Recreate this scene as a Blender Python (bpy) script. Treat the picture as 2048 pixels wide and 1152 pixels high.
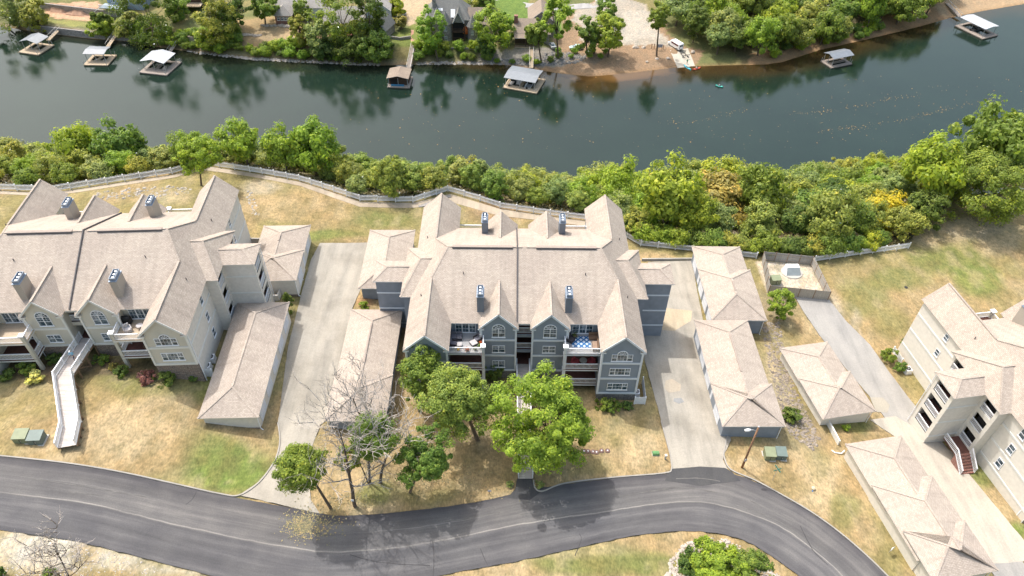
import bpy, bmesh, math, random
import numpy as np
from mathutils import Vector, Matrix
from mathutils.geometry import delaunay_2d_cdt

# ------------------------------------------------------------------ camera, sky, sun, exposure
scene = bpy.context.scene
for o in list(bpy.data.objects): bpy.data.objects.remove(o, do_unlink=True)
COL = scene.collection
F_PX, PITCH, YAW, ROLL, CAM_Z = 1458.33, 0.7623, 0.0084, 0.0151, 79.0
_r = Vector((math.cos(YAW), -math.sin(YAW), 0)); _h = Vector((math.sin(YAW), math.cos(YAW), 0)); _z = Vector((0, 0, 1))
_fw = _h*math.cos(PITCH) - _z*math.sin(PITCH); _u0 = _h*math.sin(PITCH) + _z*math.cos(PITCH)
_R = _r*math.cos(ROLL) + _u0*math.sin(ROLL); _U = -_r*math.sin(ROLL) + _u0*math.cos(ROLL)
cd = bpy.data.cameras.new('camera'); cam = bpy.data.objects.new('camera', cd); COL.objects.link(cam)
cd.sensor_width = 36; cd.lens = 36*F_PX/2048; cd.clip_start = .5; cd.clip_end = 4000
m = Matrix.Identity(4)
for i in range(3): m[i][0] = _R[i]; m[i][1] = _U[i]; m[i][2] = -_fw[i]
m[2][3] = CAM_Z; cam.matrix_world = m
scene.camera = cam
SUN_EL, SUN_AZ = math.radians(60.5), math.radians(135.0)      # direction TO the sun, angle from +X
world = bpy.data.worlds.new('World'); scene.world = world; world.use_nodes = True
wn = world.node_tree.nodes; wl = world.node_tree.links
sky = wn.new('ShaderNodeTexSky'); sky.sky_type = 'NISHITA'; sky.sun_disc = False
sky.sun_elevation = SUN_EL; sky.sun_rotation = math.pi/2 - SUN_AZ
sky.air_density = 1.9; sky.dust_density = 6.0; sky.ozone_density = 1.0
wn['Background'].inputs['Strength'].default_value = 0.15
wl.new(sky.outputs[0], wn['Background'].inputs['Color'])
sl = bpy.data.lights.new('sun', 'SUN'); sl.energy = 2.0; sl.angle = math.radians(0.53); sl.color = (1, .985, .965)
sun = bpy.data.objects.new('sun', sl); COL.objects.link(sun)
sdir = Vector((math.cos(SUN_EL)*math.cos(SUN_AZ), math.cos(SUN_EL)*math.sin(SUN_AZ), math.sin(SUN_EL)))
sun.rotation_euler = sdir.to_track_quat('Z', 'Y').to_euler(); sun.location = (-60, 60, 120)
scene.view_settings.view_transform = 'Standard'; scene.view_settings.look = 'None'
scene.view_settings.exposure = 0.93; scene.view_settings.gamma = 1
scene.render.engine = 'CYCLES'
scene.cycles.max_bounces = 6; scene.cycles.transparent_max_bounces = 6

# ------------------------------------------------------------------ pixel helpers
def proj(X, Y, Z):
    X = np.asarray(X, float); Y = np.asarray(Y, float); Z = np.asarray(Z, float)-CAM_Z
    x = X*math.cos(YAW)-Y*math.sin(YAW); y = X*math.sin(YAW)+Y*math.cos(YAW)
    zc = y*math.cos(PITCH)-Z*math.sin(PITCH); up = y*math.sin(PITCH)+Z*math.cos(PITCH)
    zc = np.where(zc < 1, 1, zc)
    u = F_PX*x/zc; v = -F_PX*up/zc
    return 1024+u*math.cos(ROLL)-v*math.sin(ROLL), 576+u*math.sin(ROLL)+v*math.cos(ROLL)
def ray(px, py):
    a = px-1024; b = py-576
    u = a*math.cos(ROLL)+b*math.sin(ROLL); v = -a*math.sin(ROLL)+b*math.cos(ROLL)
    x = u/F_PX; yc = -v/F_PX
    y = math.cos(PITCH)+yc*math.sin(PITCH); z = -math.sin(PITCH)+yc*math.cos(PITCH)
    return np.array([x*math.cos(YAW)+y*math.sin(YAW), -x*math.sin(YAW)+y*math.cos(YAW), z])
def PZ(px, py, z=0.):
    d = ray(px, py); t = (z-CAM_Z)/d[2]; return np.array([d[0]*t, d[1]*t, z])

# ------------------------------------------------------------------ numpy noise
def _hash(ix, iy, seed):
    h = (ix.astype(np.int64)*374761393 + iy.astype(np.int64)*668265263 + seed*1442695041) & 0x7fffffff
    h = ((h ^ (h >> 13))*1274126177) & 0x7fffffff
    return ((h ^ (h >> 16)) & 0xffff)/65535.
def vnoise(x, y, seed=0):
    x = np.asarray(x, float); y = np.asarray(y, float)
    ix = np.floor(x); iy = np.floor(y); fx = x-ix; fy = y-iy
    fx = fx*fx*(3-2*fx); fy = fy*fy*(3-2*fy)
    a = _hash(ix, iy, seed); b = _hash(ix+1, iy, seed); c = _hash(ix, iy+1, seed); d = _hash(ix+1, iy+1, seed)
    return (a*(1-fx)+b*fx)*(1-fy)+(c*(1-fx)+d*fx)*fy
def fbm(x, y, s=1., o=4, seed=0):
    v = 0; a = .5; t = 0
    for i in range(o):
        v = v+a*vnoise(np.asarray(x)/s, np.asarray(y)/s, seed+i*17); t += a; a *= .5; s *= .5
    return v/t
def sstep(a, b, x):
    t = np.clip((np.asarray(x, float)-a)/(b-a), 0, 1); return t*t*(3-2*t)
def inpoly(x, y, poly):
    x = np.asarray(x); y = np.asarray(y); r = np.zeros(x.shape, bool); n = len(poly)
    for i in range(n):
        x0, y0 = poly[i]; x1, y1 = poly[(i+1) % n]
        if y0 == y1: continue
        c = ((y0 > y) != (y1 > y)) & (x < (x1-x0)*(y-y0)/(y1-y0)+x0); r ^= c
    return r

# ------------------------------------------------------------------ mesh builder
class MB:
    def __init__(s): s.v = []; s.f = []; s.m = []; s.st = []
    def poly(s, pts, mi=0):
        s.st.append(len(s.f))
        n = len(s.v); s.v += [tuple(map(float, p)) for p in pts]; s.f.append(tuple(range(n, n+len(pts)))); s.m.append(mi); return s
    def box(s, x0, x1, y0, y1, z0, z1, mi=0, M=None):
        c = [(x0, y0, z0), (x1, y0, z0), (x1, y1, z0), (x0, y1, z0), (x0, y0, z1), (x1, y0, z1), (x1, y1, z1), (x0, y1, z1)]
        if M is not None: c = [tuple(M @ Vector(p)) for p in c]
        s.st.append(len(s.f)); n = len(s.v); s.v += c
        for q in ((0, 3, 2, 1), (4, 5, 6, 7), (0, 1, 5, 4), (1, 2, 6, 5), (2, 3, 7, 6), (3, 0, 4, 7)):
            s.f.append(tuple(n+i for i in q)); s.m.append(mi)
        return s
    def beam(s, a, b, w, h, mi=0):           # box from a to b, width w (sideways), height h (upwards), a/b at its middle
        a = Vector(a); b = Vector(b); d = b-a; L = d.length
        if L < 1e-6: return s
        d.normalize(); sd = d.cross(Vector((0, 0, 1)))
        if sd.length < 1e-4: sd = Vector((1, 0, 0))
        sd.normalize(); up = sd.cross(d)
        M = Matrix.Identity(4)
        for i in range(3): M[i][0] = d[i]; M[i][1] = sd[i]; M[i][2] = up[i]; M[i][3] = a[i]
        return s.box(0, L, -w/2, w/2, -h/2, h/2, mi, M)
    def tube(s, pts, rs, n=6, mi=0, cap=True):
        s.st.append(len(s.f)); pts = [Vector(p) for p in pts]; k = len(pts); base = len(s.v)
        for i, p in enumerate(pts):
            d = (pts[min(i+1, k-1)]-pts[max(i-1, 0)]); d.normalize()
            a = d.cross(Vector((0, 0, 1)) if abs(d.z) < .9 else Vector((1, 0, 0))); a.normalize(); b = d.cross(a)
            for j in range(n):
                t = 2*math.pi*j/n; q = p+(a*math.cos(t)+b*math.sin(t))*rs[i]; s.v.append(tuple(q))
        for i in range(k-1):
            for j in range(n):
                j2 = (j+1) % n; s.f.append((base+i*n+j, base+i*n+j2, base+(i+1)*n+j2, base+(i+1)*n+j)); s.m.append(mi)
        if cap:
            s.f.append(tuple(base+j for j in reversed(range(n)))); s.m.append(mi)
            s.f.append(tuple(base+(k-1)*n+j for j in range(n))); s.m.append(mi)
        return s
    def prism(s, poly, z0, z1, mi=0, cap=True, side=True):
        n = len(poly)
        if cap: s.poly([(x, y, z1) for x, y in poly], mi); s.poly([(x, y, z0) for x, y in reversed(poly)], mi)
        if side:
            for i in range(n):
                a = poly[i]; b = poly[(i+1) % n]; s.poly([(a[0], a[1], z0), (b[0], b[1], z0), (b[0], b[1], z1), (a[0], a[1], z1)], mi)
        return s
    def mesh(s, name, mats, smooth=False, uv=True):
        me = bpy.data.meshes.new(name); me.from_pydata(s.v, [], s.f)
        for mt in mats: me.materials.append(mt)
        if len(mats) > 1: me.polygons.foreach_set('material_index', np.array(s.m, np.int32))
        if smooth: me.polygons.foreach_set('use_smooth', np.ones(len(s.f), bool))
        if uv:
            L = me.uv_layers.new(name='uv'); data = np.zeros((len(me.loops), 2), np.float32)
            for p in me.polygons:
                n = p.normal; u = Vector((0, 0, 1)).cross(n)
                if u.length < 1e-3: u = Vector((1, 0, 0))
                u.normalize(); w = n.cross(u)
                for li in p.loop_indices:
                    co = me.vertices[me.loops[li].vertex_index].co; data[li] = (co.dot(u), co.dot(w))
            L.data.foreach_set('uv', data.ravel())
        me.update(); return me
    def build(s, name, mats, parent=None, smooth=False, uv=True, **kw):
        if not isinstance(mats, (list, tuple)): mats = [mats]
        return link(name, s.mesh(name, mats, smooth, uv), parent, **kw)
def _each(s, name, mats, parent=None, **kw):
    st = s.st+[len(s.f)]
    for a, b in zip(st[:-1], st[1:]):
        q = MB(); ids = sorted({i for f in s.f[a:b] for i in f}); mp = {v: k for k, v in enumerate(ids)}
        q.v = [s.v[i] for i in ids]; q.f = [tuple(mp[i] for i in f) for f in s.f[a:b]]; q.m = s.m[a:b]; q.build(name, mats, parent, **kw)
MB.each = _each
def link(name, me, parent=None, loc=None, rz=None, **kw):
    o = bpy.data.objects.new(name, me); COL.objects.link(o)
    if parent is not None: o.parent = parent
    if loc is not None: o.location = loc
    if rz is not None: o.rotation_euler = (0, 0, rz)
    for k, v in kw.items(): o[k] = v
    return o
def thing(name, label, cat, loc=(0, 0, 0), rz=0, group=None):
    o = link(name, None, None, loc, rz, label=label, category=cat); o.empty_display_size = .3
    if group: o['group'] = group
    return o
def tag(o, label, cat, group=None):
    o['label'] = label; o['category'] = cat
    if group: o['group'] = group
    return o
def struct(name, me): return link(name, me, kind='structure')

# ------------------------------------------------------------------ materials
class NT:
    def __init__(s, name, rough=.85, spec=.3):
        s.mat = bpy.data.materials.new(name); s.mat.use_nodes = True; t = s.mat.node_tree; s.n = t.nodes; s.l = t.links
        s.b = s.n['Principled BSDF']; s.b.inputs['Roughness'].default_value = rough; s.b.inputs['Specular IOR Level'].default_value = spec
    def node(s, t, **kw):
        n = s.n.new(t)
        for k, v in kw.items():
            if k.startswith('i_'):
                key = k[2:]; key = int(key) if key.isdigit() else key.replace('_', ' ')
                if hasattr(v, 'is_output') or isinstance(v, bpy.types.NodeSocket): s.l.new(v, n.inputs[key])
                else: n.inputs[key].default_value = v
            else: setattr(n, k, v)
        return n
    def coord(s, kind='UV'):
        if kind == 'POS': return s.node('ShaderNodeNewGeometry').outputs['Position']
        return s.node('ShaderNodeTexCoord').outputs[kind]
    def map(s, v, scale=(1, 1, 1), rot=(0, 0, 0)):
        n = s.node('ShaderNodeMapping'); s.l.new(v, n.inputs[0]); n.inputs['Scale'].default_value = scale; n.inputs['Rotation'].default_value = rot; return n.outputs[0]
    def noise(s, v, scale, detail=3, rough=.55):
        return s.node('ShaderNodeTexNoise', i_Vector=v, i_Scale=scale, i_Detail=detail, i_Roughness=rough).outputs['Fac']
    def ramp(s, f, stops):
        n = s.node('ShaderNodeValToRGB'); s.l.new(f, n.inputs[0]); e = n.color_ramp.elements
        while len(e) > 1: e.remove(e[-1])
        for i, (p, c) in enumerate(stops):
            q = e[0] if i == 0 else e.new(p); q.position = p; q.color = (*c, 1) if len(c) == 3 else c
        return n.outputs[0]
    def mix(s, f, a, b, bt='MIX'):
        n = s.node('ShaderNodeMix', data_type='RGBA', blend_type=bt)
        for idx, v in ((0, f), (6, a), (7, b)):
            if isinstance(v, bpy.types.NodeSocket): s.l.new(v, n.inputs[idx])
            elif idx == 0: n.inputs[0].default_value = v
            else: n.inputs[idx].default_value = (*v, 1) if len(v) == 3 else v
        return n.outputs[2]
    def math(s, op, a, b=0.):
        n = s.node('ShaderNodeMath', operation=op)
        for i, v in enumerate((a, b)):
            if isinstance(v, bpy.types.NodeSocket): s.l.new(v, n.inputs[i])
            else: n.inputs[i].default_value = v
        return n.outputs[0]
    def bump(s, h, strength=.4, dist=.05):
        n = s.node('ShaderNodeBump', i_Height=h, i_Strength=strength, i_Distance=dist); s.l.new(n.outputs[0], s.b.inputs['Normal'])
    def col(s, c):
        if isinstance(c, bpy.types.NodeSocket): s.l.new(c, s.b.inputs['Base Color'])
        else: s.b.inputs['Base Color'].default_value = (*c, 1)
        return s
def lin(r, g, b):
    f = lambda c: (c/255/12.92 if c <= 10 else ((c/255+.055)/1.055)**2.4)
    return (f(r), f(g), f(b))
def sc(c, k): return tuple(x*k for x in c)
def plain(name, c, rough=.8, var=.12, scale=3., spec=.3, coord='POS', metal=0, bump=0):
    t = NT(name, rough, spec); v = t.coord(coord); n = t.noise(v, scale, 4)
    t.col(t.ramp(n, [(.25, sc(c, 1-var)), (.75, sc(c, 1+var))])); t.b.inputs['Metallic'].default_value = metal
    if bump: t.bump(n, bump, .03)
    return t.mat
def shingle(name, c, cw=.36, ch=.17, var=.10):
    t = NT(name, .93, .15); uv = t.coord('UV')
    br = t.node('ShaderNodeTexBrick', i_Vector=uv, i_Scale=1., i_Mortar_Size=.014, i_Brick_Width=cw, i_Row_Height=ch, i_Bias=0., i_Color1=(*sc(c, 1+var), 1), i_Color2=(*sc(c, 1-var), 1), i_Mortar=(*sc(c, .6), 1))
    br.offset = .5; br.inputs['Mortar Smooth'].default_value = .25
    n2 = t.noise(uv, 5.5, 3); n3 = t.noise(uv, .35, 3)
    a = t.mix(1., br.outputs['Color'], t.ramp(n2, [(.3, (.90, .87, .85)), (.5, (1, .985, .97)), (.7, (1.09, 1.09, 1.10))]), 'MULTIPLY')
    a = t.mix(1., a, t.ramp(n3, [(.3, (.93, .92, .92)), (.7, (1.05, 1.05, 1.04))]), 'MULTIPLY')
    st = t.noise(t.map(uv, (1.1, .07, 1)), 1.2, 4, .6); a = t.mix(1., a, t.ramp(st, [(.28, (.86, .855, .85)), (.5, (1, 1, 1)), (.74, (1.07, 1.06, 1.05))]), 'MULTIPLY')
    pt = t.noise(uv, .12, 2); a = t.mix(1., a, t.ramp(pt, [(.35, (.94, .93, .93)), (.65, (1.04, 1.04, 1.03))]), 'MULTIPLY')
    t.col(a); t.bump(br.outputs['Fac'], -.5, .02); return t.mat
def siding(name, c, pitch=.16, dirt=.14):
    t = NT(name, .8, .25); uv = t.coord('UV')
    w = t.node('ShaderNodeTexWave', wave_type='BANDS', bands_direction='Y', wave_profile='SAW', i_Vector=uv, i_Scale=.314/pitch, i_Distortion=.0).outputs['Fac']
    n = t.noise(t.map(uv, (.6, .25, 1)), 1.3, 4); n2 = t.noise(uv, 9, 2)
    a = t.ramp(n, [(.25, sc(c, 1-dirt)), (.55, c), (.8, sc(c, 1+dirt*.6))])
    a = t.mix(1., a, t.ramp(w, [(0, (.86, .86, .86)), (.12, (1, 1, 1)), (1, (1, 1, 1))]), 'MULTIPLY')
    a = t.mix(.25, a, t.ramp(n2, [(.3, sc(c, .8)), (.7, sc(c, 1.2))]))
    t.col(a); t.bump(w, .3, .02); return t.mat
def stonewall(name, c1, c2, mortar, w=.42, h=.17):
    t = NT(name, .9, .2); uv = t.coord('UV'); nz = t.node('ShaderNodeTexNoise', i_Vector=uv, i_Scale=2.2).outputs['Color']
    uv2 = t.mix(.06, uv, nz)
    br = t.node('ShaderNodeTexBrick', i_Vector=uv2, i_Scale=1., i_Mortar_Size=.018, i_Brick_Width=w, i_Row_Height=h, i_Color1=(*c1, 1), i_Color2=(*c2, 1), i_Mortar=(*mortar, 1))
    t.col(t.mix(1., br.outputs['Color'], t.ramp(t.noise(uv, 4, 3), [(.3, (.65, .65, .65)), (.7, (1.3, 1.3, 1.3))]), 'MULTIPLY')); t.bump(br.outputs['Fac'], -.7, .04); return t.mat
def planks(name, c, w=.14, var=.2, axis='Y', rough=.85):
    t = NT(name, rough, .2); uv = t.coord('UV')
    if axis == 'X': uv = t.map(uv, (1, 1, 1), (0, 0, math.pi/2))
    br = t.node('ShaderNodeTexBrick', i_Vector=uv, i_Scale=1., i_Mortar_Size=.012, i_Brick_Width=3.6, i_Row_Height=w, i_Color1=(*sc(c, 1+var), 1), i_Color2=(*sc(c, 1-var), 1), i_Mortar=(*sc(c, .3), 1))
    t.col(t.mix(.35, br.outputs['Color'], t.ramp(t.noise(t.map(uv, (.4, 4, 1)), 3, 3), [(.3, sc(c, .7)), (.7, sc(c, 1.3))]))); t.bump(br.outputs['Fac'], -.5, .02); return t.mat
def metalroof(name, c, pitch=.45, rough=.45):
    t = NT(name, rough, .5); uv = t.coord('UV')
    w = t.node('ShaderNodeTexWave', wave_type='BANDS', bands_direction='X', i_Vector=uv, i_Scale=.314/pitch).outputs['Fac']
    n = t.noise(uv, .8, 4)
    a = t.ramp(n, [(.3, sc(c, .86)), (.7, sc(c, 1.08))]); a = t.mix(1., a, t.ramp(w, [(0, (.78, .78, .8)), (.12, (1, 1, 1)), (1, (1, 1, 1))]), 'MULTIPLY')
    t.col(a); t.bump(w, .4, .03); return t.mat
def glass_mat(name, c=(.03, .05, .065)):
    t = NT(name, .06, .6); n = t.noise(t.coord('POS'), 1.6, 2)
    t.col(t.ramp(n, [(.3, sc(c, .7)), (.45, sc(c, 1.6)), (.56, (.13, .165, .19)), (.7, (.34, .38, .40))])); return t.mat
def leafmat(name, c, tr=.45, hue=.10):
    t = NT(name, .6, .25); n = t.n; l = t.l
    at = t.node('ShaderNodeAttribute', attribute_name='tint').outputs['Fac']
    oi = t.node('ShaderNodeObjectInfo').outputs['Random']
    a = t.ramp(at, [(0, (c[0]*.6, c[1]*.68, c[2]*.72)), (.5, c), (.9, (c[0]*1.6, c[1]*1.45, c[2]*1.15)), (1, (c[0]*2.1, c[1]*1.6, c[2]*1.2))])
    b = t.mix(1., a, t.ramp(oi, [(0, (1-hue*1.5, 1-hue*.4, 1)), (.5, (1, 1, 1)), (1, (1+hue*1.6, 1+hue*.5, 1-hue))]), 'MULTIPLY')
    df = t.node('ShaderNodeBsdfDiffuse', i_Color=b); tl = t.node('ShaderNodeBsdfTranslucent', i_Color=t.mix(1., b, (1.15, 1.2, .55), 'MULTIPLY'))
    gl = t.node('ShaderNodeBsdfGlossy', i_Roughness=.45); gl.inputs['Color'].default_value = (.9, .95, 1, 1)
    mx = t.node('ShaderNodeMixShader', i_Fac=tr, i_1=df.outputs[0], i_2=tl.outputs[0])
    fr = t.node('ShaderNodeFresnel', i_IOR=1.25)
    mx2 = t.node('ShaderNodeMixShader', i_Fac=t.math('MULTIPLY', fr.outputs[0], .5), i_1=mx.outputs[0], i_2=gl.outputs[0])
    l.new(mx2.outputs[0], n['Material Output'].inputs['Surface']); return t.mat
def barkmat(name, c):
    t = NT(name, .9, .2); v = t.map(t.coord('Object'), (3, 3, .7)); n = t.noise(v, 3., 4)
    t.col(t.ramp(n, [(.3, sc(c, .55)), (.7, sc(c, 1.35))])); t.bump(n, .6, .05); return t.mat
MT = {}
def mats():
    R = (.395, .347, .302)
    MT['roof'] = shingle('roof_shingle', R)
    MT['roof_g'] = shingle('roof_shingle_warm', (.395, .347, .302))
    MT['trim'] = plain('white_trim', (.74, .75, .77), .55, .06, 1.5, .4)
    MT['trim_b'] = plain('blue_white_trim', (.60, .635, .67), .6, .07, 1.5, .35)
    MT['trim_c'] = plain('cream_trim', (.63, .63, .60), .6, .07, 1.5, .35)
    MT['wall_blue'] = siding('siding_blue_grey', (.232, .268, .314))
    MT['wall_beige'] = siding('siding_beige', (.53, .505, .435))
    MT['stucco_beige'] = plain('stucco_beige', (.62, .585, .53), .9, .09, 2.2, .2, bump=.15)
    MT['stucco_blue'] = plain('stucco_blue_grey', (.225, .25, .285), .9, .11, 1.2, .2, bump=.15)
    MT['stucco_tan'] = plain('stucco_tan', (.62, .585, .52), .9, .08, 2.2, .2, bump=.15)
    MT['stone'] = stonewall('stone_base', (.22, .16, .125), (.11, .09, .08), (.30, .27, .24), .5, .15)
    MT['stone_g'] = stonewall('stone_base_grey', (.17, .155, .145), (.10, .10, .105), (.28, .27, .26), .5, .15)
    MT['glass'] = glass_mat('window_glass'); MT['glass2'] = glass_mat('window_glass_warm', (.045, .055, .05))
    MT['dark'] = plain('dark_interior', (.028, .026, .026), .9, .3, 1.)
    MT['redbrown'] = plain('red_brown_deck', (.11, .05, .04), .85, .25, 2.)
    MT['deck_grey'] = planks('deck_boards_grey', (.33, .33, .335), .14, .1)
    MT['deck_tan'] = planks('deck_boards_tan', (.46, .37, .27), .14, .12)
    MT['deck_blue'] = planks('deck_boards_pale_blue', (.40, .43, .46), .14, .08)
    MT['wood'] = planks('weathered_wood', (.38, .32, .26), .16, .2)
    MT['wood_p'] = planks('bridge_boards', (.50, .45, .41), .17, .2)
    MT['post'] = plain('timber_post', (.25, .17, .11), .9, .25, 3)
    MT['cap_metal'] = plain('chimney_cap_metal', (.22, .27, .34), .4, .15, 2, .5, metal=.35)
    MT['flue'] = plain('flue_metal', (.72, .74, .76), .3, .08, 4, .5, metal=.3)
    MT['chim_b'] = siding('chimney_siding_blue', (.15, .17, .2)); MT['chim_t'] = siding('chimney_siding_tan', (.36, .325, .28))
    MT['black'] = plain('black_plastic', (.02, .02, .022), .5, .2, 3, .4)
    MT['ridge'] = plain('ridge_cap', (.30, .25, .215), .9, .15, 5); MT['flash'] = plain('flashing', (.08, .075, .08), .6, .2, 3)
    MT['conc'] = plain('concrete', (.40, .38, .345), .9, .16, .6, .2, bump=.1)
    MT['kerb'] = plain('kerb_concrete', (.30, .28, .25), .9, .15, .8, .2)
    MT['door_w'] = planks('garage_door_white', (.62, .64, .68), .55, .04); MT['door_t'] = plain('door_tan', (.42, .36, .29), .7, .1, 2)
    MT['green_box'] = plain('utility_green', (.14, .19, .12), .55, .12, 2, .4); MT['green_box2'] = plain('utility_green_pale', (.20, .225, .135), .6, .12, 2, .4)
    MT['green_box3'] = plain('utility_green_blue', (.125, .165, .15), .55, .12, 2, .4)
    MT['steel'] = plain('galvanised_steel', (.42, .43, .44), .4, .1, 4, .5, metal=.4)
    MT['white_p'] = plain('white_plastic', (.78, .79, .80), .5, .05, 2, .4)
mats()

# ------------------------------------------------------------------ terrain heights
WATER = -30.0
_c = np.array([(-75,44,10.3),(-60,43,8.7),(-50,43,7.5),(-40,42,5.7),(-30,41,4.2),(-20,41,3.0),(-10,42,2.0),(0,44,1.3),(12,46,.8),(25,47,.4),(35,43,0),(45,34,-.4),(55,25,-.8),
 (0,34,1.3),(-50,32,7.6),(-20,32,3),(25,36,.6),(60,10,-1),(-90,50,11),(-45,50,6.7),(-60,52,7.6),(-36,49,4.8),(-45,57,6.2),(-60,57,6.4),(-75,58,7.4),(-34,54,3.6),(-34,63,3.1),(-34,72,2.9),
 (-26,50,2.8),(-26,60,2.1),(-26,72,1.5),(-26,85,.8),(-19,57,1.0),(-19,70,.7),(-33,88,2.4),(-12,58,.2),(2,56,.5),(2,62,-.3),(16,58,0),(25,55,0),(24,64,-.7),(25,75,-1.3),(27,88,-2.0),
 (34,50,-.1),(34,65,-.9),(34,85,-1.9),(45,75,-2.3),(50,60,-2.2),(48,46,-1.2),(58,55,-2.8),(62,70,-3.2),(75,90,-3.5),(55,90,-2.6),(95,80,-4),(62,38,-2.0),(75,45,-3.0),(95,50,-4),
 (-20,95,.3),(0,98,-1.2),(20,97,-2.2),(40,96,-2.6),(70,100,-3.2),(100,112,-4),(-55,95,4.2),(-75,95,5),(-40,100,3),(-55,110,3),(-85,110,4),(-100,80,9)], float)
def _tps(r2): return np.where(r2 > 1e-9, r2*np.log(np.maximum(r2, 1e-9))*.5, 0)
def _fit():
    n = len(_c); d2 = (_c[:, None, 0]-_c[None, :, 0])**2+(_c[:, None, 1]-_c[None, :, 1])**2
    K = _tps(d2)+np.eye(n)*25.; Pm = np.c_[np.ones(n), _c[:, :2]]
    A = np.block([[K, Pm], [Pm.T, np.zeros((3, 3))]]); return np.linalg.solve(A, np.r_[_c[:, 2], 0, 0, 0])
_w = _fit()
def plateau_exact(x, y):
    x = np.asarray(x, float); y = np.asarray(y, float); sh = x.shape; xf = np.clip(x.ravel(), -110, 120); yf = np.clip(y.ravel(), 5, 125)
    out = np.empty(xf.shape)
    for i in range(0, len(xf), 20000):
        a = xf[i:i+20000]; b = yf[i:i+20000]
        d2 = (a[:, None]-_c[None, :, 0])**2+(b[:, None]-_c[None, :, 1])**2
        out[i:i+20000] = _tps(d2) @ _w[:-3]+_w[-3]+_w[-2]*a+_w[-1]*b
    return out.reshape(sh)
_gx = np.arange(-110, 120.6, .5); _gy = np.arange(5, 125.6, .5); _PG = plateau_exact(*np.meshgrid(_gx, _gy))
def plateau(x, y):
    x = np.clip(np.asarray(x, float), -110, 120); y = np.clip(np.asarray(y, float), 5, 125); fx = (x+110)/.5; fy = (y-5)/.5; i = np.floor(fx).astype(int); j = np.floor(fy).astype(int); fx = fx-i; fy = fy-j
    return (_PG[j, i]*(1-fx)+_PG[j, i+1]*fx)*(1-fy)+(_PG[j+1, i]*(1-fx)+_PG[j+1, i+1]*fx)*fy
FENCE_PX = [(-60,378),(0,380),(105,384),(250,362),(345,348),(410,330),(500,344),(600,362),(668,384),(720,402),(826,405),(896,383),(960,402),(1000,416),(1100,431),(1170,440),(1253,476),(1281,492),(1385,503),(1512,517)]
FENCE2_PX = [(1628,524),(1720,510),(1816,497)]
FENCE3_PX = [(1922,390),(1980,388),(2060,386)]
def plat_hit(px, py):
    z = 0.
    for i in range(12):
        p = PZ(px, py, z); z = .5*z+.5*float(plateau(p[0], p[1]))
    return PZ(px, py, z)
_edge = [plat_hit(*q) for q in FENCE_PX]+[plat_hit(*q) for q in FENCE2_PX]+[plat_hit(*q) for q in [(1880,440),(1925,390),(2060,386)]]
_edge = np.array([(p[0], p[1]) for p in _edge]); _edge = _edge[np.argsort(_edge[:, 0])]
_edge = np.vstack([[-140, _edge[0, 1]], _edge, [160, _edge[-1, 1]+3]])
def Yedge(x): return np.interp(x, _edge[:, 0], _edge[:, 1])+.8
FAR_PX = [(-150,45),(0,52),(70,64),(185,78),(265,84),(300,92),(400,106),(500,119),(640,126),(760,131),(830,129),(900,128),(1010,130),(1060,137),(1120,147),(1180,153),(1240,148),(1300,141),(1360,134),(1440,131),(1530,129),(1565,124),(1640,100),(1740,77),(1800,63),(1850,50),(1900,36),(1960,23),(2048,8),(2200,-25)]
_far = np.array([PZ(a, b, WATER)[:2] for a, b in FAR_PX])
_far = np.vstack([[-420, _far[0, 1]+8], _far, [420, _far[-1, 1]+90]])
def Yfar(x): return np.interp(x, _far[:, 0], _far[:, 1])
def Yshore(x): return np.interp(x, [-200,-115,-60,10,60,113,200], [163,157,150,146,150,158,170])
def farz(x, y):
    d = (y-Yfar(x)); beach = sstep(8, 18, x)*(1-sstep(78, 92, x)); right = sstep(78, 92, x); tl = (1-sstep(-133, -129, x))*sstep(-168, -164, x)
    mid = 3.6*sstep(0, 9, d)+.035*np.clip(d-9, 0, 120)
    bch = .075*np.clip(d, 0, 60)+.01*np.clip(d-60, 0, 200)
    rgt = 2.2*sstep(0, 14, d)+.03*np.clip(d-14, 0, 120)
    lf = 2.2*sstep(0, 1.0, d)+2.2*sstep(12, 13, d)+2.0*sstep(22, 23.5, d)+.04*np.clip(d-24, 0, 100)
    z = mid*(1-beach)*(1-right)*(1-tl)+bch*beach+rgt*right+lf*tl
    return WATER+np.where(d > 0, z+.05, np.maximum(d*.12, -2.5))
def T(x, y):
    x = np.asarray(x, float); y = np.asarray(y, float)
    ye = Yedge(x); ys = Yshore(x); zp = plateau(x, np.minimum(y, ye))
    t = np.clip((y-ye)/(ys-ye), 0, 1.25); bl = zp+(WATER-zp)*np.clip(t, 0, 1.25)**1.2
    near = np.where(y <= ye, zp, np.maximum(bl, WATER-2.5))
    return np.where(y > Yfar(x)-21, farz(x, y), near)
def PT(px, py, off=0.):
    d = ray(px, py); t = np.linspace(60, 520, 700); X = d[0]*t; Y = d[1]*t; Z = CAM_Z+d[2]*t
    b = np.nonzero(Z < np.maximum(T(X, Y), WATER))[0]; i = max(b[0], 1) if len(b) else len(t)-1
    lo, hi = t[i-1], t[i]
    for _ in range(18):
        mm = (lo+hi)/2
        if CAM_Z+d[2]*mm < max(float(T(d[0]*mm, d[1]*mm)), WATER): hi = mm
        else: lo = mm
    return np.array([d[0]*hi, d[1]*hi, CAM_Z+d[2]*hi+off])
def tz(x, y): return float(T(x, y))
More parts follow.
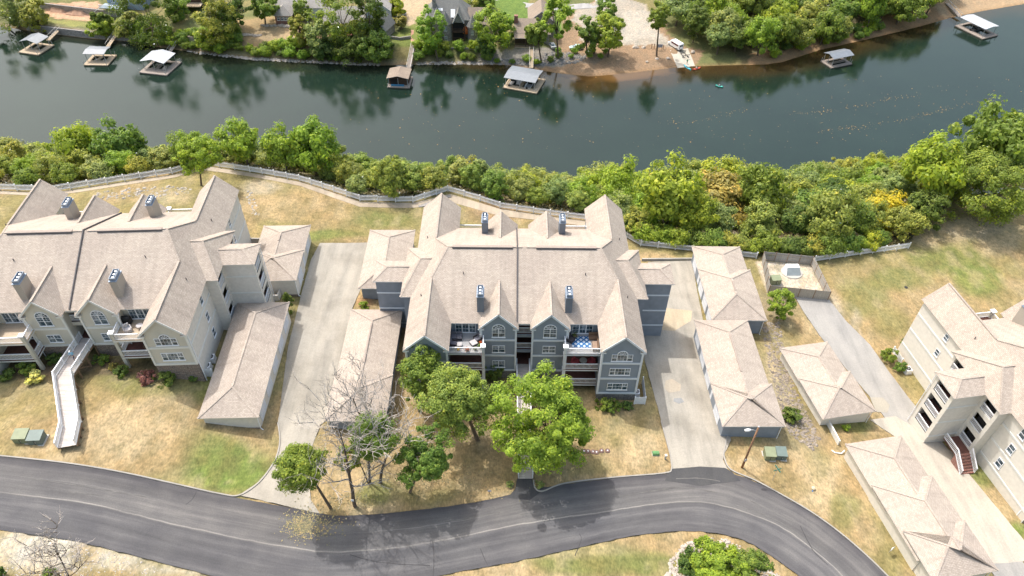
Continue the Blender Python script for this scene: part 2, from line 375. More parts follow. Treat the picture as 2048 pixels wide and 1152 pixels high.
def smooth_line(pts, n=6):
    pts = np.array(pts, float); out = []
    for i in range(len(pts)-1):
        p0 = pts[max(i-1, 0)]; p1 = pts[i]; p2 = pts[i+1]; p3 = pts[min(i+2, len(pts)-1)]
        for k in range(n):
            t = k/n; out.append(.5*((2*p1)+(-p0+p2)*t+(2*p0-5*p1+4*p2-p3)*t*t+(-p0+3*p1-3*p2+p3)*t**3))
    out.append(pts[-1]); return np.array(out)
def wpoly(px, smooth=0):
    w = np.array([PT(*q)[:2] for q in px]); return smooth_line(w, smooth) if smooth else w
def dens(poly, step=1.2, closed=True):
    out = []; n = len(poly)
    for i in range(n if closed else n-1):
        a = np.array(poly[i]); b = np.array(poly[(i+1) % n]); k = max(1, int(np.hypot(*(b-a))/step))
        for j in range(k): out.append(a+(b-a)*j/k)
    if not closed: out.append(np.array(poly[-1]))
    return np.array(out)
def sheet(name, poly, mat, off=.05, grid=1.4, skirt=.25, kind='structure', rag=.07):
    b = dens(poly, grid if not rag else .6); c0 = b.mean(0)
    if rag: b = b+np.c_[fbm(b[:, 0], b[:, 1], .8, 3, 71)-.5, fbm(b[:, 0], b[:, 1], .8, 3, 72)-.5]*2*rag; n = len(b); x0, y0 = b.min(0); x1, y1 = b.max(0)
    gx, gy = np.meshgrid(np.arange(x0, x1, grid), np.arange(y0, y1, grid)); gx = gx.ravel(); gy = gy.ravel()
    ins = inpoly(gx, gy, b); gx = gx[ins]; gy = gy[ins]
    dmin = np.min(np.hypot(gx[:, None]-b[None, :, 0], gy[:, None]-b[None, :, 1]), 1) if len(gx) else np.array([])
    if len(gx): gx = gx[dmin > .45*grid]; gy = gy[dmin > .45*grid]
    pts = [Vector(p) for p in np.vstack([b, np.c_[gx, gy]])] if len(gx) else [Vector(p) for p in b]
    vs, es, fs, *_ = delaunay_2d_cdt(pts, [(i, (i+1) % n) for i in range(n)], [], 1, 1e-4)
    V = np.array([(v.x, v.y) for v in vs]); Z = T(V[:, 0], V[:, 1])+off
    mb = MB(); mb.v = [(V[i, 0], V[i, 1], Z[i]) for i in range(len(V))]; mb.f = [tuple(f) for f in fs]; mb.m = [0]*len(mb.f)
    if skirt:
        for i in range(n):
            a = b[i]; c = b[(i+1) % n]; za = tz(*a)+off; zc = tz(*c)+off
            mb.poly([(a[0], a[1], za), (a[0], a[1], za-skirt), (c[0], c[1], zc-skirt), (c[0], c[1], zc)])
    me = mb.mesh(name, [mat], uv=False)
    bmx = bmesh.new(); bmx.from_mesh(me)
    for f in bmx.faces:
        f.normal_update()
        if f.normal.z < -.3: f.normal_flip()
    bmx.to_mesh(me); bmx.free()
    o = link(name, me); o['kind'] = kind; return o
CUT = []      # paved areas: the lawn mesh is lowered beneath them

# ------------------------------------------------------------------ outlines read off the photograph
ROAD_N = [(-160,898),(0,914),(130,928),(250,948),(350,970),(440,990),(540,1008),(650,1029),(700,1031),(760,1028),(870,1016),(960,1003),(1020,990),(1075,978),(1130,969),(1230,957),(1330,949),(1400,946),(1462,948),(1510,964),(1560,990),(1620,1025),(1680,1068),(1740,1120),(1790,1170),(1850,1240)]
ROAD_S = [(-160,1043),(0,1061),(120,1077),(200,1094),(290,1117),(370,1138),(430,1153),(520,1172),(620,1184),(700,1182),(790,1170),(872,1153),(950,1138),(1024,1125),(1110,1106),(1199,1086),(1262,1073),(1324,1065),(1399,1063),(1461,1073),(1499,1086),(1536,1109),(1573,1134),(1600,1155),(1640,1200),(1680,1250)]
rn = smooth_line(np.array([PT(*q)[:2] for q in ROAD_N]), 6); rs = smooth_line(np.array([PT(*q)[:2] for q in ROAD_S]), 6)
def resample(p, n):
    d = np.r_[0, np.cumsum(np.hypot(*np.diff(p, axis=0).T))]; s = np.linspace(0, d[-1], n); return np.c_[np.interp(s, d, p[:, 0]), np.interp(s, d, p[:, 1])]
NR = 420; rn = resample(rn, NR); rs = resample(rs, NR)
def ragged(p, a, seed):
    d = np.gradient(p, axis=0); d /= np.hypot(d[:, 0], d[:, 1])[:, None]; k = (fbm(p[:, 0], p[:, 1], .9, 3, seed)-.5)*2*a; return p+np.c_[-d[:, 1], d[:, 0]]*k[:, None]
rn = ragged(rn, .07, 61); rs = ragged(rs, .09, 62)
ROAD_POLY = np.vstack([rn, rs[::-1]]); CUT.append(ROAD_POLY)
DRIVE_L = wpoly([(556,846),(560,880),(553,912),(538,940),(515,966),(478,990),(545,1006),(640,1028),(622,1000),(618,960),(622,900),(640,850),(655,838),(705,617),(722,577),(745,485),(640,486),(622,520),(606,575),(590,640),(575,700)])
DRIVE_R = wpoly([(1343,940),(1338,900),(1322,840),(1300,760),(1284,700),(1288,640),(1290,570),(1296,524),(1385,521),(1392,570),(1410,660),(1440,800),(1462,880),(1450,905),(1446,920),(1455,938),(1400,950)])
MOUTH_R = wpoly([(1335,946),(1343,938),(1400,934),(1450,936),(1464,944),(1480,962),(1400,972),(1330,962)])
DRIVE_G = wpoly([(1588,590),(1655,596),(1690,640),(1740,690),(1790,760),(1850,838),(1872,868),(1900,905),(1905,945),(1960,1020),(2090,1180),(2010,1180),(1900,1030),(1800,880),(1745,800),(1690,735),(1640,672),(1605,620)])
APRON_G = wpoly([(1740,840),(1790,832),(1850,868),(1905,905),(1935,945),(2080,1120),(1960,1130),(1890,1020),(1800,880)])
DRIVE_END = wpoly([(1945,1130),(2080,1118),(2140,1190),(2000,1220)])
MOUTH_B = wpoly([(1034,958),(1064,958),(1068,975),(1082,984),(1060,1000),(1015,996),(1030,978)])
for q in (DRIVE_L, DRIVE_R, MOUTH_R, DRIVE_G, APRON_G, MOUTH_B): CUT.append(q)

# ------------------------------------------------------------------ ground with its own colours
def groundmat(name, bump=.5):
    t = NT(name, .95, .1); a = t.node('ShaderNodeAttribute', attribute_name='col').outputs['Color']; p = t.coord('POS')
    n1 = t.noise(t.map(p, (1, 1, .4)), 1.7, 5, .65); n2 = t.noise(t.map(p, (1, .5, 1), (0, 0, .5)), .55, 4, .6); n3 = t.noise(t.map(p, (1, .45, 1), (0, 0, .7)), 5., 3)
    c = t.mix(1., a, t.ramp(n1, [(.22, (.6, .63, .6)), (.5, (1, 1, 1)), (.8, (1.38, 1.33, 1.27))]), 'MULTIPLY')
    c = t.mix(1., c, t.ramp(n2, [(.3, (.86, .9, .9)), (.7, (1.12, 1.07, 1.0))]), 'MULTIPLY')
    c = t.mix(1., c, t.ramp(n3, [(.28, (.74, .76, .74)), (.72, (1.25, 1.23, 1.2))]), 'MULTIPLY')
    t.col(c); t.bump(t.math('ADD', n1, n3), bump, .12); return t.mat
def colmesh(name, X, Y, Z, C, mat):
    ny, nx = X.shape; me = bpy.data.meshes.new(name); n = nx*ny
    me.vertices.add(n); me.vertices.foreach_set('co', np.stack([X, Y, Z], -1).astype(np.float32).ravel())
    i = np.arange(n).reshape(ny, nx); q = np.stack([i[:-1, :-1], i[:-1, 1:], i[1:, 1:], i[1:, :-1]], -1).reshape(-1, 4)
    me.loops.add(q.size); me.loops.foreach_set('vertex_index', q.ravel().astype(np.int32)); me.polygons.add(len(q))
    me.polygons.foreach_set('loop_start', np.arange(0, q.size, 4, dtype=np.int32)); me.update(calc_edges=True)
    at = me.color_attributes.new('col', 'FLOAT_COLOR', 'POINT'); at.data.foreach_set('color', np.c_[C.reshape(-1, 3), np.ones(n)].astype(np.float32).ravel())
    me.polygons.foreach_set('use_smooth', np.ones(len(q), bool)); me.materials.append(mat); me.validate(); return me
def blob(px, py, cx, cy, rx, ry, soft=.5):
    return 1-sstep(1-soft, 1+soft*.3, np.hypot((px-cx)/rx, (py-cy)/ry))
def lerp3(C, m, c): return C*(1-m[..., None])+np.array(c)*m[..., None]
DRY, DRYL, MIDG, GREEN, LUSH = (.272,.203,.112), (.36,.284,.18), (.19,.172,.074), (.138,.155,.053), (.118,.168,.042)
BARE, GRAV, MULCH, BRUSH = (.34,.29,.225), (.43,.395,.345), (.12,.09,.065), (.17,.145,.11)
def near_ground():
    xs = np.r_[np.arange(-150, -75, 2.5), np.arange(-75, 92, .55), np.arange(92, 175, 2.5)]; ys = np.r_[np.arange(8, 30, 2.), np.arange(30, 122, .55), np.arange(122, 176, 2.)]
    X, Y = np.meshgrid(xs, ys); Z = T(X, Y); px, py = proj(X, Y, Z)
    wob = (fbm(X, Y, 5, 4, 5)-.5)*40; px2 = px+wob; py2 = py+(fbm(X, Y, 5, 4, 9)-.5)*26
    g = fbm(X, Y, 16, 4, 3); f = fbm(X, Y, 3.2, 4, 21)
    m = sstep(.42, .62, g*.7+f*.3); C = np.ones(X.shape+(3,))*np.array(DRY); C = lerp3(C, sstep(.5, .7, f)*.7, DRYL); C = lerp3(C, m*.75, MIDG)
    for cx, cy, rx, ry, c, k in [(462,935,105,64,LUSH,.9),(430,905,70,40,GREEN,.6),(250,860,110,60,DRYL,.7),(330,820,80,50,DRYL,.6),(300,770,120,30,GREEN,.5),(420,780,40,40,GREEN,.8),(60,800,80,40,MIDG,.5),
        (760,440,80,18,GREEN,.7),(560,430,170,45,DRY,.8),(480,420,60,40,(.25,.18,.1),.6),(640,470,90,14,LUSH,.6),(560,450,60,16,GREEN,.4),(520,400,90,40,DRYL,.4),(520,375,45,20,BARE,.75),(640,395,70,20,DRY,.7),(720,485,60,16,DRY,.9),
        (250,425,150,22,MIDG,.6),(330,395,70,18,BARE,.4),(560,480,60,14,MIDG,.7),
        (1900,520,90,40,GREEN,.8),(1960,560,60,40,LUSH,.6),(1790,560,70,30,GREEN,.7),(1760,510,80,26,MIDG,.6),(1730,600,60,40,GREEN,.6),(1700,540,60,20,DRY,.4),(1860,470,80,30,DRYL,.8),(2000,480,60,30,DRYL,.8),(1780,650,50,40,MIDG,.8),(1940,455,70,26,BARE,.7),
        (1240,860,60,40,MIDG,.5),(1160,930,90,26,MIDG,.5),(1280,900,50,40,DRYL,.7),(940,930,90,60,DRY,.8),(980,880,60,40,BRUSH,.5),(760,985,60,26,GREEN,.8),(700,960,40,30,DRYL,.6),(860,990,80,20,MIDG,.6),
        (1190,1120,170,40,GREEN,.9),(1130,1100,140,20,DRYL,.5),(1300,1085,60,20,DRY,.6),(1320,1130,60,30,GREEN,.8),
        (1640,960,60,60,DRYL,.4),(1690,1020,30,50,GREEN,.6),(1640,930,30,40,MIDG,.5),(1780,1120,40,50,MIDG,.7),(1700,960,26,40,DRY,.9),(1970,945,30,40,GREEN,.9),(1880,870,30,30,GREEN,.6),(2040,1060,26,26,LUSH,.9),(1700,855,60,16,GREEN,.8),
        (1555,770,34,110,BARE,.6),(1600,850,60,60,BRUSH,.5),(1570,690,26,60,MIDG,.4),(1550,620,40,60,BRUSH,.45),(1660,640,22,60,BARE,.8),(1705,660,14,50,BARE,.7),
        (100,1100,130,50,GRAV,.95),(230,1120,80,20,GRAV,.7),(170,1110,40,30,DRY,.7),(330,1140,90,14,GRAV,.6),(360,1148,60,8,DRY,.5),
        (240,740,260,18,MULCH,.8),(60,735,90,22,MULCH,.8),(1000,790,190,30,MULCH,.5),(1310,700,14,60,MULCH,.5),(790,690,16,110,BRUSH,.8),(735,600,20,20,(.28,.16,.09),.9),(465,650,14,90,GREEN,.6),(440,740,20,40,GREEN,.6),
        (960,455,120,18,MIDG,.6),(1000,425,60,22,(.24,.16,.1),.8),(1120,455,60,14,(.22,.15,.11),.8),(1290,515,60,12,(.36,.26,.15),.8),(450,852,60,10,BRUSH,.9)]:
        C = lerp3(C, blob(px2, py2, cx, cy, rx, ry)*k, c)
    # pebbly ground inside the fenced yard, rocky strip beside the long garage, brush on the bluff
    enc = inpoly(px2*.3+px*.7, py2*.3+py*.7, [(1515,520),(1620,528),(1662,600),(1535,590)]); C = lerp3(C, enc*.9, (.44,.39,.335))
    brushy = sstep(0, 4, Y-Yedge(X)); nb = fbm(X, Y, 2.2, 4, 41); C = lerp3(C, brushy*.95, BRUSH); C = lerp3(C, brushy*sstep(.45, .6, nb)*.8, (.075,.085,.035))
    lw = np.zeros(X.shape)
    for p in CUT: lw = np.maximum(lw, inpoly(X, Y, p)*1.)
    Z = Z-.16*lw
    h = fbm(X, Y*.6, 1.6, 3, 77); C = lerp3(C, sstep(.56, .72, h)*.35, DRYL); C = lerp3(C, (1-sstep(.28, .44, h))*.4, (.15,.125,.055)); C = C*(.86+.28*fbm(X, Y, 1.1, 2, 99))[..., None]
    struct('ground', colmesh('ground', X, Y, Z, C, groundmat('lawn_and_soil')))
near_ground()

SAND, SANDW, GRAVL = (.25,.172,.115), (.24,.16,.1), (.31,.275,.24)
def far_ground():
    xs = np.r_[np.arange(-420, -215, 8.), np.arange(-215, 235, 1.1), np.arange(235, 430, 8.)]; v = np.r_[np.arange(-18, 0, 1.5), np.arange(0, 80, 1.), np.arange(80, 160, 5.), np.arange(160, 700, 45.)]
    X, V = np.meshgrid(xs, v); Y = Yfar(X)+V; Z = farz(X, Y)+(fbm(X, Y, 6, 4, 2)-.5)*.5*sstep(0, 6, V)*(V > 0); px, py = proj(X, Y, Z)
    px2 = px+(fbm(X, Y, 7, 4, 5)-.5)*34; py2 = py+(fbm(X, Y, 7, 4, 9)-.5)*14; f = fbm(X, Y, 5, 4, 8)
    C = np.ones(X.shape+(3,))*np.array((.125,.135,.06)); C = lerp3(C, sstep(.45, .65, f)*.7, (.21,.175,.085))
    def pl(pts, c, k=1.):
        nonlocal C; C = lerp3(C, inpoly(px2, py2, pts)*k, c)
    pl([(1500,150),(1440,60),(1340,20),(1450,-80),(2300,-80),(2300,60)], (.11,.10,.06))
    pl([(480,100),(470,40),(560,30),(640,60),(700,85),(690,105),(560,98)], (.255,.19,.11)); pl([(500,60),(560,45),(640,55),(610,95),(520,85)], (.30,.225,.14))
    pl([(640,80),(700,60),(720,95),(650,95)], (.22,.19,.08))
    pl([(765,-10),(900,-10),(900,10),(845,20),(830,50),(815,52),(800,30),(770,40)], (.36,.28,.195)); pl([(770,70),(830,50),(960,60),(980,98),(830,96),(770,85)], (.14,.165,.05))
    pl([(960,-30),(1050,-30),(1060,20),(1150,20),(1150,80),(1000,30)], (.11,.165,.045)); pl([(1100,15),(1150,15),(1150,78),(1115,78)], (.125,.20,.045))
    pl([(1100,80),(1150,18),(1240,-20),(1320,40),(1350,80),(1400,100),(1400,150),(1110,160),(1030,135),(1130,118)], SAND)
    pl([(1150,18),(1230,-10),(1290,10),(1330,70),(1365,95),(1250,90),(1160,85)], GRAVL); pl([(1240,25),(1290,20),(1330,75),(1250,85)], (.36,.325,.29))
    pl([(970,98),(1120,98),(1140,128),(1060,134),(1000,130),(960,124)], (.235,.215,.195)); pl([(1130,108),(1220,108),(1190,125),(1130,128)], (.20,.155,.12))
    pl([(1500,110),(1600,85),(1700,50),(1900,-10),(2300,-60),(2300,80),(1500,150)], (.33,.21,.13), .8); pl([(1840,-20),(2100,-60),(2100,20),(1900,40)], (.33,.24,.16))
    pl([(85,5),(200,5),(205,45),(150,40),(85,30)], (.42,.27,.19)); pl([(85,38),(185,48),(185,58),(80,46)], (.21,.21,.08)); pl([(70,52),(180,62),(185,74),(68,62)], (.40,.37,.33))
    edge = 1-sstep(.3, 3.5, V+fbm(X, Y, 3, 3, 3)*2-1); C = lerp3(C, edge*.55*(X < 10), (.24,.20,.17))
    wet = (1-sstep(-.2, 2.2, V)); C = lerp3(C, wet*.6, (.22,.135,.07)); C = C*(.88+.24*fbm(X, Y, 2.2, 4, 77))[..., None]
    struct('far_bank', colmesh('far_bank', X, Y, Z, C, groundmat('far_bank_soil', .6)))
far_ground()

# ------------------------------------------------------------------ river
def river():
    xs = np.r_[np.arange(-420, -200, 12.), np.arange(-200, 225, 2.), np.arange(225, 430, 12.)]; v = np.r_[np.linspace(0, .75, 22), np.linspace(.76, 1.0, 40), [1.02, 1.05]]
    X, V = np.meshgrid(xs, v); ys = Yshore(X)-6; yf = Yfar(X); Y = ys+(yf-ys)*V; Z = np.full(X.shape, WATER)
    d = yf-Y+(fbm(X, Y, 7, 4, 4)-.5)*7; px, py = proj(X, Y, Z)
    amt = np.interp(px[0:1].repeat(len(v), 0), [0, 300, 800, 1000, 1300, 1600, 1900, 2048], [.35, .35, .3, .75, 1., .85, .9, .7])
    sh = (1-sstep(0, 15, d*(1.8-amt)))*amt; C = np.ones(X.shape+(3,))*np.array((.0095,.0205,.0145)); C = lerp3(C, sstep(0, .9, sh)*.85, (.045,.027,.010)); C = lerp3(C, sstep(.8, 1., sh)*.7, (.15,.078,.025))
    mat = NT('river_water', .05, .5); a = mat.node('ShaderNodeAttribute', attribute_name='col').outputs['Color']; p = mat.coord('POS')
    mat.b.inputs['IOR'].default_value = 1.333; n2 = mat.noise(p, .05, 3)
    mat.col(mat.mix(1., a, mat.ramp(n2, [(.3, (.8, .85, .85)), (.7, (1.2, 1.15, 1.15))]), 'MULTIPLY'))
    w1 = mat.noise(mat.map(p, (.9, 1.6, 1), (0, 0, .3)), 1.3, 5, .72); w2 = mat.noise(mat.map(p, (.5, 1., 1)), .22, 2)
    mat.bump(mat.math('ADD', w1, mat.math('MULTIPLY', w2, 1.2)), .13, .10)
    mat.b.inputs['Specular IOR Level'].default_value = .7
    struct('river', colmesh('river', X, Y, Z, C, mat.mat))
river()

# ------------------------------------------------------------------ road, drives, kerbs, path
def road():
    t = NT('asphalt_road', .9, .25); uv = t.coord('UV'); p = t.coord('POS')
    sp = t.node('ShaderNodeSeparateXYZ', i_0=uv); u, v = sp.outputs[0], sp.outputs[1]
    wv = t.math('ADD', v, t.math('MULTIPLY', t.math('SUBTRACT', t.noise(t.map(uv, (.08, .5, 1)), 1., 3), .5), .10))
    n1 = t.noise(t.map(uv, (.05, 9, 1)), 1., 5, .6); n2 = t.noise(p, .35, 4); n3 = t.noise(p, 9, 3); n4 = t.noise(t.map(uv, (.02, 2.5, 1)), 1., 2)
    base = t.ramp(wv, [(0, (.058,.056,.060)), (.07, (.072,.069,.072)), (.16, (.098,.094,.094)), (.46, (.108,.104,.103)), (.505, (.112,.107,.105)), (.53, (.087,.085,.088)), (.8, (.09,.088,.091)), (1, (.076,.074,.078))])
    seam = t.ramp(wv, [(.490, (0, 0, 0)), (.499, (1, 1, 1)), (.503, (1, 1, 1)), (.513, (0, 0, 0))])
    seam2 = t.ramp(wv, [(.245, (0, 0, 0)), (.255, (.6, .6, .6)), (.265, (0, 0, 0))])
    base = t.mix(t.math('MULTIPLY', seam, t.ramp(t.noise(t.map(uv, (.12, 3, 1)), 1., 4), [(.3, (.12, .12, .12)), (.65, (.6, .6, .6))])), base, (.30, .285, .26)); base = t.mix(t.math('MULTIPLY', seam2, t.ramp(n4, [(.45, (0, 0, 0)), (.6, (.6, .6, .6))])), base, (.26, .25, .235))
    c = t.mix(1., base, t.ramp(n1, [(.22, (.66, .66, .67)), (.5, (1, 1, 1)), (.72, (1.5, 1.47, 1.42)), (.8, (1.9, 1.85, 1.78))]), 'MULTIPLY')
    c = t.mix(1., c, t.ramp(n2, [(.3, (.94, .94, .96)), (.7, (1.24, 1.23, 1.2))]), 'MULTIPLY'); c = t.mix(1., c, t.ramp(n3, [(.3, (.88, .88, .88)), (.7, (1.12, 1.12, 1.12))]), 'MULTIPLY')
    t.col(c); t.bump(n3, .3, .01); MT['asphalt'] = t.mat
    K = 9; V = []; UV = []
    L = np.r_[0, np.cumsum(np.hypot(*np.diff(rn, axis=0).T))]
    for i in range(NR):
        for k in range(K):
            q = rn[i]+(rs[i]-rn[i])*k/(K-1); V.append((q[0], q[1], 0)); UV.append((L[i], k/(K-1)))
    V = np.array(V); V[:, 2] = T(V[:, 0], V[:, 1])+.05
    f = [(i*K+k, i*K+k+1, (i+1)*K+k+1, (i+1)*K+k) for i in range(NR-1) for k in range(K-1)]
    me = bpy.data.meshes.new('road'); me.from_pydata([tuple(x) for x in V], [], f); lay = me.uv_layers.new(name='uv')
    for l in me.loops: lay.data[l.index].uv = UV[l.vertex_index]
    me.materials.append(t.mat); me.polygons.foreach_set('use_smooth', np.ones(len(f), bool)); me.update()
    if me.polygons[0].normal.z < 0: me.flip_normals()
    struct('road', me)
road()
def slabmat(name, c, dirt, streak=1.):
    t = NT(name, .9, .2); p = t.coord('POS'); n1 = t.noise(t.map(p, (.9, .12, 1)), .8, 5, .65); n2 = t.noise(p, .22, 4, .6); n3 = t.noise(p, 6, 3)
    a = t.mix(t.ramp(n2, [(.42, (0, 0, 0)), (.68, (1, 1, 1))]), c, dirt)
    a = t.mix(1., a, t.ramp(n1, [(.25, sc((.74, .75, .76), 1)), (.5, (1, 1, 1)), (.75, (1.13, 1.12, 1.1))]), 'MULTIPLY'); a = t.mix(1., a, t.ramp(n3, [(.3, (.9, .9, .9)), (.7, (1.08, 1.08, 1.08))]), 'MULTIPLY')
    t.col(a); t.bump(n3, .2, .01); return t.mat
MT['drive'] = slabmat('driveway_concrete', (.335, .308, .262), (.255, .233, .195)); MT['drive_g'] = slabmat('driveway_grey', (.275, .265, .25), (.31, .298, .278)); MT['apron'] = slabmat('pale_concrete', (.41, .375, .315), (.37, .335, .285))
MT['mouth'] = slabmat('asphalt_apron', (.058, .058, .062), (.075, .074, .073)); MT['path'] = slabmat('path_concrete', (.38, .32, .245), (.31, .255, .19))
sheet('driveway', DRIVE_L, MT['drive'], .04); sheet('driveway', DRIVE_R, MT['drive'], .04); sheet('driveway_apron', MOUTH_R, MT['mouth'], .062)
sheet('driveway', DRIVE_G, MT['drive_g'], .04); sheet('driveway_apron', APRON_G, MT['apron'], .046); sheet('driveway_apron', MOUTH_B, MT['mouth'], .062)
sheet('drive_patch', wpoly([(1327,616),(1384,622),(1382,642),(1350,662),(1322,660)]), slabmat('patch_tan', (.42,.345,.24), (.45,.37,.27)), .05)
sheet('drive_patch', wpoly([(1331,762),(1345,758),(1362,770),(1360,782),(1338,786),(1329,776)]), slabmat('patch_tan2', (.38,.32,.245), (.34,.30,.24)), .05)
sheet('drive_patch', wpoly([(1348,797),(1362,796),(1368,804),(1358,808),(1347,803)]), slabmat('patch_grey', (.26,.26,.255), (.22,.22,.22)), .054)
sheet('drive_patch', wpoly([(1740,795),(1765,795),(1779,810),(1775,826),(1752,824)]), slabmat('patch_tan3', (.34,.315,.26), (.32,.295,.25)), .052)
def kerb(px, w=.16, h=.13):
    b = smooth_line(np.array([PT(*q)[:2] for q in px]), 5); n = len(b); mb = MB(); L = []; R = []
    for i in range(n):
        d = b[min(i+1, n-1)]-b[max(i-1, 0)]; d = d/np.hypot(*d); nn = np.array([-d[1], d[0]]); L.append(b[i]+nn*w/2); R.append(b[i]-nn*w/2)
    for i in range(n-1):
        a, c, d, e = L[i], L[i+1], R[i+1], R[i]; za = tz(*b[i])+h; zc = tz(*b[i+1])+h
        mb.poly([(*a, za), (*e, za), (*d, zc), (*c, zc)]); mb.poly([(*e, za), (*e, za-.4), (*d, zc-.4), (*d, zc)]); mb.poly([(*c, zc), (*c, zc-.4), (*a, za-.4), (*a, za)])
    o = mb.build('kerb', MT['kerb']); o['kind'] = 'structure'; return o
kerb([(-60,906),(0,912),(130,926),(250,946),(350,968),(440,988),(478,991),(515,968),(540,938),(554,912),(560,880),(556,846)])
kerb([(1067,960),(1070,976),(1085,983),(1130,967),(1230,955),(1325,947),(1343,938),(1339,905),(1322,842)])
kerb([(1456,868),(1448,900),(1449,918),(1462,940),(1510,961),(1560,988),(1620,1023),(1680,1066),(1740,1118),(1790,1168)])
PATH_IN = [(405,340),(500,353),(600,372),(668,396),(720,414),(826,416),(905,405),(1000,432),(1100,443),(1170,452)]
PATH_OUT = [(1170,442),(1100,433),(1000,418),(900,388),(826,406),(720,404),(668,386),(600,364),(500,346),(412,332)]
sheet('footpath', wpoly(PATH_IN+PATH_OUT), MT['path'], .04)
sheet('footpath', wpoly([(0,388),(105,392),(250,370),(345,356),(385,346),(385,341),(345,350),(250,364),(105,386),(0,382)]), MT['path'], .04)

# worn marks on the asphalt: cracks, tyre arcs
def strip(name, px, w, mat, off):
    b = smooth_line(np.array([PT(*q)[:2] for q in px]), 5); b = ragged(b, .06, 5); n = len(b); mb = MB(); d = np.gradient(b, axis=0); d /= np.hypot(d[:, 0], d[:, 1])[:, None]; N = np.c_[-d[:, 1], d[:, 0]]
    ww = w*(.5+fbm(b[:, 0], b[:, 1], 1.5, 2, 8)); L = b+N*ww[:, None]/2; R = b-N*ww[:, None]/2
    for i in range(n-1): mb.poly([(*R[i], tz(*R[i])+off), (*R[i+1], tz(*R[i+1])+off), (*L[i+1], tz(*L[i+1])+off), (*L[i], tz(*L[i])+off)])
    me = mb.mesh(name, [mat], uv=False); 
    if me.polygons[0].normal.z < 0: me.flip_normals()
    struct(name, me)
TAR = plain('tar_seam', (.045,.044,.046), .7, .3, 2); DUSTY = plain('dusty_mark', (.125,.12,.115), .95, .35, 1.2)
for q in ([(866,1083),(868,1115),(866,1152)], [(372,1010),(384,1000),(392,985)], [(960,1098),(975,1130)], [(1150,1112),(1162,1080),(1158,1068)], [(700,1110),(760,1125),(860,1132)], [(1600,1052),(1625,1100),(1655,1130)]): strip('asphalt_crack', q, .07, TAR, .066)
for q in ([(1352,958),(1400,957),(1440,963)], [(1300,985),(1360,975),(1430,985)], [(1230,995),(1330,978)], [(60,958),(180,975),(300,996)], [(140,985),(200,992)], [(1470,1010),(1560,1045),(1640,1105)], [(1500,1002),(1590,1045)], [(1040,1030),(1130,1015),(1220,1000)], [(890,1045),(1000,1025)]): strip('tyre_mark', q, .10, DUSTY, .066)

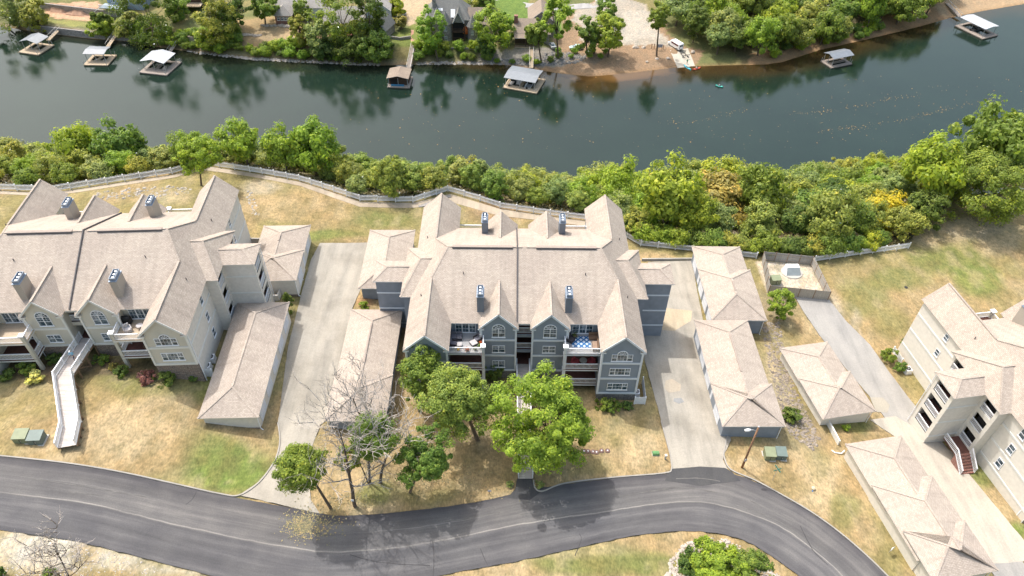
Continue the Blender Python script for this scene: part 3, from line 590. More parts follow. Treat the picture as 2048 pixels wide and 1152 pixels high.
# ------------------------------------------------------------------ apartment buildings
EV = 9.7; FL = (1.15, 4.2, 7.25)
def solid(o, th=.2, rim=1):
    md = o.modifiers.new('thickness', 'SOLIDIFY'); md.thickness = th; md.offset = -1; md.material_offset_rim = rim; md.material_offset = 0; md.use_quality_normals = True
def weld(me):
    b = bmesh.new(); b.from_mesh(me); bmesh.ops.remove_doubles(b, verts=b.verts, dist=.002); bmesh.ops.recalc_face_normals(b, faces=b.faces)
    up = sum(f.normal.z*f.calc_area() for f in b.faces)
    if up < 0: bmesh.ops.reverse_faces(b, faces=b.faces)
    b.to_mesh(me); b.free(); return me
def roof_part(name, faces, mat, parent, th=.2, trim=None, key=None):
    mb = MB()
    for f in faces: mb.poly(f)
    o = mb.build(name, [mat, trim or MT['trim_b']], parent); weld(o.data); solid(o, th); return o
WIN = {}
def window_mesh(kind, w, h):
    """frame and glazing bars facing -Y, centred in x, sill at z=0, wall plane at y=0"""
    k = (kind, w, h)
    if k in WIN: return WIN[k]
    fr = MB(); gl = MB(); t = .065; p = .07
    arch = kind in ('arch', 'triple_arch')
    fr.box(-w/2, w/2, -p, 0, 0, t); fr.box(-w/2, -w/2+t, -p, 0, t, h-t); fr.box(w/2-t, w/2, -p, 0, t, h-t); fr.box(-w/2, w/2, -p, 0, h-t, h)
    fr.box(-w/2-.06, w/2+.06, -p-.05, 0, -.08, 0)
    gl.poly([(-w/2+t, -.03, t), (w/2-t, -.03, t), (w/2-t, -.03, h-t), (-w/2+t, -.03, h-t)])
    def bars(x0, x1, z0, z1, nx, nz, b=.016):
        for i in range(1, nx): x = x0+(x1-x0)*i/nx; fr.box(x-b/2, x+b/2, -.05, -.02, z0, z1)
        for i in range(1, nz): z = z0+(z1-z0)*i/nz; fr.box(x0, x1, -.052, -.018, z-b/2, z+b/2)
    if kind in ('double', 'arch'):
        fr.box(-.045, .045, -p, 0, t, h-t); fr.box(-w/2+t, w/2-t, -.062, 0, h/2-.03, h/2+.03)
        for s in (-1, 1): bars(min(0, s*(w/2-t)), max(0, s*(w/2-t)), h/2, h-t, 2, 2)
    elif kind == 'door':
        for x in (-w/6, w/6): fr.box(x-.06, x+.06, -p, 0, t, h-t)
        for i in range(3): bars(-w/2+w*i/3, -w/2+w*(i+1)/3, t, h-t, 2, 3, .016)
    elif kind == 'single': fr.box(-w/2+t, w/2-t, -.062, 0, h/2-.04, h/2+.04)
    else:
        for s in (-1, 1):
            x = s*w*.24; fr.box(x-.04, x+.04, -p, 0, t, h-t); xa, xb = sorted((x, s*(w/2-t))); fr.box(xa, xb, -.062, 0, h/2-.04, h/2+.04); bars(xa, xb, h/2, h-t, 2, 2)
        bars(-w*.24, w*.24, t, h-t, 3, 2)
    if arch:
        r = w/2 if kind == 'arch' else w*.26; n = 12; zc = h
        hz = r if kind == 'triple_arch' else r*.98
        for i in range(n):
            a0 = math.pi*i/n; a1 = math.pi*(i+1)/n; q = []
            for rr, aa in ((1, a0), (1, a1), (1-.1/r, a1), (1-.1/r, a0)): q.append((math.cos(aa)*r*rr, zc+math.sin(aa)*hz*rr))
            fr.poly([(x, -p, z) for x, z in q]); fr.poly([(q[0][0], 0, q[0][1]), (q[1][0], 0, q[1][1]), (q[1][0], -p, q[1][1]), (q[0][0], -p, q[0][1])])
            gl.poly([(0, -.03, zc), (q[3][0], -.03, q[3][1]), (q[2][0], -.03, q[2][1])])
        for i in range(1, 5):
            a = math.pi*i/5; fr.beam((0, -.04, zc), (math.cos(a)*r*.95, -.04, zc+math.sin(a)*hz*.95), .035, .035)
        n2 = 8
        for i in range(n2):
            a0 = math.pi*i/n2; a1 = math.pi*(i+1)/n2; fr.beam((math.cos(a0)*r*.5, -.04, zc+math.sin(a0)*hz*.5), (math.cos(a1)*r*.5, -.04, zc+math.sin(a1)*hz*.5), .03, .03)
    WIN[k] = (fr.mesh('window', [MT['trim']]), gl.mesh('pane', [MT['glass']])); return WIN[k]
def window(parent, x, y, z, ang, kind, w, h):
    f, g = window_mesh(kind, w, h); o = link('window' if kind != 'door' else 'glass_door', f, parent, (x, y, z), ang); link('pane', g, o); return o
def rail_mesh(mb, a, b, h=1.05, sp=.155, mi=0):
    a = Vector(a); b = Vector(b); L = (b-a).length; up = Vector((0, 0, 1))
    mb.beam(a+up*(h-.05), b+up*(h-.05), .13, .10, mi); mb.beam(a+up*.12, b+up*.12, .07, .08, mi)
    n = max(2, int(L/sp))
    for i in range(n+1):
        p = a+(b-a)*(i/n); mb.box(p.x-.025, p.x+.025, p.y-.025, p.y+.025, p.z+.12, p.z+h-.08, mi)
def railing(parent, pts, name='railing', mat=None, h=1.05, sp=.155):
    mb = MB()
    for a, b in zip(pts[:-1], pts[1:]): rail_mesh(mb, a, b, h, sp)
    return mb.build(name, mat or MT['trim'], parent)
def apartment(label, loc, rz, st):
    root = thing('apartment_building', label, 'apartment building', loc, rz, 'three matching apartment buildings')
    W, SW, TR = st['wall'], st['side'], st['trim']; WE = .962; SL = .485
    gb = -5.
    # ---- roof
    for s in (-1, 1):
        X = lambda x: s*x
        E = EV; rz_ = E+4.79; wz = E+2.8; bz = E+2.68
        JS, JN = (X(12.48), -4.107, wz), (X(12.48), 4.107, wz); RE = (X(10.41), 0, rz_)
        faces = [[(X(15.39), -14.76, E), (X(15.39), 14.85, E), (X(12.48), 14.85, wz), JN, RE, JS, (X(12.48), -14.76, wz)]]
        for q, ye, yb, J in ((-1, -14.76, -10.89, JS), (1, 14.85, 10.76, JN)):
            V = (X(9.57), q*9.88, E); JB = (X(3.38), q*4.354, bz)
            faces.append([(X(12.48), ye, wz), J, V, (X(9.57), ye, E)])
            faces.append([(0, 0, rz_), RE, J, V, (X(5.996), q*9.88, E), JB, (X(.764), q*9.88, E), (0, q*9.88, E)])
            faces.append([(X(3.38), yb, bz), JB, (X(5.996), q*9.88, E), (X(5.996), yb, E)])
            faces.append([(X(3.38), yb, bz), JB, (X(.764), q*9.88, E), (X(.764), yb, E)])
        roof_part('roof', faces, MT['roof'], root, .22, TR)
        # cross hip and stair tower roof
        cz = E+2.58; k = 1-2.58/WE/15.39
        xw = 15.39-2.58/WE; CE = (X(14.31), .03, cz)
        roof_part('side_roof', [[(X(16.82), -5.07, E), (X(16.82), 5.21, E), CE], [(X(16.82), -5.07, E), CE, (X(xw), .03, cz), (X(15.39), -5.07, E)], [(X(16.82), 5.21, E), CE, (X(xw), .03, cz), (X(15.39), 5.21, E)]], MT['roof'], root, .2, TR)
        tz_ = E+.9; TE = (X(19.1), .13, tz_); xt = 16.82-.9*(16.82-14.31)/2.58
        roof_part('tower_roof', [[(X(21.), -2.07, E), (X(21.), 2.33, E), TE], [(X(21.), -2.07, E), TE, (X(xt), .13, tz_), (X(16.82), -2.07, E)], [(X(21.), 2.33, E), TE, (X(xt), .13, tz_), (X(16.82), 2.33, E)]], MT['roof'], root, .2, TR)
        # ridge caps and vents
        mb = MB(); up = .04
        for a, b in (((X(.3), 0, rz_+up), (X(10.2), 0, rz_+up)), ((X(12.48), -14.7, wz+up), (X(12.48), -4.2, wz+up)), ((X(12.48), 14.8, wz+up), (X(12.48), 4.2, wz+up)), ((X(3.38), -10.85, bz+up), (X(3.38), -4.4, bz+up)), ((X(3.38), 10.7, bz+up), (X(3.38), 4.4, bz+up)), (RE, JS), (RE, JN), ((X(xt), .13, tz_+up), TE), (CE, (X(16.82), -5.07, E)), (CE, (X(16.82), 5.21, E)), (TE, (X(21.), -2.07, E)), (TE, (X(21.), 2.33, E)), ((X(xw), .03, cz+up), CE)):
            mb.beam(a, b, .26, .035)
        mb.build('ridge_caps', MT['roof'], root, kind='stuff')
        mb = MB(); mb.box(min(X(1.6), X(9.8)), max(X(1.6), X(9.8)), -.26, .2, rz_-.02, rz_+.13); mb.build('ridge_vent', [MT['ridge']], root)
        mb = MB(); mb.box(min(X(1.6), X(9.8)), max(X(1.6), X(9.8)), -.33, -.265, rz_-.12, rz_+.05); mb.build('ridge_vent_slot', [MT['flash']], root)
        for (vx, vy) in ((13.9, 5.7), (13.7, -6.5), (8.2, -3.6)):
            zz = E+(WE*(15.39-vx) if vx > 12.5 else SL*(9.88-abs(vy)))
            mb = MB(); mb.tube([(X(vx), vy, zz-.1), (X(vx), vy, zz+.38)], [.06, .06], 6); mb.build('vent_pipe', MT['flash'], root)
        # ---- chimneys
        for (cx, cy, L, top, base) in ((5.78, -8.47, 1.95, 3.35, .5), (5.63, 6.75, 1.95, 3.5, .9)):
            w = .44
            c = MB(); c.box(X(cx)-w, X(cx)+w, cy, cy+L, E+base-.4, E+top); co = c.build('chimney', st['chim'], root)
            c = MB(); a, b, z0 = .36, .12, E+top
            c.box(X(cx)-w-.05, X(cx)+w+.05, cy-.05, cy+L+.05, z0, z0+.10); hh = .42
            c.box(X(cx)-a, X(cx)-a+.05, cy+.1, cy+L-.1, z0+.1, z0+.1+hh); c.box(X(cx)+a-.05, X(cx)+a, cy+.1, cy+L-.1, z0+.1, z0+.1+hh)
            c.box(X(cx)-a+.05, X(cx)+a-.05, cy+.1, cy+.15, z0+.1, z0+.1+hh); c.box(X(cx)-a+.05, X(cx)+a-.05, cy+L-.15, cy+L-.1, z0+.1, z0+.1+hh)
            c.build('chimney_cap', MT['cap_metal'], co)
            for i in range(3):
                c = MB(); yy = cy+.42+i*(L-.84)/2; c.tube([(X(cx), yy, z0+.1), (X(cx), yy, z0+.36)], [.13, .13], 10); c.tube([(X(cx), yy, z0+.36), (X(cx), yy, z0+.44)], [.17, .15], 10); c.build('flue', MT['flue'], co)
    # expansion joint over the roof
    mb = MB(); jx = st['joint']
    for a, b in (((jx, -9.8, EV+.16), (jx, 0, EV+4.79+.13)), ((jx, 0, EV+4.79+.13), (jx, 9.8, EV+.16))): mb.beam(a, b, .14, .16)
    mb.build('roof_joint', MT['flash'], root)
    # ---- walls: one closed outline
    def wallstrip(pts, z0, z1, mat, name):
        m_ = MB()
        for a, b in zip(pts[:-1], pts[1:]): m_.poly([(a[0], a[1], z0), (b[0], b[1], z0), (b[0], b[1], z1), (a[0], a[1], z1)])
        o = m_.build(name, mat, root); return o
    top = EV-.02
    stz = st['stone_top']
    for s in (-1, 1):
        X = lambda x: s*x
        front = [(X(.0), -5.2), (X(1.1), -5.2), (X(1.1), -10.54), (X(5.65), -10.54), (X(5.65), -9.25), (X(9.92), -9.25), (X(9.92), -14.4), (X(15.04), -14.4)]
        side = [(X(15.04), -14.4), (X(15.04), -4.72), (X(16.47), -4.72)]
        side2 = [(X(16.47), 4.86), (X(15.04), 4.86), (X(15.04), 14.5)]
        back = [(X(15.04), 14.5), (X(9.92), 14.5), (X(9.92), 9.25), (X(5.65), 9.25), (X(5.65), 10.4), (X(1.1), 10.4), (X(1.1), 9.0), (0, 9.0)]
        if s < 0: pass
        for nm, pts, mt in (('front_wall', front, W), ('side_wall', side, SW), ('side_wall', side2, SW), ('rear_wall', back, W)):
            wallstrip(pts if s > 0 else pts[::-1], gb, top, mt, nm)
        # gable ends
        g = MB()
        for cx, hw, yy, rzv in ((12.48, 2.56, -14.4, 2.8), (12.48, 2.56, 14.5, 2.8), (3.38, 2.275, -10.54, 2.68), (3.38, 2.275, 10.4, 2.68)):
            sl = rzv/(hw+.35); g.poly([(X(cx)-hw, yy, top), (X(cx)+hw, yy, top), (X(cx)+hw, yy, EV+sl*.35-.2), (X(cx), yy, EV+rzv-.2), (X(cx)-hw, yy, EV+sl*.35-.2)])
        g.each('gable', W, root)
        # barge boards and short eave returns on the visible gables
        for cx, hw, yy, rzv in ((12.48, 2.91, -14.76, 2.8), (3.38, 2.616, -10.89, 2.68)):
            b = MB()
            for q in (-1, 1):
                b.beam((X(cx), yy+.02, EV+rzv-.12), (X(cx)+q*hw*.86, yy+.02, EV+rzv*.14-.12), .06, .26)
            b.each('barge_board', TR, root)
            for q in (-1, 1):
                r = MB(); x0 = X(cx)+q*hw; x1 = X(cx)+q*(hw-.75); xa, xb = min(x0, x1), max(x0, x1)
                r.poly([(xa, yy-.02, EV-.02), (xb, yy-.02, EV-.02), (xb, yy+.4, EV+.30), (xa, yy+.4, EV+.30)]); r.box(xa, xb, yy-.02, yy+.4, EV-.22, EV-.03, 1)
                r.build('eave_return', [MT['roof'], TR], root)
        # stone base and bands
        b = MB()
        for x0, x1, y in ((1.1, 5.65, -10.54), (9.92, 15.04, -14.4)): xa, xb = sorted((X(x0), X(x1))); b.box(xa-.04, xb+.04, y-.05, y+.3, gb, stz-.1)
        b.each('stone_base', st['stone'], root)
        for zf in FL:
            if zf < stz-.2: continue
            b = MB()
            for x0, x1, y in ((1.1, 5.65, -10.54), (9.92, 15.04, -14.4)): xa, xb = sorted((X(x0), X(x1))); b.box(xa-.07, xb+.07, y-.08, y-.002, zf-.16, zf+.16)
            xs = sorted((X(15.04)-s*.002, X(15.04)+s*.07))
            b.box(xs[0], xs[1], -14.3, -4.8, zf-.14, zf+.14); b.box(xs[0], xs[1], 4.95, 14.4, zf-.14, zf+.14)
            b.each('band_board', TR, root)
        b = MB()
        for x, y in ((1.1, -10.54), (5.65, -10.54), (9.92, -14.4), (15.04, -14.4)): b.box(X(x)-.13, X(x)+.13, y-.10, y+.13, max(stz, -1.)-.1, EV-.24)
        b.each('corner_board', TR, root)
        b = MB(); b.tube([(X(15.2), -14.2, EV-.25), (X(15.2), -14.2, gb+3)], [.06, .06], 6); b.tube([(X(6.02), -10.75, EV-.2), (X(5.8), -10.7, EV-.7), (X(5.8), -10.7, gb+3)], [.055]*3, 6); b.each('downspout', MT['trim'], root)
        # windows
        window(root, X(3.38), -10.545, 7.85, 0, 'arch', 1.72, 1.62)
        window(root, X(12.48), -14.405, 7.72, 0, 'triple_arch', 2.7, 1.25)
        for zf in FL[:2]:
            if zf < stz-.2: continue
            window(root, X(3.38), -10.545, zf+.62, 0, 'double', 1.72, 1.35); window(root, X(12.48), -14.405, zf+.75, 0, 'triple', 2.7, 1.35)
        for zf in FL:
            window(root, X(7.78), -9.255, zf+.12, 0, 'door', 2.7, 2.1); window(root, X(7.78), 9.255, zf+.12, math.pi, 'door', 2.7, 2.1)
            window(root, X(15.045), -7.6, zf+.8, s*math.pi/2, 'single', .95, 1.4)
            if zf > 4: window(root, X(15.045), 8.4, zf+.8, s*math.pi/2, 'single', .8, 1.1)
        # ---- decks with railings, posts
        for q, yo, yw, yb in ((-1, -12.95, -9.25, -10.54), (1, 12.5, 9.25, 10.4)):
            for i, zf in enumerate(FL):
                if q < 0 and zf < stz-.2: continue
                d = MB(); xa, xb = sorted((X(5.25), X(9.91))); ya, yb2 = sorted((yo-q*.0, yw)); d.box(xa, xb, ya, yb2, zf-.30, zf-.06, 1); d.box(xa, xb, ya, yb2, zf-.06, zf, 0)
                d.build('deck', [st['deck'] if i == 2 else MT['redbrown'], TR], root)
                railing(root, [(X(9.85), yo+(-q)*.12, zf), (X(5.36), yo+(-q)*.12, zf), (X(5.36), yb+q*.1, zf)])
            p = MB(); p.box(X(5.36)-.2, X(5.36)+.2, min(yo-q*.02, yo-q*.42), max(yo-q*.02, yo-q*.42), gb, 8.45); p.build('deck_post', W if st['post_wall'] else TR, root)
            p = MB(); yc = yo-q*.22; p.box(X(5.36)-.33, X(5.36)+.33, yc-.33, yc+.33, 8.45, 8.62); p.build('post_cap', MT['white_p'], root)
        # ---- stair tower, open landings
        sgn = s; tx0, tx1, ty0, ty1 = 16.47, 20.65, -1.72, 1.98
        t_ = MB()
        def cells(u0, u1, z0, z1, holes, f):
            us = sorted({u0, u1, *[h[0] for h in holes], *[h[1] for h in holes]}); zs = sorted({z0, z1, *[h[2] for h in holes], *[h[3] for h in holes]})
            for a, b in zip(us[:-1], us[1:]):
                for c, d in zip(zs[:-1], zs[1:]):
                    if not any(h[0] <= (a+b)/2 <= h[1] and h[2] <= (c+d)/2 <= h[3] for h in holes): t_.poly([f(a, c), f(b, c), f(b, d), f(a, d)])
            for h in holes:
                for a, b in (((h[0], h[2]), (h[1], h[2])), ((h[1], h[2]), (h[1], h[3])), ((h[1], h[3]), (h[0], h[3])), ((h[0], h[3]), (h[0], h[2]))):
                    p0, p1 = Vector(f(*a)), Vector(f(*b)); inn = Vector((-sgn*.3, 0, 0)); t_.poly([p0, p1, p1+inn, p0+inn])
        th = [(ty0+.55, ty1-.55, zf, zf+2.35) for zf in FL]
        cells(ty0, ty1, gb, top, th, lambda u, z: (X(tx1), u, z))
        for yy in (ty0, ty1): t_.poly([(X(tx0), yy, gb), (X(tx1), yy, gb), (X(tx1), yy, top), (X(tx0), yy, top)])
        h2 = [(-4.2, -2.15, zf, zf+2.3) for zf in FL]; h3 = [(2.4, 4.4, zf, zf+2.3) for zf in FL]
        cells(-4.72, ty0, gb, top, h2, lambda u, z: (X(tx0), u, z)); cells(ty1, 4.86, gb, top, h3, lambda u, z: (X(tx0), u, z))
        t_.build('stair_tower', SW, root)
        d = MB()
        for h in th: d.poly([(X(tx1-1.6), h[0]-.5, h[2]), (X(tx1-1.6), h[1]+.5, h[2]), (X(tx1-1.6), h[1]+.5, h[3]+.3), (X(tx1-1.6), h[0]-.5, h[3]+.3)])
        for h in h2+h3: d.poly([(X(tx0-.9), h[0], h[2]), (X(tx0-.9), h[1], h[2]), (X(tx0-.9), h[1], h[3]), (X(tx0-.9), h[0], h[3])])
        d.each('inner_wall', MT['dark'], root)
        d = MB()
        for zf in FL: xa, xb = sorted((X(tx0+.05), X(tx1-.02))); d.box(xa, xb, ty0+.05, ty1-.05, zf-.2, zf); xa, xb = sorted((X(tx0-.85), X(tx0-.02))); d.box(xa, xb, -4.6, -1.9, zf-.2, zf-.005); d.box(xa, xb, 2.1, 4.7, zf-.2, zf-.005)
        d.each('landing', MT['redbrown'], root)
        for zf in FL:
            railing(root, [(X(tx1-.12), ty0+.55, zf), (X(tx1-.12), ty1-.55, zf)]); railing(root, [(X(tx0-.1), -4.2, zf), (X(tx0-.1), -2.15, zf)]); railing(root, [(X(tx0-.1), 2.4, zf), (X(tx0-.1), 4.4, zf)])
            b = MB()
            for yy in (ty0, ty1):
                o = -.06 if yy < 0 else .06; ya, yb2 = sorted((yy+(.002 if o > 0 else -.002), yy+o)); xa, xb = sorted((X(tx0), X(tx1))); b.box(xa, xb, ya, yb2, zf-.13, zf+.10)
            b.each('band_board', TR, root)
        b = MB(); b.tube([(X(tx1+.1), ty1+.1, top-.2), (X(tx1+.1), ty1+.1, gb+3)], [.06, .06], 6); b.each('downspout', MT['trim'], root)
    # ---- entrance stair hall between the bays
    for q in (-1,):
        for i, zf in enumerate(FL):
            d = MB(); d.box(-1.09, 1.09, -9.4, -5.21, zf-.25, zf); d.build('landing', MT['redbrown'], root)
            if zf > stz+1: 
                railing(root, [(-1.05, -9.2, zf), (1.05, -9.2, zf)]); d = MB(); d.box(-1.09, 1.09, -9.5, -9.405, zf-.55, zf+.02); d.build('landing_fascia', W, root)
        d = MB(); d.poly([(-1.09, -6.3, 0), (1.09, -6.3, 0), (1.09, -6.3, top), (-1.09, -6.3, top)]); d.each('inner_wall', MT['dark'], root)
        d = MB(); d.box(-1.09, 1.09, -9.7, -9.5, EV-.45, EV-.2); d.build('stair_header', TR, root)
    return root
C_POS = (2.4, 76.33, -.56)
common = dict(joint=-1.0)
B_MID = apartment('blue grey three storey apartment building with tan shingle roof in the middle of the photo', (2.25, 75.67, 0), 0, dict(wall=MT['wall_blue'], side=MT['stucco_blue'], trim=MT['trim_b'], stone=MT['stone_g'], stone_top=1.15, chim=MT['chim_b'], deck=MT['deck_grey'], joint=-.98, post_wall=False))
B_LEFT = apartment('beige apartment building cut by the left edge, with a white ramp to its entrance', (-54.92, 73.50, 3.9), math.radians(3.2), dict(wall=MT['wall_beige'], side=MT['stucco_beige'], trim=MT['trim_c'], stone=MT['stone'], stone_top=4.2, chim=MT['chim_t'], deck=MT['deck_tan'], joint=-.2, post_wall=True))
B_RIGHT = apartment('cream apartment building cut by the right edge, its stair tower facing the grey drive', (75.83, 61.04, -2.26), math.radians(8.63), dict(wall=MT['wall_beige'], side=MT['stucco_tan'], trim=MT['trim_c'], stone=MT['stone'], stone_top=1.15, chim=MT['chim_t'], deck=MT['redbrown'], joint=0., post_wall=True))

# ------------------------------------------------------------------ garages
def garage(label, edge, zs, W, side, wall, trim, doors, hips=None, slope=.42, group='garages along the drives'):
    zm = sum(zs)/len(zs); P = [PZ(*q, zs[min(i, len(zs)-1)] if i < len(zs) else zs[-1])[:2] for i, q in enumerate(edge)]
    a, b = P[0], P[-1]; d = (b-a)/np.hypot(*(b-a)); rot = math.atan2(d[1], d[0])+math.pi/2     # local -Y runs along d
    base = a; Z0 = tz(*(a+b)/2) if False else min(zs)-2.75
    root = thing('garage', label, 'garage', (base[0], base[1], Z0), rot, group)
    ts = [float(np.dot(p-a, d)) for p in P]; n = len(zs); xo = (0, W) if side == 'W' else (-W, 0); x0, x1 = xo; xm = W/2*(1 if side == 'W' else -1)
    for i in range(n):
        yN, yS = -ts[i], -ts[i+1]; z = zs[i]-Z0; rise = slope*W/2; hN = hS = W/2
        lowN = i > 0 and zs[i-1] < zs[i]; extS = i < n-1 and zs[i+1] > zs[i]
        if extS: yS -= 3.4
        j = .12 if i % 2 else 0; xa, xb = x0-j, x1+j
        rN = (xm, yN-hN*.98, z+rise); rS = (xm, yS if extS else yS+hS*.98, z+rise)
        NW, NE, SE, SW = (xa, yN, z), (xb, yN, z), (xb, yS, z), (xa, yS, z)
        fs = [[NW, NE, rN], [NE, SE, rS, rN], [SW, NW, rN, rS]]
        if not extS: fs.append([SE, SW, rS])
        roof_part('roof', fs, MT['roof_g'], root, .2, trim)
        c = MB(); u = .05
        for p, q in ((rN, rS), (NW, rN), (NE, rN))+(() if extS else ((SW, rS), (SE, rS))): c.beam((p[0], p[1], p[2]+u*.6), (q[0], q[1], q[2]+u*.6), .24, .03)
        c.build('ridge_caps', MT['roof_g'], root, kind='stuff')
        o = .42; w_ = MB(); w_.prism([(xa+o, yS+(o if not extS else 0)), (xb-o, yS+(o if not extS else 0)), (xb-o, yN-o), (xa+o, yN-o)], -1.6, z-.02); w_.build('wall', wall, root)
        f = MB(); f.box(xa+o-.05, xb-o+.05, yS+o-.05, yS+o+.2, -1.65, .15) if not extS else None
        if not extS: f.build('foundation', MT['stone'], root)
        L = abs(yS-yN); k = max(1, int((L-1.4)/3.1)); dx = (xb-o) if doors == 'E' else (xa+o); s = 1 if doors == 'E' else -1
        for q in range(k):
            yc = yN-.7-(L-1.4)*(q+.5)/k; g = MB()
            for r in range(4): xs = sorted((dx+s*.002, dx+s*(.05 if r % 2 else .065))); g.box(xs[0], xs[1], yc-1.22, yc+1.22, .12+r*.53, .12+r*.53+.515)
            g.build('garage_door', MT['door_w'], root)
        # downspout
        t = MB(); t.tube([((xb-.05), yS+.2, z-.1), (xb-.35, yS+.3, z-.5), (xb-.35, yS+.3, .1), (xb-.05, yS+.15, 0)], [.05]*4, 6); t.build('downspout', MT['trim'], root)
        if len(zs) > 1 and i < 2:
            v = MB(); v.box(xm-.12, xm+.12, yS+W/2+.6, yN-W/2-.6, z+rise+.02, z+rise+.13) if (yN-yS) > W+2 else None
            if v.f: v.build('ridge_vent', MT['ridge'], root)
    return root
G_B, G_BL, G_T = MT['stucco_beige'], MT['stucco_blue'], MT['stucco_tan']
garage('long beige garage beside the left driveway, nearest the beige building', [(579.5,604),(517,835)], [6.0], 7.35, 'E', G_B, MT['trim_c'], 'E')
garage('short two step garage behind the beige building at the top of the left driveway', [(622,450),(606,499),(591,561)], [5.2,5.8], 7.5, 'E', G_B, MT['trim_c'], 'E')
garage('garage with hipped roof tucked behind the left side of the blue grey building', [(740,459.7),(715.5,577)], [3.0], 7.45, 'W', G_BL, MT['trim_b'], 'W')
garage('long garage behind the bare tree, between left driveway and blue grey building', [(703,618.5),(670,748),(650,842)], [3.5,3.75], 7.45, 'W', G_BL, MT['trim_b'], 'W')
garage('rear garage of the right driveway row, close to the white fence', [(1383,492),(1396.5,538),(1425,640)], [.9,1.5], 8.0, 'W', G_BL, MT['trim_b'], 'W')
garage('front garage of the right driveway row, its end facing the utility pole', [(1388,640),(1424,767),(1446.5,853)], [2.0,2.6], 7.9, 'W', G_BL, MT['trim_b'], 'W')
garage('small two step garage beside the grey drive, below the small yellow green tree', [(1558.5,696),(1598.5,756),(1647,838.5)], [.3,.75], 7.5, 'W', G_T, MT['trim_c'], 'E')
garage('long stepped garage row at the lower right corner beside the pale concrete', [(1690,888),(1743.5,969),(1803.5,1061.5),(1868,1165)], [1.3,1.8,2.3], 7.8, 'W', G_T, MT['trim_c'], 'E')

# ------------------------------------------------------------------ wooden entrance ramps
def walkway(label, pts, w, board):
    pts = [np.array(p, float) for p in pts]; o0 = pts[-1]; root = thing('entrance_ramp', label, 'ramp', (o0[0], o0[1], tz(o0[0], o0[1])), 0, 'raised entrance ramps'); off = Vector((o0[0], o0[1], tz(o0[0], o0[1])))
    n = len(pts); L = []; R = []
    for i in range(n):
        d1 = (pts[i]-pts[i-1])[:2] if i else (pts[1]-pts[0])[:2]; d2 = (pts[i+1]-pts[i])[:2] if i < n-1 else d1
        d1 = d1/np.hypot(*d1); d2 = d2/np.hypot(*d2); m_ = d1+d2; m_ = m_/np.hypot(*m_); nn = np.array([-m_[1], m_[0]]); k = 1/max(.5, float(np.dot(m_, d1)))
        L.append(Vector((*(pts[i][:2]+nn*w/2*k), pts[i][2]))-off); R.append(Vector((*(pts[i][:2]-nn*w/2*k), pts[i][2]))-off)
    for i in range(n-1):
        a, b, c, d = R[i], R[i+1], L[i+1], L[i]; ln = ((b+c)/2-(a+d)/2).length; k = int(ln/.2); boards = MB()
        for j in range(k):
            t0 = j/k; t1 = (j+.93)/k; q = [a.lerp(b, t0), a.lerp(b, t1), d.lerp(c, t1), d.lerp(c, t0)]; dz = Vector((0, 0, .05)); boards.poly(q)
            for e in range(4): boards.poly([q[e], q[e]-dz, q[(e+1) % 4]-dz, q[(e+1) % 4]])
        boards.build('deck_boards', board, root, kind='stuff')
        f = MB(); f.beam(a-Vector((0, 0, .2)), b-Vector((0, 0, .2)), .08, .28); f.beam(d-Vector((0, 0, .2)), c-Vector((0, 0, .2)), .08, .28); f.each('joist', MT['post'], root)
        for p, q in ((R[i], R[i+1]), (L[i], L[i+1])):
            ll = (q-p).length; kk = max(1, round(ll/2.4))
            for j in range(kk):
                a_, b_ = p.lerp(q, j/kk), p.lerp(q, (j+1)/kk); railing(root, [a_, b_], h=1.05, sp=.14)
                ps = MB(); ps.box(a_.x-.07, a_.x+.07, a_.y-.07, a_.y+.07, a_.z-.1, a_.z+1.12); ps.build('rail_post', MT['white_p'], root)
        for t in (.15, .5, .85):
            for p, q in ((R[i], R[i+1]), (L[i], L[i+1])):
                s = p.lerp(q, t); gz = tz(s.x+off.x, s.y+off.y)-off.z-.3
                if s.z-gz > .5:
                    ps = MB(); ps.box(s.x-.08, s.x+.08, s.y-.08, s.y+.08, gz, s.z-.3); ps.build('support_post', MT['post'], root)
                if s.z-gz > 1.6 and t == .5:
                    e = p.lerp(q, .78); ps = MB(); ps.beam((s.x, s.y, gz+.5), (e.x, e.y, e.z-.4), .07, .12); ps.build('brace', MT['post'], root)
    return root
def lw(lx, ly, lz, ob): return np.array(ob.matrix_basis @ Vector((lx, ly, lz)))
s0 = lw(0, -9.45, 4.2, B_LEFT); zb = s0[2]
RAMP_L = [s0, PZ(129, 752, zb), PZ(144, 848, zb), PZ(134, 893, zb)]
walkway('white railed wooden ramp zigzagging from the beige building down to the road', RAMP_L, 1.95, MT['wood_p'])
e1 = PZ(1051, 957, 1.2); s1 = lw(0, -9.45, 1.15, B_MID)
walkway('straight wooden ramp partly hidden by the big green tree, leading to the blue grey building', [s1, e1], 1.75, MT['wood_p'])

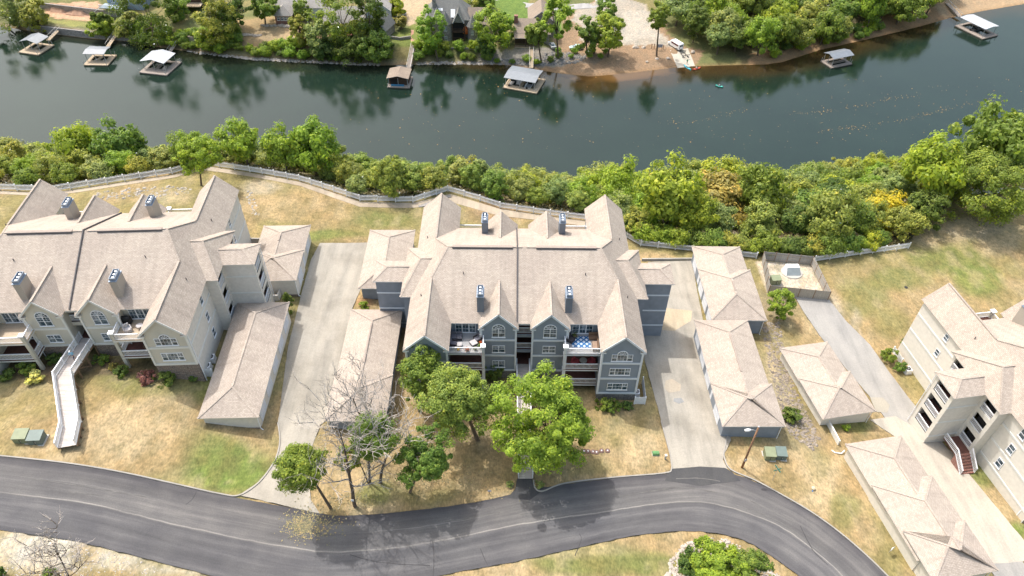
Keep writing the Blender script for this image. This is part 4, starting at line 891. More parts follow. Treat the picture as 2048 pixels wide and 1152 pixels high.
# ------------------------------------------------------------------ white picket fences
def panel_mesh(L, h=1.25):
    mb = MB(); mb.box(0, L, -.03, .03, .25, .34); mb.box(0, L, -.03, .03, h-.28, h-.19); n = int(L/.17)
    for i in range(n): x = (i+.5)*L/n; mb.box(x-.05, x+.05, .03, .05, .08, h)
    return mb.mesh('panel', [MT['trim']])
PANEL = panel_mesh(2.7); _pm = MB(); _pm.box(-.07, .07, -.07, .07, -.2, 1.36); _pm.box(-.085, .085, -.085, .085, 1.361, 1.40); POST = _pm.mesh('post', [MT['white_p']])
def picket_fence(label, px, end=True):
    w = [PT(*q) for q in px]; root = thing('picket_fence', label, 'fence', tuple(w[0]), 0, 'white picket fences on the bluff'); o = Vector(w[0])
    for a, b in zip(w[:-1], w[1:]):
        L = math.hypot(b[0]-a[0], b[1]-a[1]); k = max(1, round(L/2.7))
        for j in range(k):
            p = a+(b-a)*j/k; q = a+(b-a)*(j+1)/k; p[2] = tz(p[0], p[1]); q[2] = tz(q[0], q[1]); v = Vector(p); d = Vector(q)-v; link('post', POST, root, v-o)
            pn = link('panel', PANEL, root); X = d; up = Vector((0, 0, 1)); Yv = up.cross(Vector((d.x, d.y, 0)).normalized()); M = Matrix.Identity(4)
            for r in range(3): M[r][0] = X[r]/2.7; M[r][1] = Yv[r]; M[r][2] = up[r]; M[r][3] = (v-o)[r]
            pn.matrix_local = M
    link('post', POST, root, Vector(w[-1])-o)
picket_fence('long white picket fence winding along the top of the bluff behind the buildings', FENCE_PX)
picket_fence('short white picket fence running right from the wooden yard below the yellow tree', FENCE2_PX)
picket_fence('white picket fence behind the big tree at the right edge', FENCE3_PX)

# ------------------------------------------------------------------ fenced utility yard
def yard():
    c = [PT(1523.4, 520), PT(1621, 529.6), PT(1655, 600), PT(1535, 588)]; root = thing('wooden_yard_fence', 'tall grey wooden fence enclosing the pebbly utility yard', 'fence', tuple(c[3])); o = Vector(c[3])
    wm = planks('fence_boards_grey', (.34, .325, .30), .16, .12, 'X'); wt = planks('fence_boards_tan', (.40, .36, .305), .16, .08, 'X')
    for i, (a, b) in enumerate(((0, 1), (1, 2), (2, 3), (3, 0))):
        A, B = Vector(c[a]), Vector(c[b]); L = (B-A).length; k = max(2, round(L/2.3))
        for j in range(k):
            p = A.lerp(B, j/k); q = A.lerp(B, (j+1)/k); p.z = tz(p.x, p.y)-.1; q.z = tz(q.x, q.y)-.1
            m_ = MB(); nb = 12
            for t in range(nb): s = p.lerp(q, (t+.5)/nb); e0 = p.lerp(q, t/nb); e1_ = p.lerp(q, (t+.97)/nb); m_.beam(e0-o+Vector((0, 0, 1.0)), e1_-o+Vector((0, 0, 1.0)), .03, 1.95+random.Random(t+j*9).uniform(-.04, .04))
            m_.build('fence_panel', wm if i != 2 else wt, root)
            pm = MB(); pm.box(-.06, .06, -.06, .06, -.2, 2.05); pm.build('post', MT['post'], root, loc=p-o)
            r = MB()
            inw = Vector((-(q-p).y, (q-p).x, 0)).normalized()*(-.06)
            for zz in (.45, 1.6): r.beam(p-o+Vector((0, 0, zz))+inw, q-o+Vector((0, 0, zz))+inw, .05, .09)
            r.each('rail', MT['wood'], root)
yard()
def boxthing(name, label, cat, px, size, rz, mat, lid=None, build=None, group=None):
    p = PT(*px); r = thing(name, label, cat, (p[0], p[1], p[2]), rz, group); w, d, h = size
    m_ = MB(); m_.box(-w/2, w/2, -d/2, d/2, -.05, h*.86); m_.build('body', mat, r)
    m_ = MB(); m_.poly([(-w/2-.05, -d/2-.05, h*.86), (w/2+.05, -d/2-.05, h*.86), (w/2+.05, d/2+.05, h), (-w/2-.05, d/2+.05, h)]); m_.box(-w/2-.04, w/2+.04, -d/2-.04, d/2+.04, h*.80, h*.855)
    m_.poly([(-w/2-.05, d/2+.05, h), (w/2+.05, d/2+.05, h), (w/2+.05, d/2+.05, h*.8), (-w/2-.05, d/2+.05, h*.8)]); m_.poly([(-w/2-.05, -d/2-.05, h*.86), (-w/2-.05, d/2+.05, h), (-w/2-.05, d/2+.05, h*.8)]); m_.poly([(w/2+.05, -d/2-.05, h*.86), (w/2+.05, d/2+.05, h*.8), (w/2+.05, d/2+.05, h)])
    m_.build('lid', lid or mat, r, kind='stuff')
    m_ = MB(); m_.box(-w/2-.15, w/2+.15, -d/2-.15, d/2+.15, -.2, .04); m_.build('pad', MT['conc'], r)
    m_ = MB(); m_.box(-.02, .02, -d/2-.03, -d/2, .1, h*.75); m_.box(.08, .14, -d/2-.05, -d/2, h*.35, h*.5, 1); m_.build('door_seam', [MT['black'], MT['steel']], r, kind='stuff')
    return r
gU = 'green utility cabinets'
boxthing('utility_cabinet', 'pale green utility cabinet left of its darker twin, near the foot of the white ramp', 'utility box', (48,878), (1.5,1.3,1.15), .05, MT['green_box2'], group=gU)
boxthing('utility_cabinet', 'blue green utility cabinet with pale top beside the pale green one at far left', 'utility box', (77,881), (1.5,1.3,1.15), .05, MT['green_box3'], group=gU)
boxthing('utility_cabinet', 'pale green utility cabinet right of the utility pole, left of its pair', 'utility box', (1537,913), (1.25,1.3,1.2), -.05, MT['green_box2'], group=gU)
boxthing('utility_cabinet', 'blue green utility cabinet right of the utility pole, right of its pair', 'utility box', (1559,912), (1.25,1.3,1.15), -.05, MT['green_box3'], group=gU)
boxthing('utility_cabinet', 'yellow green cabinet inside the wooden yard', 'utility box', (1549,566), (1.5,1.1,1.3), .1, MT['green_box2'], group=gU)
def wellhouse():
    p = PT(1583, 545); r = thing('well_cover', 'white sloped metal cover on a round concrete pad inside the wooden yard', 'well cover', tuple(p), .02)
    m_ = MB(); m_.prism([(1.75*math.cos(a), 1.6*math.sin(a)) for a in np.linspace(0, 2*math.pi, 25)[:-1]], -.3, .14); m_.build('pad', MT['conc'], r)
    m_ = MB(); w, d, h = 1.15, .95, 1.2; b = [(-w, -d), (w, -d), (w, d), (-w, d)]; t = [(-w*.92, -d*.1), (w*.92, -d*.1), (w*.92, d*.85), (-w*.92, d*.85)]
    m_.poly([(*q, h) for q in t]); 
    for i in (1, 2, 3): m_.poly([(*b[i], .141), (*b[(i+1) % 4], .141), (*t[(i+1) % 4], h), (*t[i], h)])
    m_.build('cover', MT['white_p'], r); m_ = MB(); m_.poly([(*b[0], .141), (*b[1], .141), (*t[1], h), (*t[0], h)]); m_.build('hatch', metalroof('hatch_grey', (.30, .34, .35), .18), r)
wellhouse()
def acunit(label, px, s=.8, rz=0., h=.8):
    p = PT(*px); r = thing('air_conditioner', label, 'air conditioner', tuple(p), rz, 'outdoor air conditioning units')
    m_ = MB(); m_.box(-s/2, s/2, -s/2, s/2, .06, h); m_.build('case', MT['white_p'], r); m_ = MB(); m_.tube([(0, 0, h+.002), (0, 0, h+.03)], [s*.42, s*.42], 14); m_.build('fan_grille', MT['black'], r)
    m_ = MB()
    for i in range(5):
        a = i*2*math.pi/5; m_.beam((0, 0, h+.045), (math.cos(a)*s*.38, math.sin(a)*s*.38, h+.045), .05, .02)
    m_.tube([(0, 0, h+.03), (0, 0, h+.07)], [s*.1, s*.1], 8); m_.build('fan', MT['steel'], r, kind='stuff'); m_ = MB(); m_.box(-s/2-.1, s/2+.1, -s/2-.1, s/2+.1, -.2, .055); m_.build('pad', MT['conc'], r)
acunit('white air conditioner nearer the beige building corner, closest to the white gate', (416,738), .95, .1); acunit('white air conditioner further back along the beige building side wall', (424,721), .95, .1)
acunit('air conditioner behind the white screen at the right edge', (2043,1003), .95, .3); acunit('air conditioner on the lawn side of the cream building, beside leafy shrubs', (1813,744), .9, .2)
acunit('air conditioner behind the white gate of the blue grey building', (1272,790), .8, 0); acunit('air conditioner by the tan wall end beside the left driveway', (541,606), .85, 0)
def screen(label, pxs, h=1.5):
    w = [Vector(PT(*q)) for q in pxs]; r = thing('screen_fence', label, 'fence', tuple(w[0]), 0, 'white screen fences')
    for a, b in zip(w[:-1], w[1:]):
        m_ = MB(); n = max(4, int((b-a).length/.16))
        for i in range(n): p = a.lerp(b, (i+.05)/n)-w[0]; q = a.lerp(b, (i+.95)/n)-w[0]; m_.beam(p+Vector((0, 0, h/2)), q+Vector((0, 0, h/2)), .03, h)
        m_.build('panel', MT['trim'], r, kind='stuff')
    for p in w: m_ = MB(); m_.box(-.07, .07, -.07, .07, -.2, h+.08); m_.build('post', MT['white_p'], r, loc=p-w[0])
screen('white board gate between beige building corner and long garage', [(402,753),(428,753)]); screen('white screen fence at the front right corner of the blue grey building', [(1268,808),(1289,808),(1284,768)]); screen('white screen hiding air conditioners at the right edge', [(2003,985),(2034,1030),(2060,1026)], 1.6)
screen('small white screen at the side wall of the cream building', [(1784,704),(1800,728)], 1.2)
def wallstub(label, pxs, h, mat, t=.18):
    w = [Vector(PT(*q)) for q in pxs]; r = thing('retaining_wall', label, 'wall', tuple(w[0]))
    m_ = MB()
    for a, b in zip(w[:-1], w[1:]): m_.beam(a-w[0]+Vector((0, 0, h/2-.2)), b-w[0]+Vector((0, 0, h/2-.2)), t, h+.4)
    m_.each('wall_section', mat, r)
wallstub('low tan wall stub beside the left driveway below the short garage', [(535,601),(557,601),(562,590)], 1.1, MT['stucco_beige']); wallstub('low concrete edging wall across the back end of the right driveway', [(1283,521),(1384,520)], .45, MT['conc'])
wallstub('low white wall strip between the two garages beside the grey drive', [(1652,845),(1676,890)], .9, MT['trim_c']); wallstub('pale concrete divider wall at the back of the left lawn', [(500,488),(522,488)], 1.2, MT['conc'])
# ------------------------------------------------------------------ utility pole with lamp, signs, small things
def pole():
    p = PT(1484, 935); r = thing('utility_pole', 'tall brown wooden utility pole with a white lamp beside the right drive', 'utility pole', tuple(p)); h = 8.6
    m_ = MB(); m_.tube([(0, 0, -.4), (0, 0, h)], [.15, .105], 10); m_.build('pole', barkmat('pole_wood', (.30, .17, .10)), r, smooth=True)
    a = MB(); a.tube([(0, 0, h-.9), (-.5, 0, h-.6), (-.85, 0, h-.62)], [.035]*3, 6); am = a.build('lamp_arm', MT['steel'], r)
    b = MB(); b.tube([(-.75, 0, h-.60), (-1.05, 0, h-.66), (-1.45, 0, h-.74), (-1.5, 0, h-.75)], [.08, .2, .15, .04], 10); b.build('lamp_head', MT['white_p'], am, smooth=True)
    c = MB(); c.tube([(0, 0, h), (0, 0, h+.06)], [.12, .10], 10); c.build('pole_cap', MT['steel'], r); d = MB(); d.box(-.13, .13, -.2, -.1, 1.6, 2.1); d.build('meter_box', MT['steel'], r)
pole()
def streetsign():
    p = PT(1545, 960); r = thing('street_sign', 'green crossed street name sign on a thin post beside the curving road', 'street sign', tuple(p), .35)
    m_ = MB(); m_.tube([(0, 0, -.3), (0, 0, 2.55)], [.035, .035], 6); m_.build('post', MT['steel'], r)
    gm = plain('sign_green', (.02, .19, .15), .5, .1, 3, .4)
    for k, (a, z) in enumerate(((0, 2.3), (math.pi/2, 2.52))): m_ = MB(); m_.box(-.55, .55, -.015, .015, -.1, .1); m_.build('sign_blade', gm, r, loc=(0, 0, z), rz=a)
streetsign()
def smallsign():
    p = PT(979, 988); r = thing('yard_sign', 'small grey sign on a short post at the lawn edge left of the ramp', 'sign', tuple(p)); m_ = MB(); m_.box(-.04, .04, -.03, .03, -.1, .6); m_.build('post', MT['post'], r); m_ = MB(); m_.box(-.2, .2, -.05, -.03, .6, .9); m_.build('plate', plain('sign_plate', (.35, .37, .45), .5), r)
smallsign()
def pedestal(label, px, w, h, mat, lay=False):
    p = PT(*px); r = thing('cable_pedestal', label, 'cable box', tuple(p)); m_ = MB()
    if lay:
        n = 8; pr = [(-.28, 0), (-.28, .28), (-.2, .4), (0, .46), (.2, .4), (.28, .28), (.28, 0)]
        for a, b in zip(pr[:-1], pr[1:]): m_.poly([(-w/2, a[0], a[1]), (w/2, a[0], a[1]), (w/2, b[0], b[1]), (-w/2, b[0], b[1])])
        m_.poly([(-w/2, a, b) for a, b in pr]); m_.poly([(w/2, a, b) for a, b in reversed(pr)])
        m_.build('hood', mat, r); m_ = MB(); m_.box(-w/2-.06, w/2+.06, -.34, .34, -.1, .05); m_.build('base', MT['conc'], r)
    else:
        m_.box(-.1, .1, -.1, .1, -.1, h); m_.build('post', mat, r); m_ = MB(); m_.box(-.13, .13, -.13, .13, h, h+.15); m_.build('cap', MT['white_p'], r)
pedestal('small green cable hood on the lawn left of the right drive', (1311,908), .8, .4, plain('pedestal_green', (.12, .26, .10), .5), True); pedestal('thin pale cable post beside the kerb of the right drive', (1330,918), .2, .75, MT['steel'])

# ------------------------------------------------------------------ vegetation
LM = {k: leafmat('leaves_'+k, sc(c, 2.15), min(.5, tr+.08)) for k, c, tr in [('green', (.094,.131,.029), .42), ('bright', (.122,.172,.027), .45), ('yellowgreen', (.15,.182,.028), .45), ('olive', (.135,.148,.036), .35), ('cedar', (.115,.142,.032), .3), ('dark', (.058,.086,.022), .35),
      ('gold', (.245,.205,.022), .45), ('brownolive', (.155,.135,.042), .35), ('greygreen', (.125,.148,.052), .35), ('orange', (.33,.12,.05), .4), ('plum', (.13,.06,.055), .3), ('pale', (.26,.28,.12), .35)]}
BK = barkmat('bark_brown', (.13, .10, .075)); BKG = barkmat('bark_grey', (.27, .255, .245)); BKW = barkmat('bark_pale', (.42, .375, .335))
def leaf_mesh(name, pos, nrm, size, tint, asp=1.9):
    n = len(pos); rng = np.random.default_rng(n); nrm = nrm/np.linalg.norm(nrm, axis=1, keepdims=True); r = rng.normal(size=(n, 3)); a = np.cross(nrm, r); a /= np.linalg.norm(a, axis=1, keepdims=True)+1e-9; b = np.cross(nrm, a)
    s = size[:, None]; bend = nrm*s*.18; V = np.stack([pos+a*s*asp*.5, pos+b*s*.5+bend, pos-a*s*asp*.5, pos-b*s*.5+bend], 1).reshape(-1, 3)
    me = bpy.data.meshes.new(name); me.vertices.add(n*4); me.vertices.foreach_set('co', V.astype(np.float32).ravel()); me.loops.add(n*4); me.loops.foreach_set('vertex_index', np.arange(n*4, dtype=np.int32))
    me.polygons.add(n); me.polygons.foreach_set('loop_start', np.arange(0, n*4, 4, dtype=np.int32)); me.update(calc_edges=True)
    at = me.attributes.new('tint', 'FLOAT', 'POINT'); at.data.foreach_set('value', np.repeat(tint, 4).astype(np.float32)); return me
def crown_pts(seed, R, H, ncl, nlf, leaf, shape='round', cr=.30, hollow=.45):
    """leaf clumps filling a crown of radius R, height H, bottom at z=0; returns mesh arrays and clump centres"""
    g = np.random.default_rng(seed); C = []
    lob = g.normal(size=(7, 3)); lob /= np.linalg.norm(lob, axis=1, keepdims=True); la = g.uniform(-.36, .40, 7)
    while len(C) < ncl:
        d = g.normal(size=3); d /= np.linalg.norm(d)
        if shape == 'cone':
            h = g.uniform(0, 1)**1.15; rr = (1-h)**.75*(.35+.65*g.uniform()**.5)*(1+.25*g.normal()*.5); a = g.uniform(0, 2*math.pi); C.append((R*rr*math.cos(a), R*rr*math.sin(a), H*(.04+.93*h))); continue
        k = max(.55, 1+sum(la[i]*max(0, d @ lob[i])**3 for i in range(7))*1.4); r = (hollow+(1-hollow)*g.uniform()**.55)*k*(1.12 if g.uniform() < .12 else 1.)
        if shape == 'flat': z = .5+.5*d[2]*r*.85
        else: z = .5+.5*d[2]*r
        C.append((R*d[0]*r, R*d[1]*r, H*z))
    C = np.array(C); per = g.multinomial(nlf, g.dirichlet(np.ones(ncl)*6)); idx = np.repeat(np.arange(ncl), per); m_ = len(idx)
    sz = R*cr*g.uniform(.35, 1.15, ncl); off = g.normal(size=(m_, 3)); off /= np.linalg.norm(off, axis=1, keepdims=True); off *= g.uniform(size=(m_, 1))**.48; off *= np.array([1, 1, .72 if shape != 'cone' else 1.])
    P = C[idx]+off*sz[idx][:, None]; cen = np.array([0, 0, H*.42]); out = P-cen; out /= np.linalg.norm(out, axis=1, keepdims=True)+1e-9
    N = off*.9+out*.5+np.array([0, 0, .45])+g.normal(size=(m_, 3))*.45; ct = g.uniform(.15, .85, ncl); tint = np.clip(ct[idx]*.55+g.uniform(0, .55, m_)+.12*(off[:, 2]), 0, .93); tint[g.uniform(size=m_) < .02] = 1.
    return P, N, leaf*g.uniform(.6, 1.35, m_), tint, C
def limb_mesh(seed, base, fork, C, r0, mat, nl=9, lean=None, sides=7):
    g = random.Random(seed); mb = MB(); base = Vector(base); fork = Vector(fork); mid = base.lerp(fork, .5)+Vector((g.uniform(-.1, .1), g.uniform(-.1, .1), 0))*(fork-base).length*.4
    mb.tube([base-Vector((0, 0, .3)), base+Vector((0, 0, .05)), mid, fork], [r0*1.5, r0*1.1, r0*.85, r0*.7], sides)
    ids = list(range(len(C))); g.shuffle(ids)
    for i in ids[:nl]:
        c = Vector(C[i]); s = fork.lerp(base, g.uniform(0, .25)); m2 = s.lerp(c, .5)+Vector((g.uniform(-.2, .2), g.uniform(-.2, .2), .12*(c-s).length)); mb.tube([s, m2, c], [r0*.42, r0*.26, r0*.08], 5, cap=False)
    return mb.mesh('trunk', [mat], smooth=True, uv=False)
VAR = {}
def variant(kind, i):
    if (kind, i) in VAR: return VAR[(kind, i)]
    if kind == 'broad': P_ = crown_pts(100+i, 3.0, 4.6, 84, 8000, .22, 'round', .36, .3); f = 1.6; r0 = .17
    elif kind == 'tall': P_ = crown_pts(200+i, 2.4, 5.6, 84, 8000, .22, 'round', .36, .3); f = 2.2; r0 = .16
    elif kind == 'cedar': P_ = crown_pts(300+i, 2.1, 4.6, 80, 8000, .17, 'cone' if i == 3 else 'round', .36, .25); f = .8; r0 = .13
    elif kind == 'scrub': P_ = crown_pts(400+i, 1.9, 2.6, 44, 3600, .18, 'round', .46, .3); f = .5; r0 = .07
    elif kind == 'bush': P_ = crown_pts(500+i, 1.0, 1.35, 30, 1500, .17, 'round', .36, .3); f = .15; r0 = .05
    P, N, S, t, C = P_
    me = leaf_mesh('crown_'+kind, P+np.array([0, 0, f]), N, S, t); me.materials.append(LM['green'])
    top = f+ (1.2 if kind in ('broad', 'tall') else .6)
    tr = limb_mesh(i, (0, 0, 0), (0, 0, top), C+np.array([0, 0, f]), r0, BK, 8 if kind != 'bush' else 5)
    if kind == 'cedar':
        mb = MB(); mb.tube([(0, 0, -.3), (0, 0, 2.5), (0, 0, 5.4)], [.15, .1, .02], 6); tr = mb.mesh('trunk', [BK], smooth=True, uv=False)
    VAR[(kind, i)] = (me, tr, f); return VAR[(kind, i)]
def put(kind, i, loc, s, leaf, label, cat='tree', group=None, rz=0, sz=None, name=None, bark=None):
    me, tr, f = variant(kind, i); r = thing(name or ('bush' if kind in ('bush', 'scrub') else 'cedar_tree' if kind == 'cedar' else 'broadleaf_tree'), label, cat, loc, rz, group); r.scale = (s, s, s*(sz or 1))
    c = link('crown', me, r); c.material_slots[0].link = 'OBJECT'; c.material_slots[0].material = LM[leaf]; c['tinted'] = leaf; del c['tinted']
    t = link('trunk', tr, r)
    if bark: t.material_slots[0].link = 'OBJECT'; t.material_slots[0].material = bark
    return r
def hero(label, base_px, crown_px, rpx, leaf, hk=1.0, nlf=9000, lf=.24, ncl=90, seed=1, shape='round', name='broadleaf_tree', bark=None, r0=.22, cr=.25, hollow=.4, group=None, by=None, cat='tree'):
    B = PT(*base_px); d = ray(*crown_px); Y = B[1] if by is None else B[1]+by; t = Y/d[1]; X = d[0]*t; Z = CAM_Z+d[2]*t
    zc = Y*math.cos(PITCH)+(CAM_Z-Z)*math.sin(PITCH); R = rpx*zc/F_PX; H = 2*R*hk
    if seed < 900: nlf = int(nlf*2.0); lf *= .72; ncl = int(ncl*1.3); cr *= 1.0; ncl = int(ncl*1.25)
    P, N, S, tn, C = crown_pts(seed, R, H, ncl, nlf, lf, shape, cr, hollow); off = np.array([X-B[0], Y-B[1], max(Z-B[2]-H/2, .25)])
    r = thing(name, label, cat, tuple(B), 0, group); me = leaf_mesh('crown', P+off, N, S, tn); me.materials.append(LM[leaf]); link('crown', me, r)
    fk = Vector((off[0]*.7, off[1]*.7, off[2]+H*.25)); link('trunk', limb_mesh(seed, (0, 0, 0), fk, C+off, r0, bark or BK, 14), r); return r
# ---- hero trees on the lawn in front
hero('leaning green oak over the mouth of the left driveway', (661,1016), (600,928), 52, 'green', .85, 9000, .22, 90, 11, r0=.17, hollow=.25, cr=.3)
hero('small green tree right of the bare tree, standing on the lawn', (820,985), (856,918), 44, 'green', .78, 9000, .22, 100, 12, r0=.15, hollow=.2, cr=.27)
hero('upright dark green cedar in front of the blue grey building left wing', (838,822), (849,748), 44, 'green', 1.15, 11000, .2, 110, 13, r0=.16)
hero('wide grey green tree in the middle of the front lawn', (955,880), (925,795), 70, 'cedar', .8, 16000, .22, 130, 14, r0=.24, hollow=.3)
hero('large bright green tree hiding part of the straight ramp', (1100,932), (1100,842), 84, 'bright', .92, 24000, .25, 150, 15, r0=.28, hollow=.35, by=1.0)
hero('small green tree behind the bare branches', (740,965), (745,868), 46, 'green', .9, 7000, .22, 80, 16, r0=.14, hollow=.25, cr=.3)
hero('low green sapling among the bare trees', (737,968), (705,905), 26, 'green', 1., 2600, .2, 30, 17, r0=.08)
hero('bright yellow green tree on the rocky island at the bottom edge', (1436,1160), (1436,1128), 46, 'bright', .62, 11000, .22, 90, 18, r0=.12, hollow=.3)
hero('darker green tree right of the bright one on the rocky island', (1508,1165), (1502,1134), 40, 'green', .65, 8000, .2, 70, 19, r0=.12, hollow=.3)
hero('low dark green shrub left of the bright tree on the rocky island', (1398,1150), (1392,1135), 34, 'dark', .7, 4200, .2, 45, 20, r0=.06, name='bush', cat='bush')
hero('small yellow green tree beside the wooden yard', (1567,640), (1565,611), 26, 'yellowgreen', 1.2, 5200, .2, 50, 21, r0=.1)
hero('light green tree with bare lower trunk at the bend of the bluff fence', (403,371), (393,304), 44, 'bright', .75, 6500, .28, 60, 22, r0=.16, hollow=.5)
hero('large green tree reaching out over the lawn at the right edge', (1995,440), (1990,365), 72, 'green', .85, 15000, .3, 110, 23, r0=.24, by=0)
hero('cone shaped bright green shrub beside the left driveway', (577,622), (574,598), 13, 'dark', 1.3, 2600, .14, 34, 24, 'cone', name='bush', r0=.05, cat='bush'); 
# ---- bare trees
def bare_tree(label, base_px, lean, Ht, seed, r0, mat, nl=9, lo=.35, up=.25, name='bare_tree'):
    B = PT(*base_px); g = random.Random(seed); root = thing(name, label, 'tree', tuple(B)); trunk = MB(); limb = MB(); tw = MB()
    def seg(p, d, L, r, k, wob, lift, tgt, n):
        pts = [p.copy()]; rs = [r]; q = p.copy(); dd = d.normalized()
        for i in range(k):
            dd = (dd+Vector((g.uniform(-wob, wob), g.uniform(-wob, wob), g.uniform(-wob, wob)+lift))).normalized(); q = q+dd*L/k; pts.append(q.copy()); rs.append(max(r*(1-.75*(i+1)/k), .012))
        tgt.tube(pts, rs, n, cap=False); return pts, rs, dd
    tp, tr_, dd = seg(Vector((0, 0, -.25)), Vector(lean), Ht, r0, 8, .10, .02, trunk, 8)
    for i in range(nl):
        t = lo+(1-lo)*(i+.6*g.random())/nl; j = min(int(t*8), 7); f = t*8-j; p = tp[j].lerp(tp[j+1], f); r = tr_[j]; a = i*2.4+g.uniform(-.5, .5)
        L = Ht*(.56-.22*t)*g.uniform(.8, 1.2); lp, lr, ld = seg(p, Vector((math.cos(a), math.sin(a), .5+up+t*.5)), L, r*.55, 6, .16, .03, limb, 6)
        for m_ in range(5):
            j2 = g.choice((2, 3, 4, 5, 6)); d2 = (ld*.6+Vector((g.uniform(-1, 1), g.uniform(-1, 1), g.uniform(-.3, .7)))).normalized(); sp, sr, sd = seg(lp[j2], d2, L*g.uniform(.35, .6), max(lr[j2]*.7, .04), 4, .2, .02, limb, 4)
            for n_ in range(4):
                j3 = g.choice((1, 2, 3, 4)); d3 = (sd*.7+Vector((g.uniform(-1, 1), g.uniform(-1, 1), g.uniform(-.3, .6)))).normalized(); wp, wr, wd = seg(sp[j3], d3, L*g.uniform(.18, .36), .034, 3, .22, .02, tw, 3)
                for o_ in range(2): seg(wp[g.choice((1, 2, 3))], (wd+Vector((g.uniform(-.8, .8), g.uniform(-.8, .8), g.uniform(-.3, .5)))).normalized(), L*g.uniform(.1, .2), .022, 2, .2, 0, tw, 3)
    trunk.build('trunk', BK, root, smooth=True, uv=False); limb.build('limbs', mat, root, smooth=True, uv=False, kind='stuff'); tw.build('twigs', BKW, root, uv=False, kind='stuff'); return root
bare_tree('tall bare grey tree forking low, with a small white sign on its trunk', (710,1013), (-.05, .06, 1), 13.0, 5, .24, BKG, 13, .28)
bare_tree('bare tree with pale twigs reaching right over the lawn', (760,966), (.2, .0, 1), 11.5, 8, .2, BKG, 13, .3)
bare_tree('bare tree in front of the long garage end wall', (745,905), (-.03, .1, 1), 12, 21, .19, BKG, 12, .3)
bare_tree('leafless tree at the lower left corner below the road', (150,1185), (.0, .25, 1), 7.5, 33, .13, BK, 12, .1)
p = PT(710, 1013); sg = MB(); sg.box(-.16, .16, -.30, -.27, 1.65, 2.0); tag(sg.build('tree_sign', MT['white_p'], None, loc=tuple(p)), 'small white sign nailed to the tall bare tree trunk', 'sign')
# ---- shrubs
def shrub(label, px, rpx, leaf, sz=1., i=0, kind='bush', group='garden shrubs'):
    B = PT(*px); zc = B[1]*math.cos(PITCH)+(CAM_Z-B[2])*math.sin(PITCH); s = rpx*zc/F_PX/(1.0 if kind == 'bush' else 1.9); put(kind, i, tuple(B), s, leaf, label, 'bush', group, rz=i*1.3+px[0]*.1, sz=sz, name='bush')
shrub('clipped dark green shrub left of the white ramp, against the stone base', (112,722), 15, 'dark', .8, 0); shrub('green and cream variegated shrub under the left balcony', (72,762), 17, 'pale', .8, 1); shrub('dark low shrub at the far left below the balcony', (14,758), 16, 'dark', .8, 2); shrub('loose green shrub behind the variegated one', (62,745), 18, 'green', .8, 3)
shrub('round green shrub right of the ramp beside the stone base', (207,724), 13, 'green', .85, 4); shrub('clipped round dark green shrub at the foot of the right balcony post', (245,748), 15, 'dark', .9, 0); shrub('purple red shrub under the front right wing of the beige building', (298,758), 16, 'plum', .9, 2); shrub('long dark green hedge shrub below the triple window', (335,763), 21, 'dark', .62, 1); shrub('small round dark shrub at the corner of the beige building', (391,758), 11, 'dark', .8, 3)
shrub('bare brownish low shrub beside the round green shrub', (228,735), 9, 'brownolive', .8, 4); shrub('bright yellow green shrub beside the left driveway near the blue grey building', (728,614), 9, 'yellowgreen', .9, 1); shrub('tall vine like plant climbing the beige side wall', (449,640), 9, 'green', 2., 0)
shrub('dark shrub below the left bay of the blue grey building', (986,752), 24, 'dark', 1.1, 0); shrub('low green shrub below the right wing of the blue grey building', (1206,815), 14, 'green', .9, 1); shrub('bushy green shrub at the stone base beside the right wing gate', (1229,818), 14, 'green', 1.1, 2); shrub('small green shrub next to the white screen fence', (1256,816), 12, 'dark', .8, 3)
shrub('rounded dark green shrub on the rocky strip beside the right garage row', (1580,838), 20, 'dark', .75, 0); shrub('leafy green shrub in front of the cream building side screen', (1776,722), 15, 'green', 1.2, 2); shrub('second leafy shrub further along the cream building side screen', (1795,742), 12, 'green', 1.1, 3); shrub('small dark bush at the cream building rear corner', (1808,690), 9, 'dark', 1.1, 4); shrub('little bush at the kerb left of the straight ramp', (1020,972), 8, 'greygreen', .9, 0); shrub('spiky low plant at the kerb right of the straight ramp', (1079,972), 9, 'greygreen', .6, 1)
shrub('small sapling in the gap between the two garages by the grey drive', (1690,858), 8, 'bright', 1., 1); shrub('tiny green shrub at the tan wall stub', (580,628), 6, 'green', .8, 2); shrub('round bright green bush beyond the bluff fence bend', (964,384), 17, 'bright', 1., 0); shrub('second bright green bush just beyond the bluff fence', (990,401), 13, 'bright', 1., 1); shrub('low dark bush at the bottom left corner', (5,1150), 12, 'dark', 1.3, 3); shrub('green bush at the foot of the leafless tree', (100,1150), 13, 'green', .8, 4)
